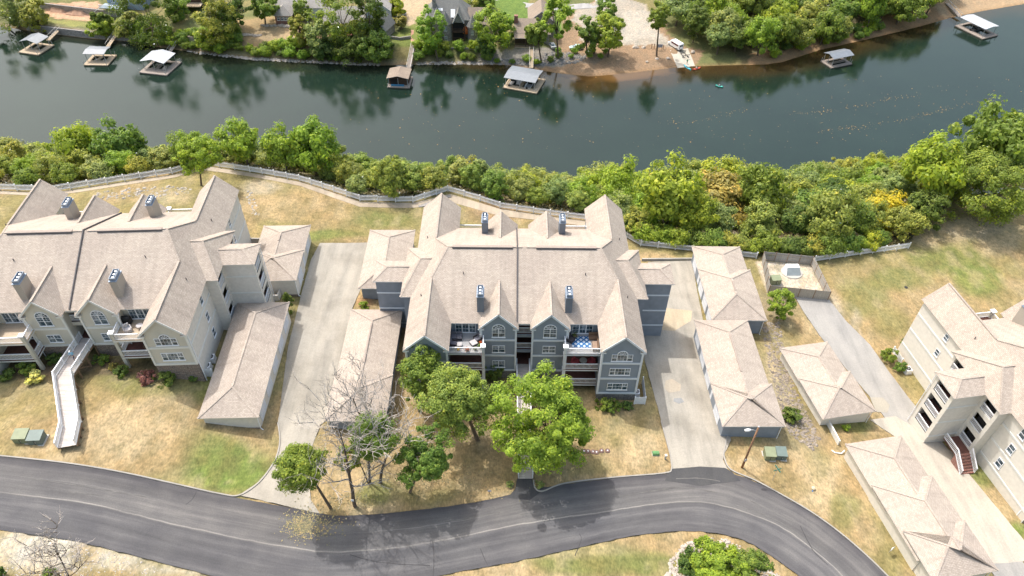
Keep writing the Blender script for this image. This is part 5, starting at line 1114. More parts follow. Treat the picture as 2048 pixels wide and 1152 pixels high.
# ---- individually recognisable trees of the bluff wood
def wood(label, px, s, kind, i, leaf, sz=1., bark=None):
    B = PT(*px); put(kind, i, tuple(B), s, leaf, label, 'tree', 'trees of the bluff wood', rz=px[0]*.37, sz=sz, bark=bark)
KNOWN = []; RR = [3.4]
def at_top(px, py, Y):            # tree whose crown centre shows at this pixel, standing at depth Y on the bluff
    d = ray(px, py); t = Y/d[1]; x = d[0]*t; KNOWN.append((x, Y, RR[0])); return np.array([x, Y, tz(x, Y)]), CAM_Z+d[2]*t
for label, px, Y, r, leaf, kind, i in [
    ('round light green tree standing out against the river above the roof peak', (1247,312), 137, 4.2, 'bright', 'broad', 0), ('big yellow green tree on the bluff left of the large brownish tree', (1352,350), 126, 5.2, 'yellowgreen', 'broad', 1), ('big bright yellow green tree behind the large brownish tree', (1452,362), 125, 5.6, 'yellowgreen', 'broad', 2),
    ('large brownish olive tree with drooping foliage behind the right garages', (1432,428), 107, 6.4, 'brownolive', 'broad', 3), ('tall green tree at the river edge above the large brownish tree', (1535,318), 134, 4.9, 'green', 'broad', 3), ('bright yellow tree above the short white fence', (1752,452), 101, 4.2, 'gold', 'broad', 4), ('olive green tree in the middle of the right wood', (1690,355), 124, 4.0, 'olive', 'broad', 0),
    ('wide green tree at the upper right edge of the wood', (2005,275), 140, 6.5, 'green', 'broad', 1), ('large green tree left of the one at the upper right edge', (1900,300), 134, 5.5, 'bright', 'broad', 2), ('dark green tree at the right tip of the wood beside the lawn', (1850,430), 112, 4.6, 'dark', 'broad', 3), ('dense green tree above the wooden yard', (1590,470), 105, 4.2, 'green', 'broad', 4), ('dark green tree hanging over the short white fence', (1660,480), 104, 4.0, 'dark', 'broad', 0),
    ('tall light green tree at the river edge on the left', (618,284), 138, 4.4, 'bright', 'broad', 3), ('light green tree left of the tall one at the river edge', (562,292), 136, 3.2, 'bright', 'broad', 1), ('rounded green tree at the river edge above the fence bend', (482,282), 136, 3.8, 'bright', 'broad', 2), ('leafy green tree behind the fence below the river, left of centre', (725,357), 117, 3.6, 'green', 'broad', 4), ('bright bush like tree touching the right rear roof wing', (1265,415), 112, 4.0, 'bright', 'broad', 2), ('dark leafy tree beside the rear garage and white fence', (1310,455), 104, 3.8, 'green', 'broad', 0), ('green tree behind the rear garage roof', (1400,470), 103, 3.4, 'green', 'broad', 1), ('yellowish tree at the river edge far left', (150,285), 140, 4.0, 'yellowgreen', 'broad', 0), ('green tree at the river edge far left beside the yellowish one', (240,290), 139, 4.0, 'green', 'broad', 1), ('olive tree at the left edge of the photo by the river', (20,300), 138, 4.2, 'olive', 'broad', 2)]:
    me, tr, f = variant(kind, i); Rn, Hn = (3., 4.6) if kind == 'broad' else (2.4, 5.6); s = r/Rn; want = (f+Hn*.5)*s; Yb = Y
    for dy in np.arange(6, -24, -.5):
        dr = ray(*px); t = (Y+dy)/dr[1]; Yb = Y+dy
        if CAM_Z+dr[2]*t-tz(dr[0]*t, Yb) <= want: break
    RR[0] = max(3.4, r*.85); B, zc_ = at_top(px[0], px[1], Yb); put(kind, i, tuple(B), s, leaf, label, 'tree', 'trees of the bluff wood', rz=px[0]*.31, sz=min(max((zc_-B[2])/want, .75), 1.3))
# ---- the rest of the wood, one by one
LMK = [(-999,'the leftmost roof peak'),(120,'the first rear chimney'),(240,'the second rear chimney'),(370,'the fence bend'),(470,'the bare lawn patch'),(600,'the short left garage'),(720,'the straight fence run'),(840,'the middle roof peak'),(930,'the twin rear gables'),(1060,'the right rear chimney'),(1170,'the right roof peak'),(1290,'the right driveway end'),(1400,'the rear garage'),(1500,'the wooden yard'),(1640,'the short white fence'),(1820,'the right hand lawn')]
def fill_wood():
    g = np.random.default_rng(7); n = 0; cand = []
    for k in range(60000):
        x = g.uniform(-105, 128); y = g.uniform(100, 165); ye = float(Yedge(x)); ys = float(Yshore(x))
        if not (ye+(1.6 if x < 22 else 2.6) < y < ys+.5): continue
        sp = 4.1 if x < 25 else 5.2
        if any((x-a)**2+(y-b)**2 < sp*sp for a, b in cand): continue
        if any((x-a)**2+(y-b)**2 < r_*r_ or (abs(x-a) < r_*.8 and -r_*1.5 < y-b < 0) for a, b, r_ in KNOWN): continue
        z = tz(x, y); px, py = proj(x, y, z+3)
        if px < -60 or px > 2110: continue
        cand.append((x, y))
    for x, y in cand:
        z = tz(x, y); px, py = [float(q) for q in proj(x, y, z+3)]; ye = float(Yedge(x)); edge = y-ye; u = g.uniform()
        zone = 'left' if px < 370 else 'middle' if px < 1170 else 'right'
        if zone != 'right':
            sc_ = g.uniform(.8, 1.2)
            if edge < 6 and u < .4: kind, i, leaf, s, sz = 'scrub', int(g.integers(3)), ['green', 'olive', 'greygreen', 'bright'][int(g.integers(4))], g.uniform(.8, 1.2), 1.
            elif u < .62: kind, i, leaf, s, sz = 'cedar', int(g.integers(4)), ['cedar', 'olive', 'cedar', 'greygreen'][int(g.integers(4))], g.uniform(.8, 1.25), g.uniform(.8, 1.1)
            else: kind, i, leaf, s, sz = 'broad', int(g.integers(5)), ['olive', 'green', 'bright', 'greygreen', 'yellowgreen'][int(g.integers(5))], g.uniform(.55, .9), g.uniform(.8, 1.1)
            if zone == 'left' and edge > 16: s *= 1.05
        else:
            if u < .22: kind, i, leaf, s, sz = 'cedar', int(g.integers(4)), ['olive', 'cedar', 'greygreen'][int(g.integers(3))], g.uniform(1.1, 1.6), 1.
            else: kind, i, leaf, s, sz = 'broad', int(g.integers(5)), ['green', 'olive', 'yellowgreen', 'green', 'dark', 'bright', 'olive', 'greygreen'][int(g.integers(8))], g.uniform(.85, 1.3), g.uniform(.85, 1.2)
        if zone == 'middle': s *= 1.12
        cn = {'cedar': 'dull green', 'olive': 'olive green', 'greygreen': 'grey green', 'green': 'mid green', 'bright': 'light green', 'yellowgreen': 'yellow green', 'dark': 'dark green', 'brownolive': 'brownish'}[leaf]
        kn = {'cedar': 'cedar', 'broad': 'leafy tree', 'scrub': 'scrubby bush'}[kind]
        wh = {'left': 'in wood behind beige building', 'middle': 'in wood behind blue grey building', 'right': 'in dense right hand wood'}[zone]
        dp = 'close to fence' if edge < 9 else 'halfway down bluff' if edge < 22 else 'near the water'
        lmk = LMK[int(np.searchsorted([q[0] for q in LMK], px))-1][1]
        put(kind, i, (x, y, z), s, leaf, f'{cn} {kn} in the wood beyond {lmk}, {dp}', 'bush' if kind == 'scrub' else 'tree', f'{cn} {kn}s {wh}', rz=g.uniform(0, 6.28), sz=sz)
    for k, x in enumerate(np.arange(21, 74, 2.1)):
        y = float(Yedge(x))+1.1+g.uniform(-.3, .5); lf = ['green', 'bright', 'dark', 'yellowgreen', 'olive'][int(g.integers(5))]; q = float(proj(x, y, tz(x, y))[0]); lmk = LMK[int(np.searchsorted([u[0] for u in LMK], q))-1][1]
        if x > 67: continue
        put('scrub', int(g.integers(3)), (x, y, tz(x, y)), g.uniform(.75, 1.25), lf, f"{ {'green':'mid green','bright':'light green','dark':'dark green','yellowgreen':'yellow green','olive':'olive'}[lf]} shrub pressed against the fence beyond {lmk}", 'bush', 'shrubs pressed against the right hand fence', rz=g.uniform(0, 6))
    print('wood trees', len(cand))
fill_wood()
def undergrowth():
    g = np.random.default_rng(3); n = 26000; x = g.uniform(-100, 125, n); e = Yedge(x); y = e+.6+g.uniform(0, 1, n)**1.6*14; z = T(x, y)+g.uniform(0, .7, n)**1.5; cl = fbm(x, y, 3, 3, 5); k = cl > .43
    P = np.c_[x, y, z][k]; m_ = len(P); me = leaf_mesh('undergrowth', P, g.normal(size=(m_, 3))+np.array([0, 0, .8]), g.uniform(.15, .42, m_), g.uniform(0, 1, m_)); me.materials.append(leafmat('leaves_brush', (.125,.115,.06), .3)); o = link('undergrowth', me); o['kind'] = 'stuff'; tag(o, 'tangled dry brush and undergrowth just beyond the bluff fence', 'undergrowth')
undergrowth()

# ------------------------------------------------------------------ far bank: houses
RG = shingle('roof_grey_slate', (.20, .205, .20)); RT = shingle('roof_brown', (.27, .225, .185)); RL = shingle('roof_pale_grey', (.33, .32, .31)); RD = shingle('roof_dark', (.13, .125, .12))
BRICK = stonewall('red_brick', (.26, .07, .05), (.18, .05, .04), (.3, .24, .2), .3, .1); PALEW = siding('pale_siding', (.50, .55, .58)); BLUEW = siding('blue_siding', (.26, .33, .40)); TIMB = planks('dark_timber', (.09, .06, .045), .16); RUB = stonewall('rubble_stone', (.30, .28, .26), (.19, .175, .165), (.34, .32, .3), .7, .35)
def roofed(root, x0, x1, y0, y1, z0, ze, rise, wall, roof, ridge='x', hip=0., ov=.4, name='wall'):
    m_ = MB(); m_.prism([(x0, y0), (x1, y0), (x1, y1), (x0, y1)], z0, ze); m_.build(name, wall, root); X0, X1, Y0, Y1 = x0-ov, x1+ov, y0-ov, y1+ov
    if ridge == 'x': ym = (Y0+Y1)/2; a, b = (X0+hip, ym, ze+rise), (X1-hip, ym, ze+rise); f = [[(X0, Y0, ze), (X1, Y0, ze), b, a], [(X1, Y1, ze), (X0, Y1, ze), a, b]]; e = [[(X0, Y1, ze), (X0, Y0, ze), a], [(X1, Y0, ze), (X1, Y1, ze), b]]; ge = [[(x0, y1, ze), (x0, y0, ze), (x0, ym, ze+rise*.95)], [(x1, y0, ze), (x1, y1, ze), (x1, ym, ze+rise*.95)]]
    else: xm = (X0+X1)/2; a, b = (xm, Y0+hip, ze+rise), (xm, Y1-hip, ze+rise); f = [[(X1, Y0, ze), (X1, Y1, ze), b, a], [(X0, Y1, ze), (X0, Y0, ze), a, b]]; e = [[(X0, Y0, ze), (X1, Y0, ze), a], [(X1, Y1, ze), (X0, Y1, ze), b]]; ge = [[(x0, y0, ze), (x1, y0, ze), (xm, y0, ze+rise*.95)], [(x1, y1, ze), (x0, y1, ze), (xm, y1, ze+rise*.95)]]
    if hip > 0: f += e
    roof_part('roof', f, roof, root, .18, MT['trim_b'])
    if hip == 0:
        for q in ge: MB().poly(q).build('gable', wall, root)
def wins(root, spots, w=1.0, h=1.3, kind='double', ang=0):
    for x, y, z in spots: window(root, x, y, z, ang, kind, w, h)
def hloc(px): p = PT(*px); return (p[0], p[1], p[2])
def far_houses():
    r = thing('house', 'grey roofed house with red brick bay behind the sandy yard', 'house', hloc((590,46)), .0)
    roofed(r, -6.5, 10, 4, 15, -1, 3.6, 4.2, PALEW, RL, 'x'); roofed(r, -6., -.5, -1, 4.4, -1, 3.0, 2.6, BRICK, RL, 'y', 2.5, name='brick_bay')
    for x in (-4.9, -3.7, -2.6, -1.5): window(r, x, -1.005, 1.3, 0, 'single', .9, 1.2)
    wins(r, [(2.5, 3.995, 1.2), (5, 3.995, 1.2), (8, 3.995, 1.2)])
    r = thing('house', 'pale blue house almost hidden behind tall trees', 'house', hloc((705,74)), .05)
    roofed(r, -9, 4, 3, 12, -1, 3.4, 3.6, PALEW, RL, 'x'); roofed(r, 4.1, 12, 8, 17, -1, 5.2, 3.4, PALEW, RL, 'y'); wins(r, [(-6, 2.995, 1.1), (-3, 2.995, 1.1), (1, 2.995, 1.1)], 1.3, 1.4)
    m_ = MB(); m_.box(-7.5, 0, -.6, 2.9, .3, .5); m_.build('deck', plain('deck_red', (.28, .12, .08), .8), r); railing(r, [(-7.5, -.55, .5), (0, -.55, .5)], mat=TIMB)
    r = thing('cottage', 'small steep roofed stone cottage beside the orange tree', 'cottage', hloc((768,69)), -.35)
    roofed(r, -2.3, 2.3, -3, 3.4, -1, 2.8, 3.6, RUB, RG, 'y', .0); wins(r, [(0, -3.005, .9)], .9, 1.3); m_ = MB(); m_.box(-2.2, -1.5, .5, 1.2, 3.5, 6.6); m_.build('chimney', RUB, r)
    r = thing('blue_house', 'blue grey house with white stair railings at the upper left', 'house', hloc((235,30)), -.1)
    roofed(r, -4, 8, 3, 12, -1, 5., 3., BLUEW, RD, 'x'); m_ = MB(); m_.box(-5, 3, -1, 2.9, 2.4, 2.6); m_.build('deck', BLUEW, r); railing(r, [(-5, -.9, 2.6), (3, -.9, 2.6)]); m_ = MB(); m_.beam((-5, -1.2, 2.6), (-9, -1.2, 0), .9, .15); m_.build('stair', MT['white_p'], r); wins(r, [(-2, 2.995, 2.9), (1, 2.995, 2.9)], 1.2, 1.5)
    r = thing('timber_house', 'dark house with a raised timber deck between the trees, upper left', 'house', hloc((372,24)), 0.)
    roofed(r, -5, 5, 3, 11, -1, 4.6, 3, TIMB, RD, 'x'); m_ = MB(); m_.box(-5, 5.5, -.6, 2.9, 1.9, 2.1); m_.build('deck', MT['deck_tan'], r); railing(r, [(-5, -.5, 2.1), (5.5, -.5, 2.1)], mat=TIMB)
    # stone manor with turrets
    r = thing('stone_manor', 'grey stone house with pointed turret roofs across the river', 'house', hloc((900,83)), .0)
    roofed(r, -7.6, 6, 2.5, 13, -1.5, 6.2, 5.4, RUB, RG, 'x', 4.2); roofed(r, -5.5, -2.6, -.4, 6, -1.5, 6.0, 3.6, RUB, RG, 'y', 0); roofed(r, 6.1, 11.4, 3, 12, -1.5, 4.6, 3.6, RUB, RT, 'x', 0)
    def turret(x, y, rad, ze, apex):
        n = 8; pg = [(x+rad*math.cos(2*math.pi*(i+.5)/n), y+rad*math.sin(2*math.pi*(i+.5)/n)) for i in range(n)]; m_ = MB(); m_.prism(pg, -1.5, ze); t = m_.build('turret', RUB, r); m_ = MB()
        R2 = rad+.35
        for i in range(n): a0, a1 = 2*math.pi*(i+.5)/n, 2*math.pi*(i+1.5)/n; m_.poly([(x+R2*math.cos(a0), y+R2*math.sin(a0), ze-.05), (x+R2*math.cos(a1), y+R2*math.sin(a1), ze-.05), (x, y, apex)])
        m_.build('turret_roof', RG, t); m_ = MB(); m_.tube([(x, y, apex-.1), (x, y, apex+.5)], [.08, .02], 5); m_.build('finial', MT['cap_metal'], t)
    turret(-1.2, 1.7, 2.0, 5.6, 9.2); turret(7.3, 1.9, 1.7, 4.6, 7.9)
    wins(r, [(-1.2, -.16, 3.6), (-1.2, -.16, .4)], .9, 1.4); wins(r, [(7.3, .31, 2.2)], .8, 1.3)
    # porch gable
    xm = 2.9; roof_part('roof', [[(xm-1.9, 0, 6.), (xm, 0, 9.6), (xm, 8, 9.6), (xm-1.9, 8, 6.)], [(xm+1.9, 0, 6.), (xm, 0, 9.6), (xm, 8, 9.6), (xm+1.9, 8, 6.)]], RG, r, .18)
    MB().poly([(xm-1.7, .6, 6.), (xm+1.7, .6, 6.), (xm, .6, 9.1)]).build('gable', RUB, r)
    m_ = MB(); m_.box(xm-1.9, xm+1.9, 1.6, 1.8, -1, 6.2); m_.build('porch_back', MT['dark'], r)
    for z in (.2, 3.1): m_ = MB(); m_.box(xm-1.95, xm+1.95, .2, 2.4, z-.2, z); m_.build('porch_floor', TIMB, r); railing(r, [(xm-1.9, .3, z), (xm+1.9, .3, z)], mat=TIMB)
    for x in (-1.9, 1.9): m_ = MB(); m_.box(xm+x-.12, xm+x+.12, .2, .45, -1, 6.1); m_.build('porch_post', TIMB, r)
    m_ = MB(); m_.box(-5.5, -4.4, 5, 6.1, 4, 12.2); c = m_.build('chimney', RUB, r); m_ = MB(); m_.box(-5.6, -4.3, 4.9, 6.2, 12.2, 12.5); m_.build('chimney_cap', MT['white_p'], c)
    for s in ((-2.9, 3.6), (1.1, 2.9)): roof_part('skylight', [[(s[0]-.7, s[1]-.5, 6.9), (s[0]+.7, s[1]-.5, 6.9), (s[0]+.7, s[1]+1.2, 8.9), (s[0]-.7, s[1]+1.2, 8.9)]], MT['white_p'], r, .1)
    # brown roofed house with porch
    r = thing('brown_house', 'brown roofed house with a dark covered porch above the rip rap bank', 'house', hloc((1049,93)), .0)
    roofed(r, -3, 3.6, 1.8, 12, -1, 3.6, 2.7, TIMB, RT, 'x'); roof_part('porch_roof', [[(-3.4, -.6, 3.0), (4., -.6, 3.0), (4., 1.9, 3.65), (-3.4, 1.9, 3.65)]], RT, r, .15); roofed(r, 1.5, 9.5, 9, 19, -1, 4.4, 3.4, RUB, RT, 'y')
    m_ = MB(); m_.box(-3.2, 3.9, -.5, 1.75, -.3, .1); m_.build('porch_floor', MT['deck_tan'], r); railing(r, [(-3.1, -.4, .1), (3.8, -.4, .1)], mat=TIMB)
    for x in (-3.1, .3, 3.7): m_ = MB(); m_.box(x-.09, x+.09, -.45, -.27, .1, 2.95); m_.build('porch_post', TIMB, r)
    m_ = MB(); m_.box(-3.4, -2.2, 5, 6.2, 5.2, 7.8); m_.build('chimney', BRICK, r); roofed(r, 3.7, 8, 3, 8.9, -1, 2.9, 2.2, RUB, RT, 'x')
far_houses()
def wallrun(label, pts, h, mat, t=.4, name='retaining_wall', drop=.6):
    w = [Vector(p) for p in pts]; r = thing(name, label, 'wall', tuple(w[0])); m_ = MB()
    for a, b in zip(w[:-1], w[1:]): m_.beam(a-w[0]+Vector((0, 0, h/2-drop/2)), b-w[0]+Vector((0, 0, h/2-drop/2)), t, h+drop)
    m_.each('wall_section', mat, r); return r
def terr(off, zb, x0=-163, x1=-134): return [(x, float(Yfar(x))+off, WATER+zb) for x in np.linspace(x0, x1, 6)]
wallrun('stone block wall at the water below the terraced garden', terr(.3, 0), 2.35, RUB, .5); wallrun('middle stone terrace wall above the concrete landing', terr(12.4, 2.2), 2.35, RUB, .5); wallrun('upper stone terrace wall below the brick patio', terr(22.6, 4.4), 2.2, RUB, .5)
wallrun('low concrete wall at the water left of the third dock', [(*PZ(190,77,WATER)[:2], WATER), (*PZ(272,83,WATER)[:2], WATER)], 1.2, RUB, .5)
wallrun('long white low wall along the lawn below the stone manor', [tuple(PT(*q)) for q in ((828,93),(870,97),(930,98),(970,98))], .5, MT['conc'], .4); wallrun('curved blue grey stone wall beside the brick path', [tuple(PT(*q)) for q in ((760,76),(780,77),(800,80),(822,77))], .9, RUB, .4)
def pathsheet(name, px, mat, off=.06): return sheet(name, wpoly(px), mat, off, grid=2., skirt=.3)
pathsheet('brick_path', [(821,48),(829,48),(827,68),(831,86),(831,92),(823,92),(822,80),(822,65)], slabmat('brick_paving', (.36,.20,.14), (.40,.25,.18)))
pathsheet('boat_ramp', [(1340,101),(1376,97),(1390,132),(1355,136)], slabmat('ramp_concrete', (.47,.43,.36), (.42,.38,.31)))
pathsheet('far_road', [(960,-12),(1010,9),(1060,16),(1130,20),(1190,16),(1235,-10),(1215,-14),(1180,6),(1130,10),(1060,7),(1010,-2),(985,-20)], slabmat('far_asphalt', (.30,.29,.285), (.34,.33,.32)))
pathsheet('patio', [(98,8),(188,12),(192,36),(150,31),(98,24)], slabmat('patio_brick', (.42,.26,.18), (.38,.24,.17))); pathsheet('concrete_landing', [(72,54),(178,64),(182,73),(70,63)], slabmat('landing_concrete', (.40,.37,.32), (.34,.31,.27)))
p = PT(392, 68); m_ = MB(); m_.prism([(3.1*math.cos(a), 3.1*math.sin(a)) for a in np.linspace(0, 2*math.pi, 25)[:-1]], -1.2, .35); fp = thing('fire_pit_patio', 'round paved patio with stone rim among trees at the upper left', 'patio', tuple(p)); m_.build('slab', slabmat('round_patio', (.38,.32,.27), (.33,.28,.24)), fp)
for i, (x, y) in enumerate(((-1.2, .5), (.9, .8), (1.2, -.7))): m_ = MB(); m_.box(x-.3, x+.3, y-.3, y+.3, .351, .8); m_.box(x-.3, x+.3, y+.2, y+.3, .8, 1.3); m_.build('stone_seat', RUB, fp)
# ------------------------------------------------------------------ docks
MR_W = metalroof('dock_roof_white', (.40, .42, .45)); MR_G = metalroof('dock_roof_grey', (.17, .19, .215)); MR_P = metalroof('dock_roof_pale', (.195, .215, .24)); DECK = planks('dock_boards', (.40, .32, .23), .2); DECKG = planks('dock_boards_grey', (.28, .24, .21), .2)
def dock(label, quad, roof, ridge, deckmat, apron=2.2, side=1.6, rz_=3.1, rise=.9, gang=None, walls=False, boat=None):
    q = [PZ(*c, WATER+rz_)[:2] for c in quad]; FLc, FR, BR, BL = q; ex = (FR-FLc+BR-BL)/2; W = np.hypot(*ex); ex = ex/W; ey = (BL-FLc+BR-FR)/2; D = abs(float(np.dot(ey, [-ex[1], ex[0]]))); cen = sum(q)/4
    ay = math.atan2(ey[1], ey[0])-math.pi/2; rot = .5*(math.atan2(ex[1], ex[0])+ay); D = max(D, .8*float(np.hypot(*ey))); r = thing('boat_dock', label, 'dock', (cen[0], cen[1], WATER), rot, 'covered boat docks'); w, d = W/2, D/2
    if ridge == 'y': fs = [[(-w, -d, rz_), (0, -d, rz_+rise), (0, d, rz_+rise), (-w, d, rz_)], [(0, -d, rz_+rise), (w, -d, rz_), (w, d, rz_), (0, d, rz_+rise)]]
    else: fs = [[(-w, -d, rz_), (w, -d, rz_), (w, 0, rz_+rise), (-w, 0, rz_+rise)], [(-w, 0, rz_+rise), (w, 0, rz_+rise), (w, d, rz_), (-w, d, rz_)]]
    roof_part('roof', fs, roof, r, .12, MT['steel'])
    side *= .7; apron *= .8; i = .5
    for x in (-w+i, 0, w-i):
        for y in (-d+i, d-i): m_ = MB(); m_.box(x-.07, x+.07, y-.07, y+.07, .4, rz_-.1); m_.build('roof_post', MT['steel'], r)
    for x0, x1, y0, y1 in ((-w+.1, w+side, -d-apron, -d+1.2), (-w+.1, w+side, d-1.2, d-.1), (w-.9, w+side, -d+1.21, d-1.21), (-w+.1, -w+1.1, -d+1.21, d-1.21)):
        m_ = MB(); m_.box(x0, x1, y0, y1, .12, .45); m_.box(x0+.1, x1-.1, y0+.1, y1-.1, -.3, .119, 1); m_.build('float', [deckmat, MT['black']], r)
    m_ = MB(); m_.box(-.5, .5, -d+1.21, d-1.21, .14, .42); m_.build('finger', deckmat, r)
    for x, y in ((-w+.3, -d-apron+.2), (w+side-.3, -d-apron+.2), (w+side-.3, d-.4)): m_ = MB(); m_.tube([(x, y, -2), (x, y, 1.6)], [.08, .08], 6); m_.build('mooring_pile', MT['steel'], r)
    if walls:
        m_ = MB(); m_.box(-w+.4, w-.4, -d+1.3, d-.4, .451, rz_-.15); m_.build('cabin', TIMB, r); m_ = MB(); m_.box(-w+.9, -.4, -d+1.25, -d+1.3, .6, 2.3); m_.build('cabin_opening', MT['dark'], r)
        m_ = MB(); m_.box(-w+1.2, w-1.6, -d+.1, -d+.5, .46, .9); m_.build('tarp', plain('blue_tarp', (.05,.2,.35), .5), r)
    if boat:
        for k, (x, c) in enumerate(boat): boat_at(lab_boat(label, k), r, x, -d*.1, min(D*.75, 6.2), c)
    if gang:
        a = PZ(*gang[0], WATER+.8); b = PT(*gang[1]); b[2] = max(b[2], WATER+1.)+.15; walk(gang[2], a, b, deckmat)
    return r
def lab_boat(l, k): return f'{["white","dark"][k % 2]} motor boat moored under the '+l.split(' dock')[0].replace('floating ', '')+' dock roof'
def boat_at(label, dockroot, lx, ly, L, c):
    P0 = dockroot.matrix_basis @ Vector((lx, ly, 0)); r = thing('motor_boat', label, 'boat', tuple(P0), dockroot.rotation_euler.z, 'boats at the docks'); hull = MB(); secs = []
    for t, w, z in ((-.5, .85, .62), (-.2, 1.0, .6), (.2, .9, .66), (.42, .45, .78), (.5, .04, .85)): secs.append([(-w, t*L, z), (-w*.8, t*L, .0), (0, t*L, -.2), (w*.8, t*L, 0), (w, t*L, z)])
    for a, b in zip(secs[:-1], secs[1:]):
        for i in range(4): hull.poly([a[i], a[i+1], b[i+1], b[i]])
        hull.poly([a[4], (a[4][0]*.9, a[4][1], a[4][2]-.05), (b[4][0]*.9, b[4][1], b[4][2]-.05), b[4]])
    hull.poly(secs[0][::-1]); hull.build('hull', MT['white_p'] if c == 'w' else plain('hull_dark', (.05, .07, .1), .4), r); m_ = MB(); m_.box(-.75, .75, -L*.45, L*.2, .25, .3); m_.build('deck', MT['deck_grey'], r); m_ = MB(); m_.box(-.6, .6, L*.02, L*.08, .3, .9); m_.build('console', MT['black'], r); m_ = MB(); m_.box(-.25, .25, -L*.56, -L*.5, .1, 1.0); m_.build('outboard_motor', MT['black'], r)
def walk(label, a, b, mat, w=1.25):
    a = Vector(a); b = Vector(b); r = thing('gangway', label, 'gangway', tuple(b), 0, 'dock gangways'); a = a-b; z = Vector((0, 0, 0)); m_ = MB(); m_.beam(a, z, w, .14); m_.build('deck', mat, r); sd = Vector((-a.y, a.x, 0)).normalized()*w/2
    for s in (-1, 1):
        m_ = MB(); m_.beam(a+sd*s+Vector((0, 0, 1.)), sd*s+Vector((0, 0, 1.)), .06, .06)
        for k in range(7): p = a.lerp(z, k/6)+sd*s; m_.box(p.x-.03, p.x+.03, p.y-.03, p.y+.03, p.z, p.z+1.)
        m_.build('handrail', MT['steel'], r, kind='stuff')
dock('floating dock with ridged pale metal roof nearest the left edge', [(38,82.5),(73.6,87.6),(97,73),(62,68)], MR_P, 'y', DECK, 2.6, 1.2, gang=((96,81),(118,60),'tan gangway of the dock nearest the left edge'))
dock('second floating dock from the left with pale flat roof', [(167,106.7),(207,110),(221,93),(178,92.5)], MR_P, 'x', DECK, 2.4, 1.4, rise=.4, gang=((216,93),(235,66),'railed gangway of the second dock from the left'))
dock('third floating dock from the left with bright white roof', [(279,122.5),(327.6,127),(350.5,107),(303.5,101)], MR_W, 'y', DECKG, 2.6, 1.8, gang=((338,106),(358,77),'railed gangway of the white roofed dock'))
dock('brown shingled boathouse dock below the brick path', [(773,156),(818,159),(822,137.5),(779.5,136)], RT, 'y', DECKG, .6, .3, rz_=3.0, rise=.8, walls=True, gang=((817,139),(827,91),'long wooden gangway from the brick path to the brown boathouse'))
dock('wide grey roofed double slip dock below the brown roofed house', [(998,160),(1062,161),(1098,138),(1030,134)], MR_P, 'x', DECK, 1.4, 1.2, rise=.5, boat=[(-3.4, 'd'), (2.2, 'w')], gang=((1062.5,136),(1063,100),'pale plank gangway of the wide grey roofed dock'))
dock('small grey roofed dock below the right hand wood', [(1650,106),(1667,119),(1708.5,110),(1687,96)], MR_G, 'y', DECKG, .4, .6, rise=.7)
dock('floating dock with white roof nearest the right edge', [(1923,35),(1970,59),(1998.5,52.5),(1946,27.5)], MR_W, 'x', DECKG, 1.4, 1.6, rise=.4, boat=[(0, 'd')], gang=((1921,34),(1893,7),'long gangway of the dock nearest the right edge'))
# ------------------------------------------------------------------ vehicles
def loft(secs, mb, mi=0):
    for a, b in zip(secs[:-1], secs[1:]):
        n = len(a)
        for i in range(n): mb.poly([a[i], b[i], b[(i+1) % n], a[(i+1) % n]], mi)
    mb.poly(secs[0], mi); mb.poly(secs[-1][::-1], mi)
def ring(x, hw, z0, z1, b=.12): return [(x, -hw+b, z0), (x, hw-b, z0), (x, hw, z0+b), (x, hw, z1-b), (x, hw-b*1.4, z1), (x, -hw+b*1.4, z1), (x, -hw, z1-b), (x, -hw, z0+b)]
def wheels(r, xs, hw, rad):
    for x in xs:
        for s in (-1, 1):
            m_ = MB(); m_.tube([(x, s*(hw-.2), rad), (x, s*(hw+.01), rad)], [rad, rad], 14); w_ = m_.build('wheel', MT['black'], r); m_ = MB(); m_.tube([(x, s*(hw+.011), rad), (x, s*(hw+.03), rad)], [rad*.6, rad*.55], 10); m_.build('rim', MT['steel'], w_)
def car(label, px, head, paint, L=4.5, hw=.88, group='parked cars across the river'):
    p = PT(*px); r = thing('parked_car', label, 'car', (p[0], p[1], p[2]+.02), head, group); k = L/4.5; m_ = MB()
    loft([ring(-2.25*k, hw*.86, .42, .86), ring(-2.1*k, hw*.95, .26, .95), ring(-1.2*k, hw, .22, .98), ring(.9*k, hw, .22, .96), ring(1.7*k, hw*.97, .24, .86), ring(2.15*k, hw*.88, .3, .72), ring(2.25*k, hw*.8, .4, .62)], m_); m_.build('body', paint, r, smooth=False)
    m_ = MB(); loft([ring(-1.75*k, hw*.76, .9, .98, .03), ring(-1.1*k, hw*.78, .9, 1.40), ring(.25*k, hw*.76, .9, 1.43), ring(1.15*k, hw*.72, .9, .97, .03)], m_); m_.build('cabin_glass', MT['glass'], r); m_ = MB(); m_.box(-1.05*k, .3*k, -hw*.66, hw*.66, 1.405, 1.45); m_.build('roof_panel', paint, r); wheels(r, (-1.38*k, 1.38*k), hw, .32)
    for s in (-1, 1): m_ = MB(); m_.box(2.19*k, 2.27*k, s*.5-.16, s*.5+.16, .5, .62); m_.build('headlight', MT['white_p'], r)
def paint(n, c): return plain(n, c, .25, .04, 1, .6)
car('pale green sedan parked on the gravel right of the brown roofed house', (1152,98), math.pi+.05, paint('paint_pale_green', (.36,.47,.44))); car('small silver car half hidden behind the tree beside the brown roofed house', (1104,94), math.pi*.6, paint('paint_silver', (.38,.39,.4)), 3.9); car('silver car parked on the sandy drive behind the orange tree', (801,33), .9, paint('paint_grey_blue', (.42,.46,.5))); car('white car parked behind the stone manor', (937,7), .4, paint('paint_white', (.8,.8,.8)))
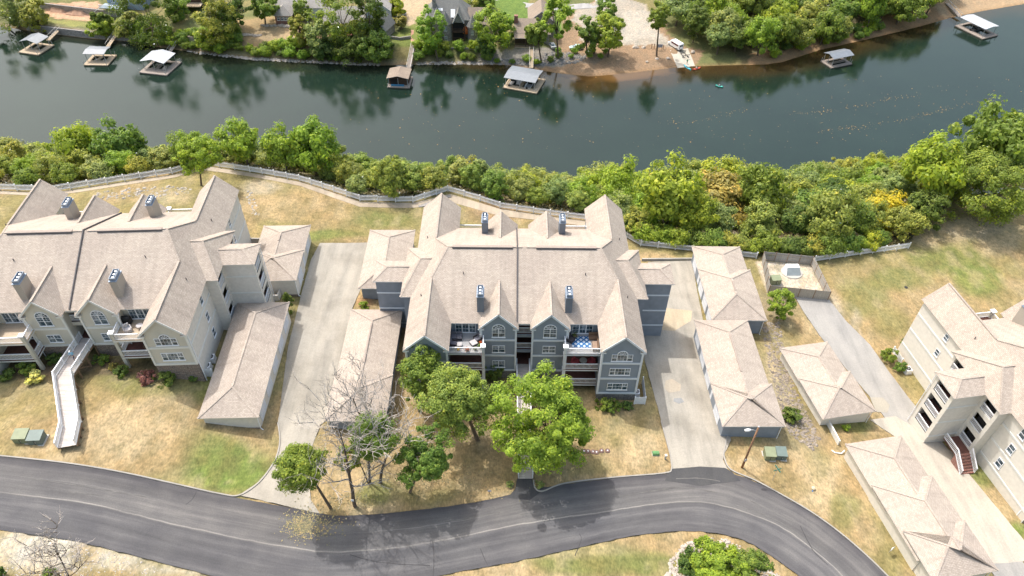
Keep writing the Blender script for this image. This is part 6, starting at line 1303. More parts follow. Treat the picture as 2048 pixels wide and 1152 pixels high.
def van():
    a = PT(1359, 101); b = PT(1341, 88); c = (a+b)/2; hd = math.atan2(b[1]-a[1], b[0]-a[0]); r = thing('passenger_van', 'white passenger van with a maroon side stripe at the boat ramp', 'van', (c[0], c[1], c[2]+.05), hd); P_ = paint('van_white', (.82,.82,.83)); m_ = MB()
    loft([ring(-2.9, .92, .45, 2.1), ring(-2.75, 1., .3, 2.25), ring(1.2, 1., .3, 2.28), ring(1.75, .98, .3, 1.9), ring(2.2, .97, .3, 1.15), ring(2.8, .9, .32, 1.0), ring(2.95, .8, .45, .85)], m_); m_.build('body', P_, r)
    for s in (-1, 1): m_ = MB(); m_.box(-2.3, 1.0, s*1.0-.012+s*.012, s*1.0+.012+s*.012, 1.35, 1.85); m_.build('side_windows', plain('van_stripe', (.10,.02,.03), .2, .2, 2, .6), r)
    m_ = MB(); m_.box(-2.94, -2.9, -.7, .7, 1.3, 1.85); m_.build('rear_window', MT['glass'], r); m_ = MB(); m_.poly([(1.30, -.8, 2.2), (1.30, .8, 2.2), (2.2, .85, 1.2), (2.2, -.85, 1.2)]); o = m_.build('windshield', MT['glass'], r); o.location = (.05, 0, .04); wheels(r, (-1.9, 1.9), 1., .36)
    for s in (-1, 1): m_ = MB(); m_.box(-2.95, -2.9, s*.8-.08, s*.8+.08, .9, 1.2); m_.build('tail_light', plain('tail_red', (.4,.02,.02), .3), r)
    d = (a-b)/np.hypot(*(a-b)[:2]); t0 = a+d*1.0; t1 = PT(1374, 119); L = float(np.hypot(*(t1-a)[:2])); hd2 = math.atan2(a[1]-t1[1], a[0]-t1[0]); tr = thing('boat_trailer', 'empty kayak trailer hitched behind the white van on the ramp', 'trailer', (t1[0], t1[1], t1[2]+.05), hd2); L = min(L, 6.5)
    for nm, seg in (('tongue', [((L-.2, 0, .5), (L*.6, .7, .5)), ((L-.2, 0, .5), (L*.6, -.7, .5))]), ('frame_rail', [((L*.6, .7, .5), (0, .7, .5)), ((L*.6, -.7, .5), (0, -.7, .5))]), ('cross_bar', [((x, -.75, .5), (x, .75, .5)) for x in (0, L*.3, L*.6)]), ('rack_post', [((x, y, .5), (x, y, 1.5)) for x in (.3, L*.55) for y in (-.7, .7)]), ('rack_bar', [((.3, -1., 1.5), (.3, 1., 1.5)), ((L*.55, -1., 1.5), (L*.55, 1., 1.5))])):
        m_ = MB()
        for q in seg: m_.beam(*q, .09, .09)
        m_.each(nm, MT['black'], tr)
    wheels(tr, (L*.25,), .95, .3)
van()
# ------------------------------------------------------------------ people and kayaks
SKIN = plain('skin', (.45,.27,.19), .6, .06, 4); HAIR = plain('hair_dark', (.05,.03,.02), .7)
def person(label, loc, head, shirt, legs, pose='walk', cap=None):
    r = thing('person', label, 'person', loc, head, 'people'); J = {}; s = pose == 'sit'
    J['pel'] = (0, 0, .28 if s else .95); J['che'] = (0.02, 0, .62 if s else 1.28); J['neck'] = (.03, 0, .82 if s else 1.48); J['head'] = (.05, 0, .92 if s else 1.60); J['top'] = (.05, 0, 1.06 if s else 1.73)
    for q, n in ((1, 'l'), (-1, 'r')):
        st = .16*q if pose == 'walk' else 0
        J['sh'+n] = (.02, .19*q, .76 if s else 1.41); J['el'+n] = (.12-st*.5, .27*q, .52 if s else 1.13); J['wr'+n] = (.34-st*.6, .20*q, .50 if s else .90); J['ha'+n] = (.42-st*.6, .18*q, .52 if s else .83)
        if s: J['hi'+n] = (.05, .1*q, .25); J['kn'+n] = (.48, .14*q, .42); J['an'+n] = (.85, .13*q, .14); J['fo'+n] = (.98, .13*q, .2)
        else: J['hi'+n] = (0, .1*q, .9); J['kn'+n] = (.05+st, .1*q, .5); J['an'+n] = (-.05+st*1.6, .1*q, .09); J['fo'+n] = (.13+st*1.6, .11*q, .05)
    E_ = [('pel', 'che'), ('che', 'neck'), ('neck', 'head'), ('head', 'top')]
    for n in 'lr': E_ += [('che', 'sh'+n), ('sh'+n, 'el'+n), ('el'+n, 'wr'+n), ('wr'+n, 'ha'+n), ('pel', 'hi'+n), ('hi'+n, 'kn'+n), ('kn'+n, 'an'+n), ('an'+n, 'fo'+n)]
    R_ = dict(pel=.15, che=.16, neck=.06, head=.095, top=.08, sh=.075, el=.05, wr=.038, ha=.045, hi=.1, kn=.065, an=.045, fo=.04); nm = list(J); me = bpy.data.meshes.new('body'); me.from_pydata([J[k] for k in nm], [(nm.index(a), nm.index(b)) for a, b in E_], []); o = link('body', me, r)
    md = o.modifiers.new('skin', 'SKIN'); o.data.skin_vertices[0].data[0].use_root = True
    for i, k in enumerate(nm):
        rr = R_.get(k, R_.get(k[:-1], .06)); o.data.skin_vertices[0].data[i].radius = (rr, rr)
    o.modifiers.new('sub', 'SUBSURF').levels = 1; dg = bpy.context.evaluated_depsgraph_get(); m2 = bpy.data.meshes.new_from_object(o.evaluated_get(dg)); o.modifiers.clear(); o.data = m2; m2.materials.clear()
    for q in (SKIN, shirt, legs, HAIR): m2.materials.append(q)
    zt, zb, zn = (.80, .30, .82) if s else (1.46, .92, 1.48)
    for f in m2.polygons:
        c = f.center; f.use_smooth = True
        arm = abs(c.y) > .17 and ((c.x > .2 and s) or (c.z < 1.1 and not s)) and c.z > (.4 if s else .75)
        f.material_index = 3 if (c.z > (1.0 if s else 1.66) or (c.z > zn+.05 and c.x < .0)) else 0 if c.z > zn else 0 if arm else 1 if c.z > zb and not (s and c.x > .3) else 2 if (c.z > .45 or s) else 0
    if cap: m_ = MB(); hz = J['top'][2]; m_.tube([(.05, 0, hz-.03), (.05, 0, hz+.07)], [.12, .08], 10); m_.box(.12, .27, -.08, .08, hz-.03, hz); m_.build('cap', cap, r, kind='stuff')
    return r
cl = lambda n, c: plain('cloth_'+n, c, .8, .1, 6)
pp = RAMP_L[1]+(RAMP_L[0]-RAMP_L[1])*.42; dd = RAMP_L[1]-RAMP_L[0]
person('person in a light blue top and white cap walking down the white ramp', (pp[0], pp[1], pp[2]+.01), math.atan2(dd[1], dd[0]), cl('light_blue', (.22,.42,.55)), cl('navy', (.05,.06,.1)), 'walk', MT['white_p'])
p = PT(1373.5, 128); person('person in a green shirt standing on the boat ramp', (p[0], p[1], p[2]+.03), -1.2, cl('green', (.05,.35,.15)), cl('dark', (.04,.04,.05)), 'stand')
def kayak(label, a_px, b_px, c):
    a = PZ(*a_px, WATER); b = PZ(*b_px, WATER); c0 = (a+b)/2; hd = math.atan2(b[1]-a[1], b[0]-a[0]); L = float(np.hypot(*(b-a)[:2])); r = thing('kayak', label, 'kayak', (c0[0], c0[1], WATER), hd, 'kayaks on the river'); m_ = MB(); secs = []
    for t in np.linspace(-.5, .5, 9):
        w = .42*max(.03, 1-(abs(t)*2)**2.2); z = .22+.2*(abs(t)*2)**3; secs.append([(t*L, -w, z), (t*L, -w*.6, -.12+.1*abs(t)), (t*L, w*.6, -.12+.1*abs(t)), (t*L, w, z), (t*L, w*.4, z+.07), (t*L, -w*.4, z+.07)])
    loft(secs, m_); m_.build('hull', plain('kayak_'+label[:6], c, .35, .05, 2, .5), r, smooth=False); m_ = MB(); m_.box(-.5, .5, -.24, .24, .2, .31); m_.build('seat_well', MT['black'], r); return r, c0, hd
k1 = kayak('turquoise kayak with its nose on the boat ramp', (1367,131), (1382,141), (.05,.42,.52)); k2 = kayak('orange red kayak floating beside the boat ramp', (1384,140.5), (1401,136), (.55,.10,.05)); k3 = kayak('small teal kayak paddled alone out on the river', (1431,171.5), (1446,175), (.06,.50,.42))
person('person sitting in the orange red kayak', (k2[1][0], k2[1][1], WATER-.03), k2[2], cl('white', (.7,.7,.7)), cl('dark2', (.05,.05,.06)), 'sit'); person('person paddling the small teal kayak', (k3[1][0], k3[1][1], WATER-.03), k3[2]+math.pi, cl('pale_blue', (.5,.55,.6)), cl('dark3', (.05,.05,.06)), 'sit')
m_ = MB(); m_.tube([(.35, -1.1, .75), (.35, 1.1, .95)], [.02, .02], 5); m_.box(.33, .37, -1.35, -1.05, .66, .80); m_.box(.33, .37, 1.05, 1.35, .9, 1.04); tag(m_.build('paddle', MT['black'], None, loc=(k3[1][0], k3[1][1], WATER), rz=k3[2]+math.pi), 'double bladed paddle held across the small teal kayak', 'paddle')
# ------------------------------------------------------------------ far bank trees
def ftree(label, base, crown, rpx, leaf, hk=1., seed=0, n=4200, bark=None, shape='round', hollow=.4):
    if rpx > 28 and crown[1] < 45: hk *= 1.35; crown = (crown[0], crown[1]-10)
    hero(label, base, crown, rpx, leaf, hk, int(n*1.5), .40, 56, 900+seed, shape, bark=bark, r0=.28, cr=.34, hollow=hollow, group='trees on the far bank')
FT = [((18,58),(20,22),38,'greygreen',1.,'large grey green tree at the upper left corner'),((62,62),(70,30),24,'olive',1.2,'yellowish green tree left of the terraced garden'),((205,60),(203,38),16,'dark',1.,'rounded dark green bush tree right of the brick patio'),((190,72),(200,56),22,'yellowgreen',.7,'wide yellow green shrub tree above the second dock'),((250,72),(262,50),26,'greygreen',.9,'grey green shrub tree between second and third docks'),((300,84),(305,32),46,'dark',1.05,'large dark green tree above the third dock'),((345,40),(352,10),24,'green',1.,'green tree beside the dark timber deck'),((283,70),(285,62),18,'bright',.8,'light green bush tree above the low concrete wall'),
 ((425,96),(425,42),34,'olive',1.35,'tall yellowish tree right of the round patio'),((408,98),(415,85),22,'yellowgreen',.8,'low yellow green tree at the bank below the tall yellowish one'),((468,60),(462,24),34,'dark',1.,'dark green tree behind the sandy yard'),((450,80),(455,60),24,'green',.9,'green tree at the left end of the sandy yard'),((531,50),(527,12),22,'green',1.,'slender tree with bare trunk in front of the grey roofed house'),
 ((603,98),(600,62),17,'olive',1.7,'narrow yellow green tree below the red brick bay'),((600,40),(606,28),18,'green',1.,'small tree beside the red brick bay'),((636,118),(632,72),26,'greygreen',1.3,'grey green tree leaning at the bank right of the narrow one'),((640,122),(645,102),22,'dark',1.1,'dark bank tree below the grey green one'),((690,84),(680,30),48,'green',1.,'broad green tree in front of the pale blue house'),((735,85),(738,38),30,'dark',1.3,'dark tall tree right of the broad green tree'),((704,92),(705,68),26,'olive',.9,'bushy olive tree in front of the pale blue house deck'),((700,122),(700,105),34,'dark',.8,'low dark tree overhanging the water left of the boathouse'),((748,122),(752,103),34,'green',.8,'dense green tree on the bank left of the long gangway'),((770,76),(756,60),14,'dark',1.3,'dark conical tree beside the stone cottage'),
 ((876,124),(861,62),27,'bright',1.35,'light green tree with bare lower trunk in front of the stone manor'),((803,58),(800,42),11,'brownolive',.8,'small brownish orange tree beside the cottage'),((795,32),(790,10),18,'yellowgreen',.9,'yellow green tree behind the cottage drive'),((930,78),(932,62),6,'orange',1.2,'reddish shrub tree at the stone manor porch'),((938,30),(932,12),20,'olive',.8,'olive tree behind the stone manor'),((984,116),(978,52),34,'bright',1.35,'tall light green tree between stone manor and brown house'),((968,118),(972,100),16,'dark',1.4,'ivy dark tree base left of the rip rap bank'),((1010,80),(1008,52),22,'bright',1.2,'light green tree touching the brown roof'),((960,18),(965,8),20,'green',1.,'green tree at the top edge right of the stone manor'),
 ((1117,118),(1110,40),31,'bright',1.45,'tall light green tree right of the brown roofed house'),((1083,126),(1072,66),20,'green',1.6,'thin airy tree with two trunks above the wide dock'),((1174,112),(1172,62),22,'green',1.4,'green tree right of the pale green sedan'),((1188,106),(1192,66),14,'greygreen',1.6,'slim grey green tree behind the green one'),((1216,114),(1226,66),31,'yellowgreen',1.15,'bright yellow green tree left of the sandy beach'),((1220,40),(1215,18),20,'green',1.,'green tree above the yellow green tree'),((1313,112),(1318,32),20,'green',1.6,'tall thin tree with bare trunk alone on the beach')]
for i, (b, c, r_, lf, hk, lab) in enumerate(FT): ftree(lab, b, c, r_, lf, hk, i)
# riverside wood on the right, tree by tree
g = np.random.default_rng(11); done = []
for k in range(4000):
    px = g.uniform(1345, 1900); py = g.uniform(-45, 118); lim = np.interp(px, [1345,1400,1450,1560,1640,1740,1860,1900], [60,104,112,112,92,66,34,12])
    if py > lim or (px < 1420 and py < 20+(1420-px)*.1 and px < 1330): continue
    B = PT(px, py)
    if any((B[0]-a)**2+(B[1]-b)**2 < 6.2**2 for a, b in done): continue
    done.append((B[0], B[1])); i = len(done); lf = ['green','bright','green','yellowgreen','dark','greygreen','olive','bright'][int(g.integers(8))]; s = g.uniform(1.25, 1.9)
    cn = {'olive': 'olive green', 'greygreen': 'grey green', 'green': 'mid green', 'bright': 'light green', 'yellowgreen': 'yellow green', 'dark': 'dark green'}[lf]; wh = 'near the boat ramp' if px < 1520 else 'above the small grey dock' if px < 1720 else 'left of the rightmost dock'; dp = 'at its water edge' if lim-py < 30 else 'further back'
    put('broad' if g.uniform() < .75 else 'tall', int(g.integers(5)) if True else 0, tuple(B), s, lf, f'{cn} tree in far wood {wh}, {dp}', 'tree', f'{cn} far bank wood trees {wh}, {dp}', rz=g.uniform(0, 6.3), sz=g.uniform(.85, 1.25))
print('far wood', len(done))
# bank shrubs, one by one
done = []
for k in range(2600):
    seg = [(500, 780, 96, 122), (835, 985, 99, 122), (280, 480, 70, 108), (985, 1110, 122, 134), (1110, 1220, 104, 118), (1540, 1800, 60, 118)][int(g.integers(6))]; px = g.uniform(*seg[:2]); py = g.uniform(*seg[2:]); lim = np.interp(px, [280,400,500,640,760,985,1110,1220,1540,1640,1740,1800], [90,104,117,124,129,128,136,124,122,98,74,60])
    if py > lim-2: continue
    B = PT(px, py)
    if any((B[0]-a)**2+(B[1]-b)**2 < (2.5 if px < 985 else 3.1)**2 for a, b in done): continue
    done.append((B[0], B[1])); lf = ['green','bright','dark','green','bright'][int(g.integers(5))]; cn = {'olive': 'olive', 'green': 'mid green', 'bright': 'light green', 'dark': 'dark green'}[lf]
    wh = 'below the round patio' if px < 490 else 'below the sandy yard' if px < 790 else 'below the stone manor lawn' if px < 985 else 'on the rip rap slope' if px < 1230 else 'under the right far wood'
    put('scrub', int(g.integers(3)), tuple(B), g.uniform(.6, 1.0)*(.7 if 985 < px < 1230 else 1.2), lf, f'{cn} bank shrub {wh} across the river', 'bush', f'{cn} bank shrubs {wh}', rz=g.uniform(0, 6.3))
print('bank shrubs', len(done))

# ------------------------------------------------------------------ furniture on the balconies
def fthing(name, label, cat, ob, x, y, z, rz=0, group=None): p = lw(x, y, z, ob); return thing(name, label, cat, tuple(p), rz+ob.rotation_euler.z, group)
CUSH = plain('cushion_grey', (.13,.13,.155), .9, .15, 3); WICK = plain('wicker_dark', (.045,.04,.045), .8, .3, 12); CUSHL = plain('cushion_pale', (.42,.40,.40), .9, .1, 3); BRN = plain('wicker_brown', (.16,.10,.065), .8, .25, 10); REDC = plain('red_cushion', (.28,.05,.055), .8, .15, 4)
def armchair(label, ob, x, y, z, rz, cush=CUSH, frame=WICK, w=.85):
    r = fthing('patio_chair', label, 'chair', ob, x, y, z, rz, 'patio chairs'); m_ = MB(); m_.box(-w/2, w/2, -.4, .4, 0.02, .3); m_.build('base', frame, r); m_ = MB(); m_.box(-w/2+.1, w/2-.1, -.42, .28, .3, .46); m_.build('seat_cushion', cush, r); m_ = MB(); m_.beam((-w/2+.08, .36, .62), (w/2-.08, .36, .62), .16, .7); m_.build('backrest', cush, r)
    for s in (-1, 1): m_ = MB(); m_.box(s*w/2-.06, s*w/2+.06, -.4, .42, .3, .6); m_.build('arm', frame, r)
Z3 = 7.25
armchair('dark wicker lounge chair by the right rail of the upper left balcony', B_MID, -6.15, -10.6, Z3, -.9); r = fthing('ottoman', 'square pale cushioned ottoman in front of the lounge chair, upper left balcony', 'ottoman', B_MID, -6.65, -11.35, Z3, .6)
m_ = MB(); m_.box(-.4, .4, -.4, .4, .02, .3); m_.build('base', WICK, r); m_ = MB(); m_.box(-.42, .42, -.42, .42, .3, .44); m_.build('cushion', CUSHL, r)
r = fthing('patio_sofa', 'grey patio sofa in the back corner of the upper left balcony', 'sofa', B_MID, -8.95, -10.3, Z3, 0); m_ = MB(); m_.box(-.75, .75, -.45, .45, .02, .32); m_.build('base', WICK, r)
for k in (-.37, .37): m_ = MB(); m_.box(k-.35, k+.35, -.42, .3, .32, .48); m_.build('seat_cushion', CUSH, r); m_ = MB(); m_.box(k-.35, k+.35, .28, .46, .4, .85); m_.build('back_cushion', CUSH, r)
armchair('dark chair at the left wall of the upper left balcony', B_MID, -9.3, -11.5, Z3, 1.4, CUSH); r = fthing('ottoman', 'small pale stool beside the chair at the left wall, upper left balcony', 'stool', B_MID, -8.5, -11.65, Z3, .1); m_ = MB(); m_.box(-.32, .32, -.32, .32, .02, .3); m_.build('base', WICK, r); m_ = MB(); m_.box(-.33, .33, -.33, .33, .3, .42); m_.build('cushion', CUSHL, r)
def pot(label, ob, x, y, z, c, rr=.16):
    r = fthing('flower_pot', label, 'flower pot', ob, x, y, z, 0, 'flower pots'); m_ = MB(); m_.tube([(0, 0, 0), (0, 0, .28)], [rr*.7, rr], 10); m_.build('pot', BRN, r); g_ = np.random.default_rng(int(abs(x*100))); P_ = g_.normal(size=(120, 3))*rr*.6+np.array([0, 0, .42]); me = leaf_mesh('flowers', P_, g_.normal(size=(120, 3))+np.array([0, 0, 1]), np.full(120, .09), g_.uniform(0, 1, 120)); me.materials.append(c); link('flowers', me, r)
FO = leafmat('flowers_orange', (.5,.12,.03), .3); FY = leafmat('flowers_yellow', (.5,.35,.03), .3)
pot('pot of yellow flowers at the left end of the upper left balcony rail', B_MID, -8.6, -12.5, Z3, FY); pot('orange flower pot in the middle of the upper left balcony rail', B_MID, -7.45, -12.55, Z3, FO, .26); pot('green potted plant at the right end of the upper left balcony rail', B_MID, -6.4, -12.4, Z3, LM['green']); pot('potted orange plant beside the bay wall, upper left balcony', B_MID, -5.75, -11.4, Z3, FO); pot('potted plant beside the lounge chair, upper left balcony', B_MID, -5.8, -11.9, Z3, LM['green'], .2)
def flag():
    r = fthing('flag', 'small striped flag hanging from the upper left balcony post', 'flag', B_MID, -5.55, -13.0, 7.9, 0); m_ = MB(); m_.tube([(0, 0, 0), (0, -.6, .25)], [.015, .015], 5); m_.build('flag_pole', MT['steel'], r); m_ = MB(); n = 13
    for i in range(n): z1 = .2-i*1.0/n; z0 = .2-(i+1)*1.0/n; m_.poly([(0, -.55, z0), (.02, -.05, z0-.2), (.02, -.05, z1-.2), (0, -.55, z1)], i % 2)
    m_.build('cloth', [cl('flag_red', (.5,.03,.05)), cl('flag_white', (.75,.75,.75))], r, kind='stuff'); m_ = MB(); m_.poly([(-.01, -.57, -.2), (-.005, -.33, -.3), (-.005, -.33, .1), (-.01, -.57, .2)]); m_.build('canton', cl('flag_blue', (.03,.05,.25)), r)
flag()
def rug():
    t = NT('rug_pattern', .95, .1); uv = t.coord('UV'); c = t.node('ShaderNodeTexChecker', i_Vector=t.map(uv, (1.15, 1.15, 1), (0, 0, math.pi/4)), i_Scale=2.)
    sp = t.node('ShaderNodeSeparateXYZ', i_0=t.map(uv, (1.9, 1.9, 1), (0, 0, math.pi/4))); fx = t.math('PINGPONG', sp.outputs[0], .5); fy = t.math('PINGPONG', sp.outputs[1], .5); d = t.math('MINIMUM', fx, fy); dm = t.math('MAXIMUM', fx, fy)
    a = t.ramp(d, [(.16, (.02,.12,.30)), (.2, (.55,.62,.68))]); b = t.ramp(dm, [(.33, (1, 1, 1)), (.37, (.25,.4,.6)), (.43, (1, 1, 1))]); t.col(t.mix(1., a, b, 'MULTIPLY'))
    m_ = MB(); m_.box(-1.25, 1.25, -1., 1., 0, .025); o = m_.build('rug', t.mat, None, loc=tuple(lw(7.55, -10.75, Z3+.006, B_MID))); tag(o, 'blue and white diamond patterned rug on the upper right balcony', 'rug')
rug()
r = fthing('patio_sofa', 'brown wicker bench against the right wall of the upper right balcony', 'sofa', B_MID, 9.35, -11.7, Z3, -math.pi/2); m_ = MB(); m_.box(-.75, .75, -.4, .4, .02, .35); m_.build('base', BRN, r); m_ = MB(); m_.box(-.7, .7, -.38, .25, .35, .47); m_.build('seat_cushion', plain('cushion_tan', (.28,.2,.15), .9), r); m_ = MB(); m_.box(-.75, .75, .28, .42, .35, .85); m_.build('backrest', BRN, r)
r = fthing('patio_sofa', 'brown bench at the back right corner of the upper right balcony', 'sofa', B_MID, 9.2, -10.1, Z3, 0); m_ = MB(); m_.box(-.6, .6, -.38, .38, .02, .38); m_.build('base', BRN, r); m_ = MB(); m_.box(-.6, .6, .25, .4, .38, .85); m_.build('backrest', BRN, r)
armchair('dark chair among plants at the back left of the upper right balcony', B_MID, 6.2, -10.6, Z3, .9, WICK); pot('bushy potted plant at the back left of the upper right balcony', B_MID, 6.75, -9.9, Z3, LM['dark'], .35)
armchair('red chair left of the table on the middle right balcony', B_MID, 6.9, -11.9, 4.2, .9, REDC, REDC); armchair('red chair right of the table on the middle right balcony', B_MID, 9.0, -11.9, 4.2, -.9, REDC, REDC); r = fthing('patio_table', 'round table between two red chairs on the middle right balcony', 'table', B_MID, 7.95, -11.9, 4.2); m_ = MB(); m_.tube([(0, 0, .68), (0, 0, .73)], [.5, .5], 16); m_.build('table_top', plain('table_stone', (.3,.28,.25), .6), r); m_ = MB(); m_.tube([(0, 0, 0), (0, 0, .68)], [.2, .06], 8); m_.build('pedestal', MT['black'], r)
armchair('cream patio chair on the upper balcony of the beige building', B_LEFT, 6.6, -11.3, Z3, .6, CUSHL, CUSHL); r = fthing('patio_table', 'low table on the upper balcony of the beige building', 'table', B_LEFT, 8.0, -10.9, Z3); m_ = MB(); m_.tube([(0, 0, .5), (0, 0, .55)], [.42, .42], 12); m_.build('table_top', CUSHL, r); m_ = MB(); m_.tube([(0, 0, 0), (0, 0, .5)], [.05, .05], 6); m_.build('leg', MT['black'], r)
armchair('dark patio chair on the lower balcony of the beige building', B_LEFT, 8.3, -11.6, 4.2, -.5, BRN, BRN); r = fthing('grill', 'black covered grill at the back of the beige building upper balcony', 'grill', B_LEFT, 6.1, -9.9, Z3); m_ = MB(); m_.box(-.55, .55, -.3, .3, .05, .9); m_.build('cart', MT['black'], r); m_ = MB(); m_.tube([(-.5, 0, .9), (.5, 0, .9)], [.3, .3], 10); m_.build('hood', MT['black'], r)
# ------------------------------------------------------------------ entry stair of the cream building
def entry_stair():
    r = fthing('entry_stair', 'white railed entry steps at the foot of the cream building stair tower', 'stairs', B_RIGHT, -17.6, -3.6, 0, 0); bz = tz(*lw(-17.6, -5, 0, B_RIGHT)[:2])-(B_RIGHT.location.z)
    for i in range(7): m_ = MB(); z1 = 1.12-i*(1.12-bz)/7; m_.box(-1.0, 1.0, -1.2-(i+1)*.3, -1.2-i*.3, bz-.3, z1); m_.build('step', BRICK, r)
    m_ = MB(); m_.box(-1.0, 1.1, -1.2, 1.4, .9, 1.13); m_.build('landing', MT['redbrown'], r)
    for s in (-1., 1.): railing(r, [(s, -3.3, bz+.05), (s, -1.2, 1.12)], sp=.18); 
    railing(r, [(-1., -1.2, 1.13), (-1., 1.4, 1.13)], sp=.18)
entry_stair()
# ------------------------------------------------------------------ rocks, fallen leaves, stepping stones, lawn bits
def rock(g_, s, n=1):
    v = [Vector(q)*(.8+.4*g_.random()) for q in ((1, 0, -.2), (0, 1, -.2), (-1, 0, -.2), (0, -1, -.2), (.75, .7, -.1), (-.7, .75, -.1), (-.75, -.7, -.1), (.7, -.75, -.1), (.45, .1, .55), (-.3, .4, .6), (-.35, -.4, .5), (.2, -.45, .55))]
    return [q*s for q in v]
ROCKS = []
def rock_meshes():
    for k in range(6):
        g_ = random.Random(k); b = bmesh.new()
        for q in rock(g_, 1.): b.verts.new(q)
        bmesh.ops.convex_hull(b, input=b.verts); me = bpy.data.meshes.new('rock'); b.to_mesh(me); b.free(); ROCKS.append(me)
rock_meshes()
def rockfield(name, label, poly_px, n, s0, s1, c, seed, sink=.2, obj=None):
    g_ = np.random.default_rng(seed); pts = []; xs = [q[0] for q in poly_px]; ys = [q[1] for q in poly_px]; V = []; Fc = []
    while len(pts) < n:
        px, py = g_.uniform(min(xs), max(xs)), g_.uniform(min(ys), max(ys))
        if inpoly(np.array([px]), np.array([py]), poly_px)[0]: pts.append((px, py))
    w = np.array([PT(*q) for q in poly_px]); z_ = w[:, 2].mean()
    for px, py in pts:
        p = PZ(px, py, z_); z = tz(p[0], p[1]); p = PZ(px, py, z); z = tz(p[0], p[1]); me = ROCKS[int(g_.integers(6))]; s = s0+(s1-s0)*g_.uniform()**2.2; a = g_.uniform(0, 6.28); ca, sa = math.cos(a), math.sin(a); b = len(V); fl = g_.uniform(.5, 1.)
        for v in me.vertices: x, y, q = v.co*s; V.append((p[0]+x*ca-y*sa, p[1]+x*sa+y*ca, z+q*fl+s*(.15-sink)))
        for f in me.polygons: Fc.append(tuple(b+i for i in f.vertices))
    me = bpy.data.meshes.new(name); me.from_pydata(V, [], Fc); me.materials.append(plain(name+'_stone', c, .9, .35, 1.3, .2, bump=.3)); o = link(name, me); o['kind'] = 'stuff'; tag(o, label, 'rocks'); return o
rockfield('rock_strip', 'rough grey stones in the ditch beside the right garage row', [(1525,650),(1560,640),(1575,740),(1600,800),(1640,880),(1625,900),(1580,870),(1555,800),(1535,720)], 1100, .06, .34, (.235,.20,.165), 1)
rockfield('rock_bed', 'pale broken stones covering the island at the bottom edge', [(1330,1160),(1340,1120),(1365,1090),(1400,1076),(1440,1076),(1480,1092),(1520,1120),(1570,1160)], 900, .08, .34, (.38,.335,.29), 2)
rockfield('rock_outcrop', 'pale rock ledges in the dry lawn behind the beige building', [(190,385),(300,372),(390,372),(395,385),(330,392),(200,400)], 130, .1, .5, (.33,.30,.26), 3); rockfield('rock_scatter', 'thin line of pale stones in the lawn right of the beige building rear wing', [(488,380),(505,384),(515,420),(520,432),(505,430),(495,400)], 60, .08, .3, (.36,.33,.29), 4)
rockfield('riprap', 'grey rip rap stones on the far bank below the brown roofed house', [(975,102),(1120,104),(1180,112),(1150,128),(1090,132),(1000,130),(965,124)], 900, .2, .75, (.20,.19,.18), 5); rockfield('riprap', 'pale stones along the far water edge between third dock and boathouse', [(370,100),(500,114),(640,121),(760,127),(760,132),(640,127),(500,120),(390,107)], 420, .2, .7, (.30,.275,.25), 6); rockfield('riprap', 'stones at the far water edge below the stone manor', [(832,123),(900,122),(985,124),(985,129),(900,129),(832,130)], 200, .2, .7, (.30,.27,.24), 7)
rockfield('yard_gravel', 'small stones scattered inside the wooden yard', [(1528,524),(1618,532),(1648,592),(1540,582)], 260, .04, .16, (.36,.33,.30), 8, .1); rockfield('shoulder_gravel', 'pale gravel stones on the shoulder at the lower left', [(0,1068),(110,1085),(240,1112),(330,1140),(300,1152),(0,1152)], 500, .03, .12, (.42,.38,.33), 9, .1)
BST = plain('boulder_stone', (.36,.31,.26), .9, .3, 1.2, .2, bump=.3)
for k, (px, s, lab) in enumerate([((1271,95),.9,'flat pale boulder at the left of the beach'),((1287,95),.7,'dark boulder right of the flat pale one on the beach'),((1314,118),.55,'pale boulder at the foot of the lone beach tree'),((1294,124),.45,'small pale boulder in the middle of the beach sand'),((1386,104),.8,'yellowish boulder right of the boat ramp'),((1336,117),.6,'mossy boulder left of the boat ramp')]):
    o = link('boulder', ROCKS[k], None, tuple(PT(*px, .15)), k*1.1); o.scale = (s*1.3, s, s*.8)
    if not ROCKS[k].materials: ROCKS[k].materials.append(BST)
    tag(o, lab, 'boulder', 'boulders on the beach')
def whites(px, lab, n, seed):
    g_ = random.Random(seed); w = [Vector(PT(*q)) for q in px]; r = thing('stacked_stone_wall', lab, 'wall', tuple(w[0]))
    for i in range(n):
        t = i/(n-1)*(len(w)-1); j = min(int(t), len(w)-2); p = w[j].lerp(w[j+1], t-j); o = link('stone', ROCKS[i % 6], r, p-w[0]+Vector((g_.uniform(-.3, .3), g_.uniform(-.3, .3), .2)), g_.uniform(0, 6)); s = g_.uniform(.5, .95); o.scale = (s*1.2, s*.8, s*.7)
whites([(460,88),(468,72),(490,70),(520,72)], 'pale dry stone wall at the left of the sandy yard', 22, 1); whites([(522,52),(560,52),(592,55)], 'low line of stones above the sandy yard', 18, 2); whites([(573,83),(580,78),(592,82)], 'pile of pale stones at the right of the sandy yard', 12, 3)
for k, px in enumerate([(1168,903),(1176,903),(1186,904),(1193,905),(1203,902),(1215,902)]):
    r = thing('stepping_stone', f'{["leftmost","second","third","fourth","fifth","rightmost"][k]} of six round stones in a row on the lawn right of the big tree', 'stepping stone', tuple(PT(*px)), 0, 'row of round stones'); m_ = MB(); m_.tube([(0, 0, -.05), (0, 0, .10), (0, 0, .13)], [.33, .33, .27], 12); m_.build('disc', plain('step_stone%d' % k, (.16,.10,.085), .8, .2, 3), r); m_ = MB(); m_.tube([(0, 0, .13), (0, 0, .17)], [.10, .08], 8); m_.build('top', MT['white_p'], r)
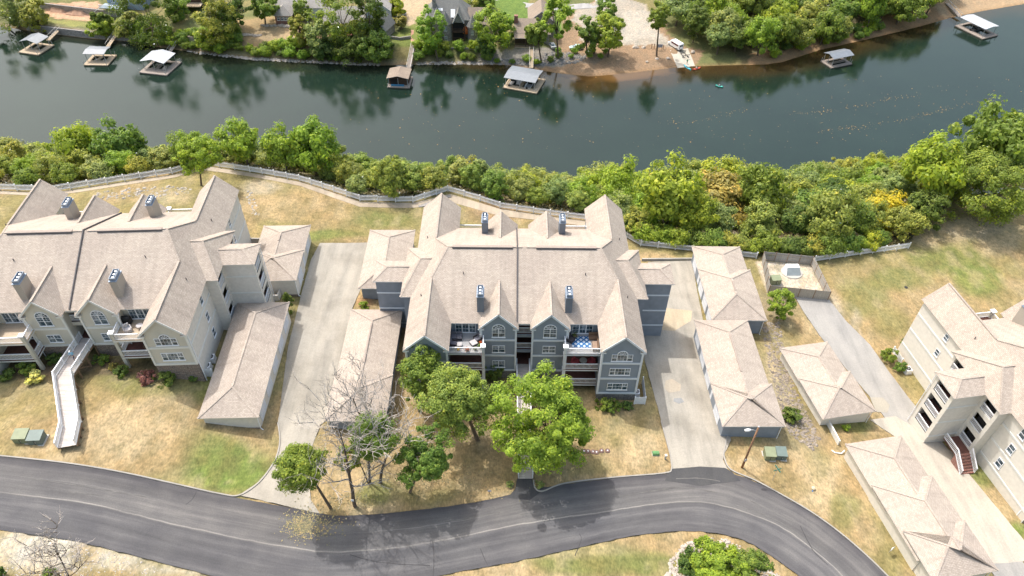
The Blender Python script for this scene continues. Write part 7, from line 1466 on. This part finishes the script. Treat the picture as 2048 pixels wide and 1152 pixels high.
def fallen():
    g_ = np.random.default_rng(5); P_ = []; 
    for cx, cy, rx, ry, n in ((605,1050,34,26,900),(640,1045,50,34,350),(1200,200,420,60,0),(700,1000,90,20,250),(900,960,120,40,300)):
        for k in range(n):
            q = g_.normal(size=2)*.5; px, py = cx+q[0]*rx, cy+q[1]*ry; p = PZ(px, py, 3.0 if px < 760 else 1.5); z = tz(p[0], p[1]); p = PZ(px, py, z+.07); P_.append((p[0], p[1], tz(p[0], p[1])+.075))
    P_ = np.array(P_); n = len(P_); me = leaf_mesh('fallen_leaves', P_, np.tile([0., 0, 1], (n, 1))+g_.normal(size=(n, 3))*.12, g_.uniform(.06, .15, n), g_.uniform(0, 1, n)); me.materials.append(leafmat('leaves_fallen', (.235,.205,.12), .1)); o = link('fallen_leaves', me); o['kind'] = 'stuff'; tag(o, 'yellow fallen leaves scattered on the road and front lawn', 'leaves')
    Q = []
    for k in range(520): px, py = g_.uniform(700, 2048), g_.uniform(150, 300); Q.append(PZ(px, py, WATER+.03))
    for x0, y0, x1, y1, n in ((1570,225,1830,198,110),(1640,262,1990,205,190),(1330,245,1500,225,70)):
        for k in range(n): t = g_.uniform(); Q.append(PZ(x0+(x1-x0)*t+g_.normal()*5, y0+(y1-y0)*t+g_.normal()*2.4+6*math.sin(t*5), WATER+.03))
    Q = np.array(Q); n = len(Q); me = leaf_mesh('floating_leaves', Q, np.tile([0., 0, 1], (n, 1)), g_.uniform(.07, .30, n)*g_.uniform(.5, 1, n), g_.uniform(0, 1, n)); me.materials.append(leafmat('leaves_floating', (.30,.20,.09), .1)); o = link('floating_leaves', me); o['kind'] = 'stuff'; tag(o, 'tan leaves drifting in thin lines on the river', 'leaves')
fallen()
def steps():
    a, b = PT(845, 412), PT(900, 392); r = thing('stone_steps', 'row of rough stone steps beside the fence behind the blue grey building', 'steps', tuple(a)); d = Vector(b)-Vector(a); n = 9
    for i in range(n): p = d*(i/n); m_ = MB(); m_.box(-.7, .7, -.28, .28, -.25, .12); m_.build('step', RUB, r, loc=p, rz=.35)
steps()
def hydrant_bits():
    p = PT(1626, 978); r = thing('lawn_ornament', 'small cream lawn ornament on the grass right of the street sign', 'ornament', tuple(p)); m_ = MB(); m_.tube([(0, 0, 0), (0, 0, .25), (0, 0, .4)], [.2, .26, .1], 8); m_.build('body', plain('ornament_cream', (.55,.47,.33), .7), r); m_ = MB(); m_.box(-.25, -.12, -.4, -.25, 0, .12); m_.build('base', plain('ornament_blue', (.1,.2,.4), .6), r)
    p = PT(1778, 1105); r = thing('satellite_dish', 'white satellite dish on a short post beside the lower right garage row', 'dish', tuple(p), .6); m_ = MB(); m_.tube([(0, 0, -.2), (0, 0, .9)], [.03, .03], 6); m_.build('post', MT['steel'], r); m_ = MB()
    for i in range(12): a0, a1 = i*math.pi/6, (i+1)*math.pi/6; m_.poly([(0, .05, 1.), (.4*math.cos(a0), -.08, 1.+.4*math.sin(a0)), (.4*math.cos(a1), -.08, 1.+.4*math.sin(a1))])
    m_.build('reflector', MT['white_p'], r)
    p = PT(1672, 906); r = thing('drain_pipe', 'white drain pipe lying on the grass at the lower right garage row corner', 'pipe', tuple(p)); m_ = MB(); m_.tube([(-.5, .35, .12), (-.2, 0, .1), (.6, -.15, .12), (1.1, .2, .3)], [.08]*4, 8); m_.build('pipe', MT['white_p'], r)
    p = PT(1812, 575); m_ = MB(); m_.tube([(0, 0, -.1), (0, 0, .06)], [.3, .28], 12); tag(m_.build('manhole_cover', MT['black'], None, loc=tuple(p)), 'small dark drain cover in the right hand lawn', 'drain cover')
hydrant_bits()
def kiosk():
    p = PT(1318, 100); r = thing('notice_board', 'grey notice board on posts beside the lone beach tree', 'notice board', tuple(p)); 
    for x in (-.8, .8): m_ = MB(); m_.box(x-.06, x+.06, -.06, .06, -.2, 1.9); m_.build('post', MT['post'], r)
    m_ = MB(); m_.box(-.95, .95, -.1, -.06, .9, 2.0); m_.build('board', plain('board_grey', (.30,.31,.36), .6), r)
    for k, px in enumerate(((1303,97),(1308,97),(1326,99))):
        p = PT(*px); r = thing('wooden_post', f'{["left","middle","right"][k]} one of three short wooden posts near the beach notice board', 'post', tuple(p), 0, 'beach posts'); m_ = MB(); m_.box(-.1, .1, -.1, .1, -.2, 1.3); m_.build('shaft', MT['post'], r); m_ = MB(); m_.box(-.2, .2, -.2, .2, 1.3, 1.55); m_.build('top', MT['post'], r)
kiosk()
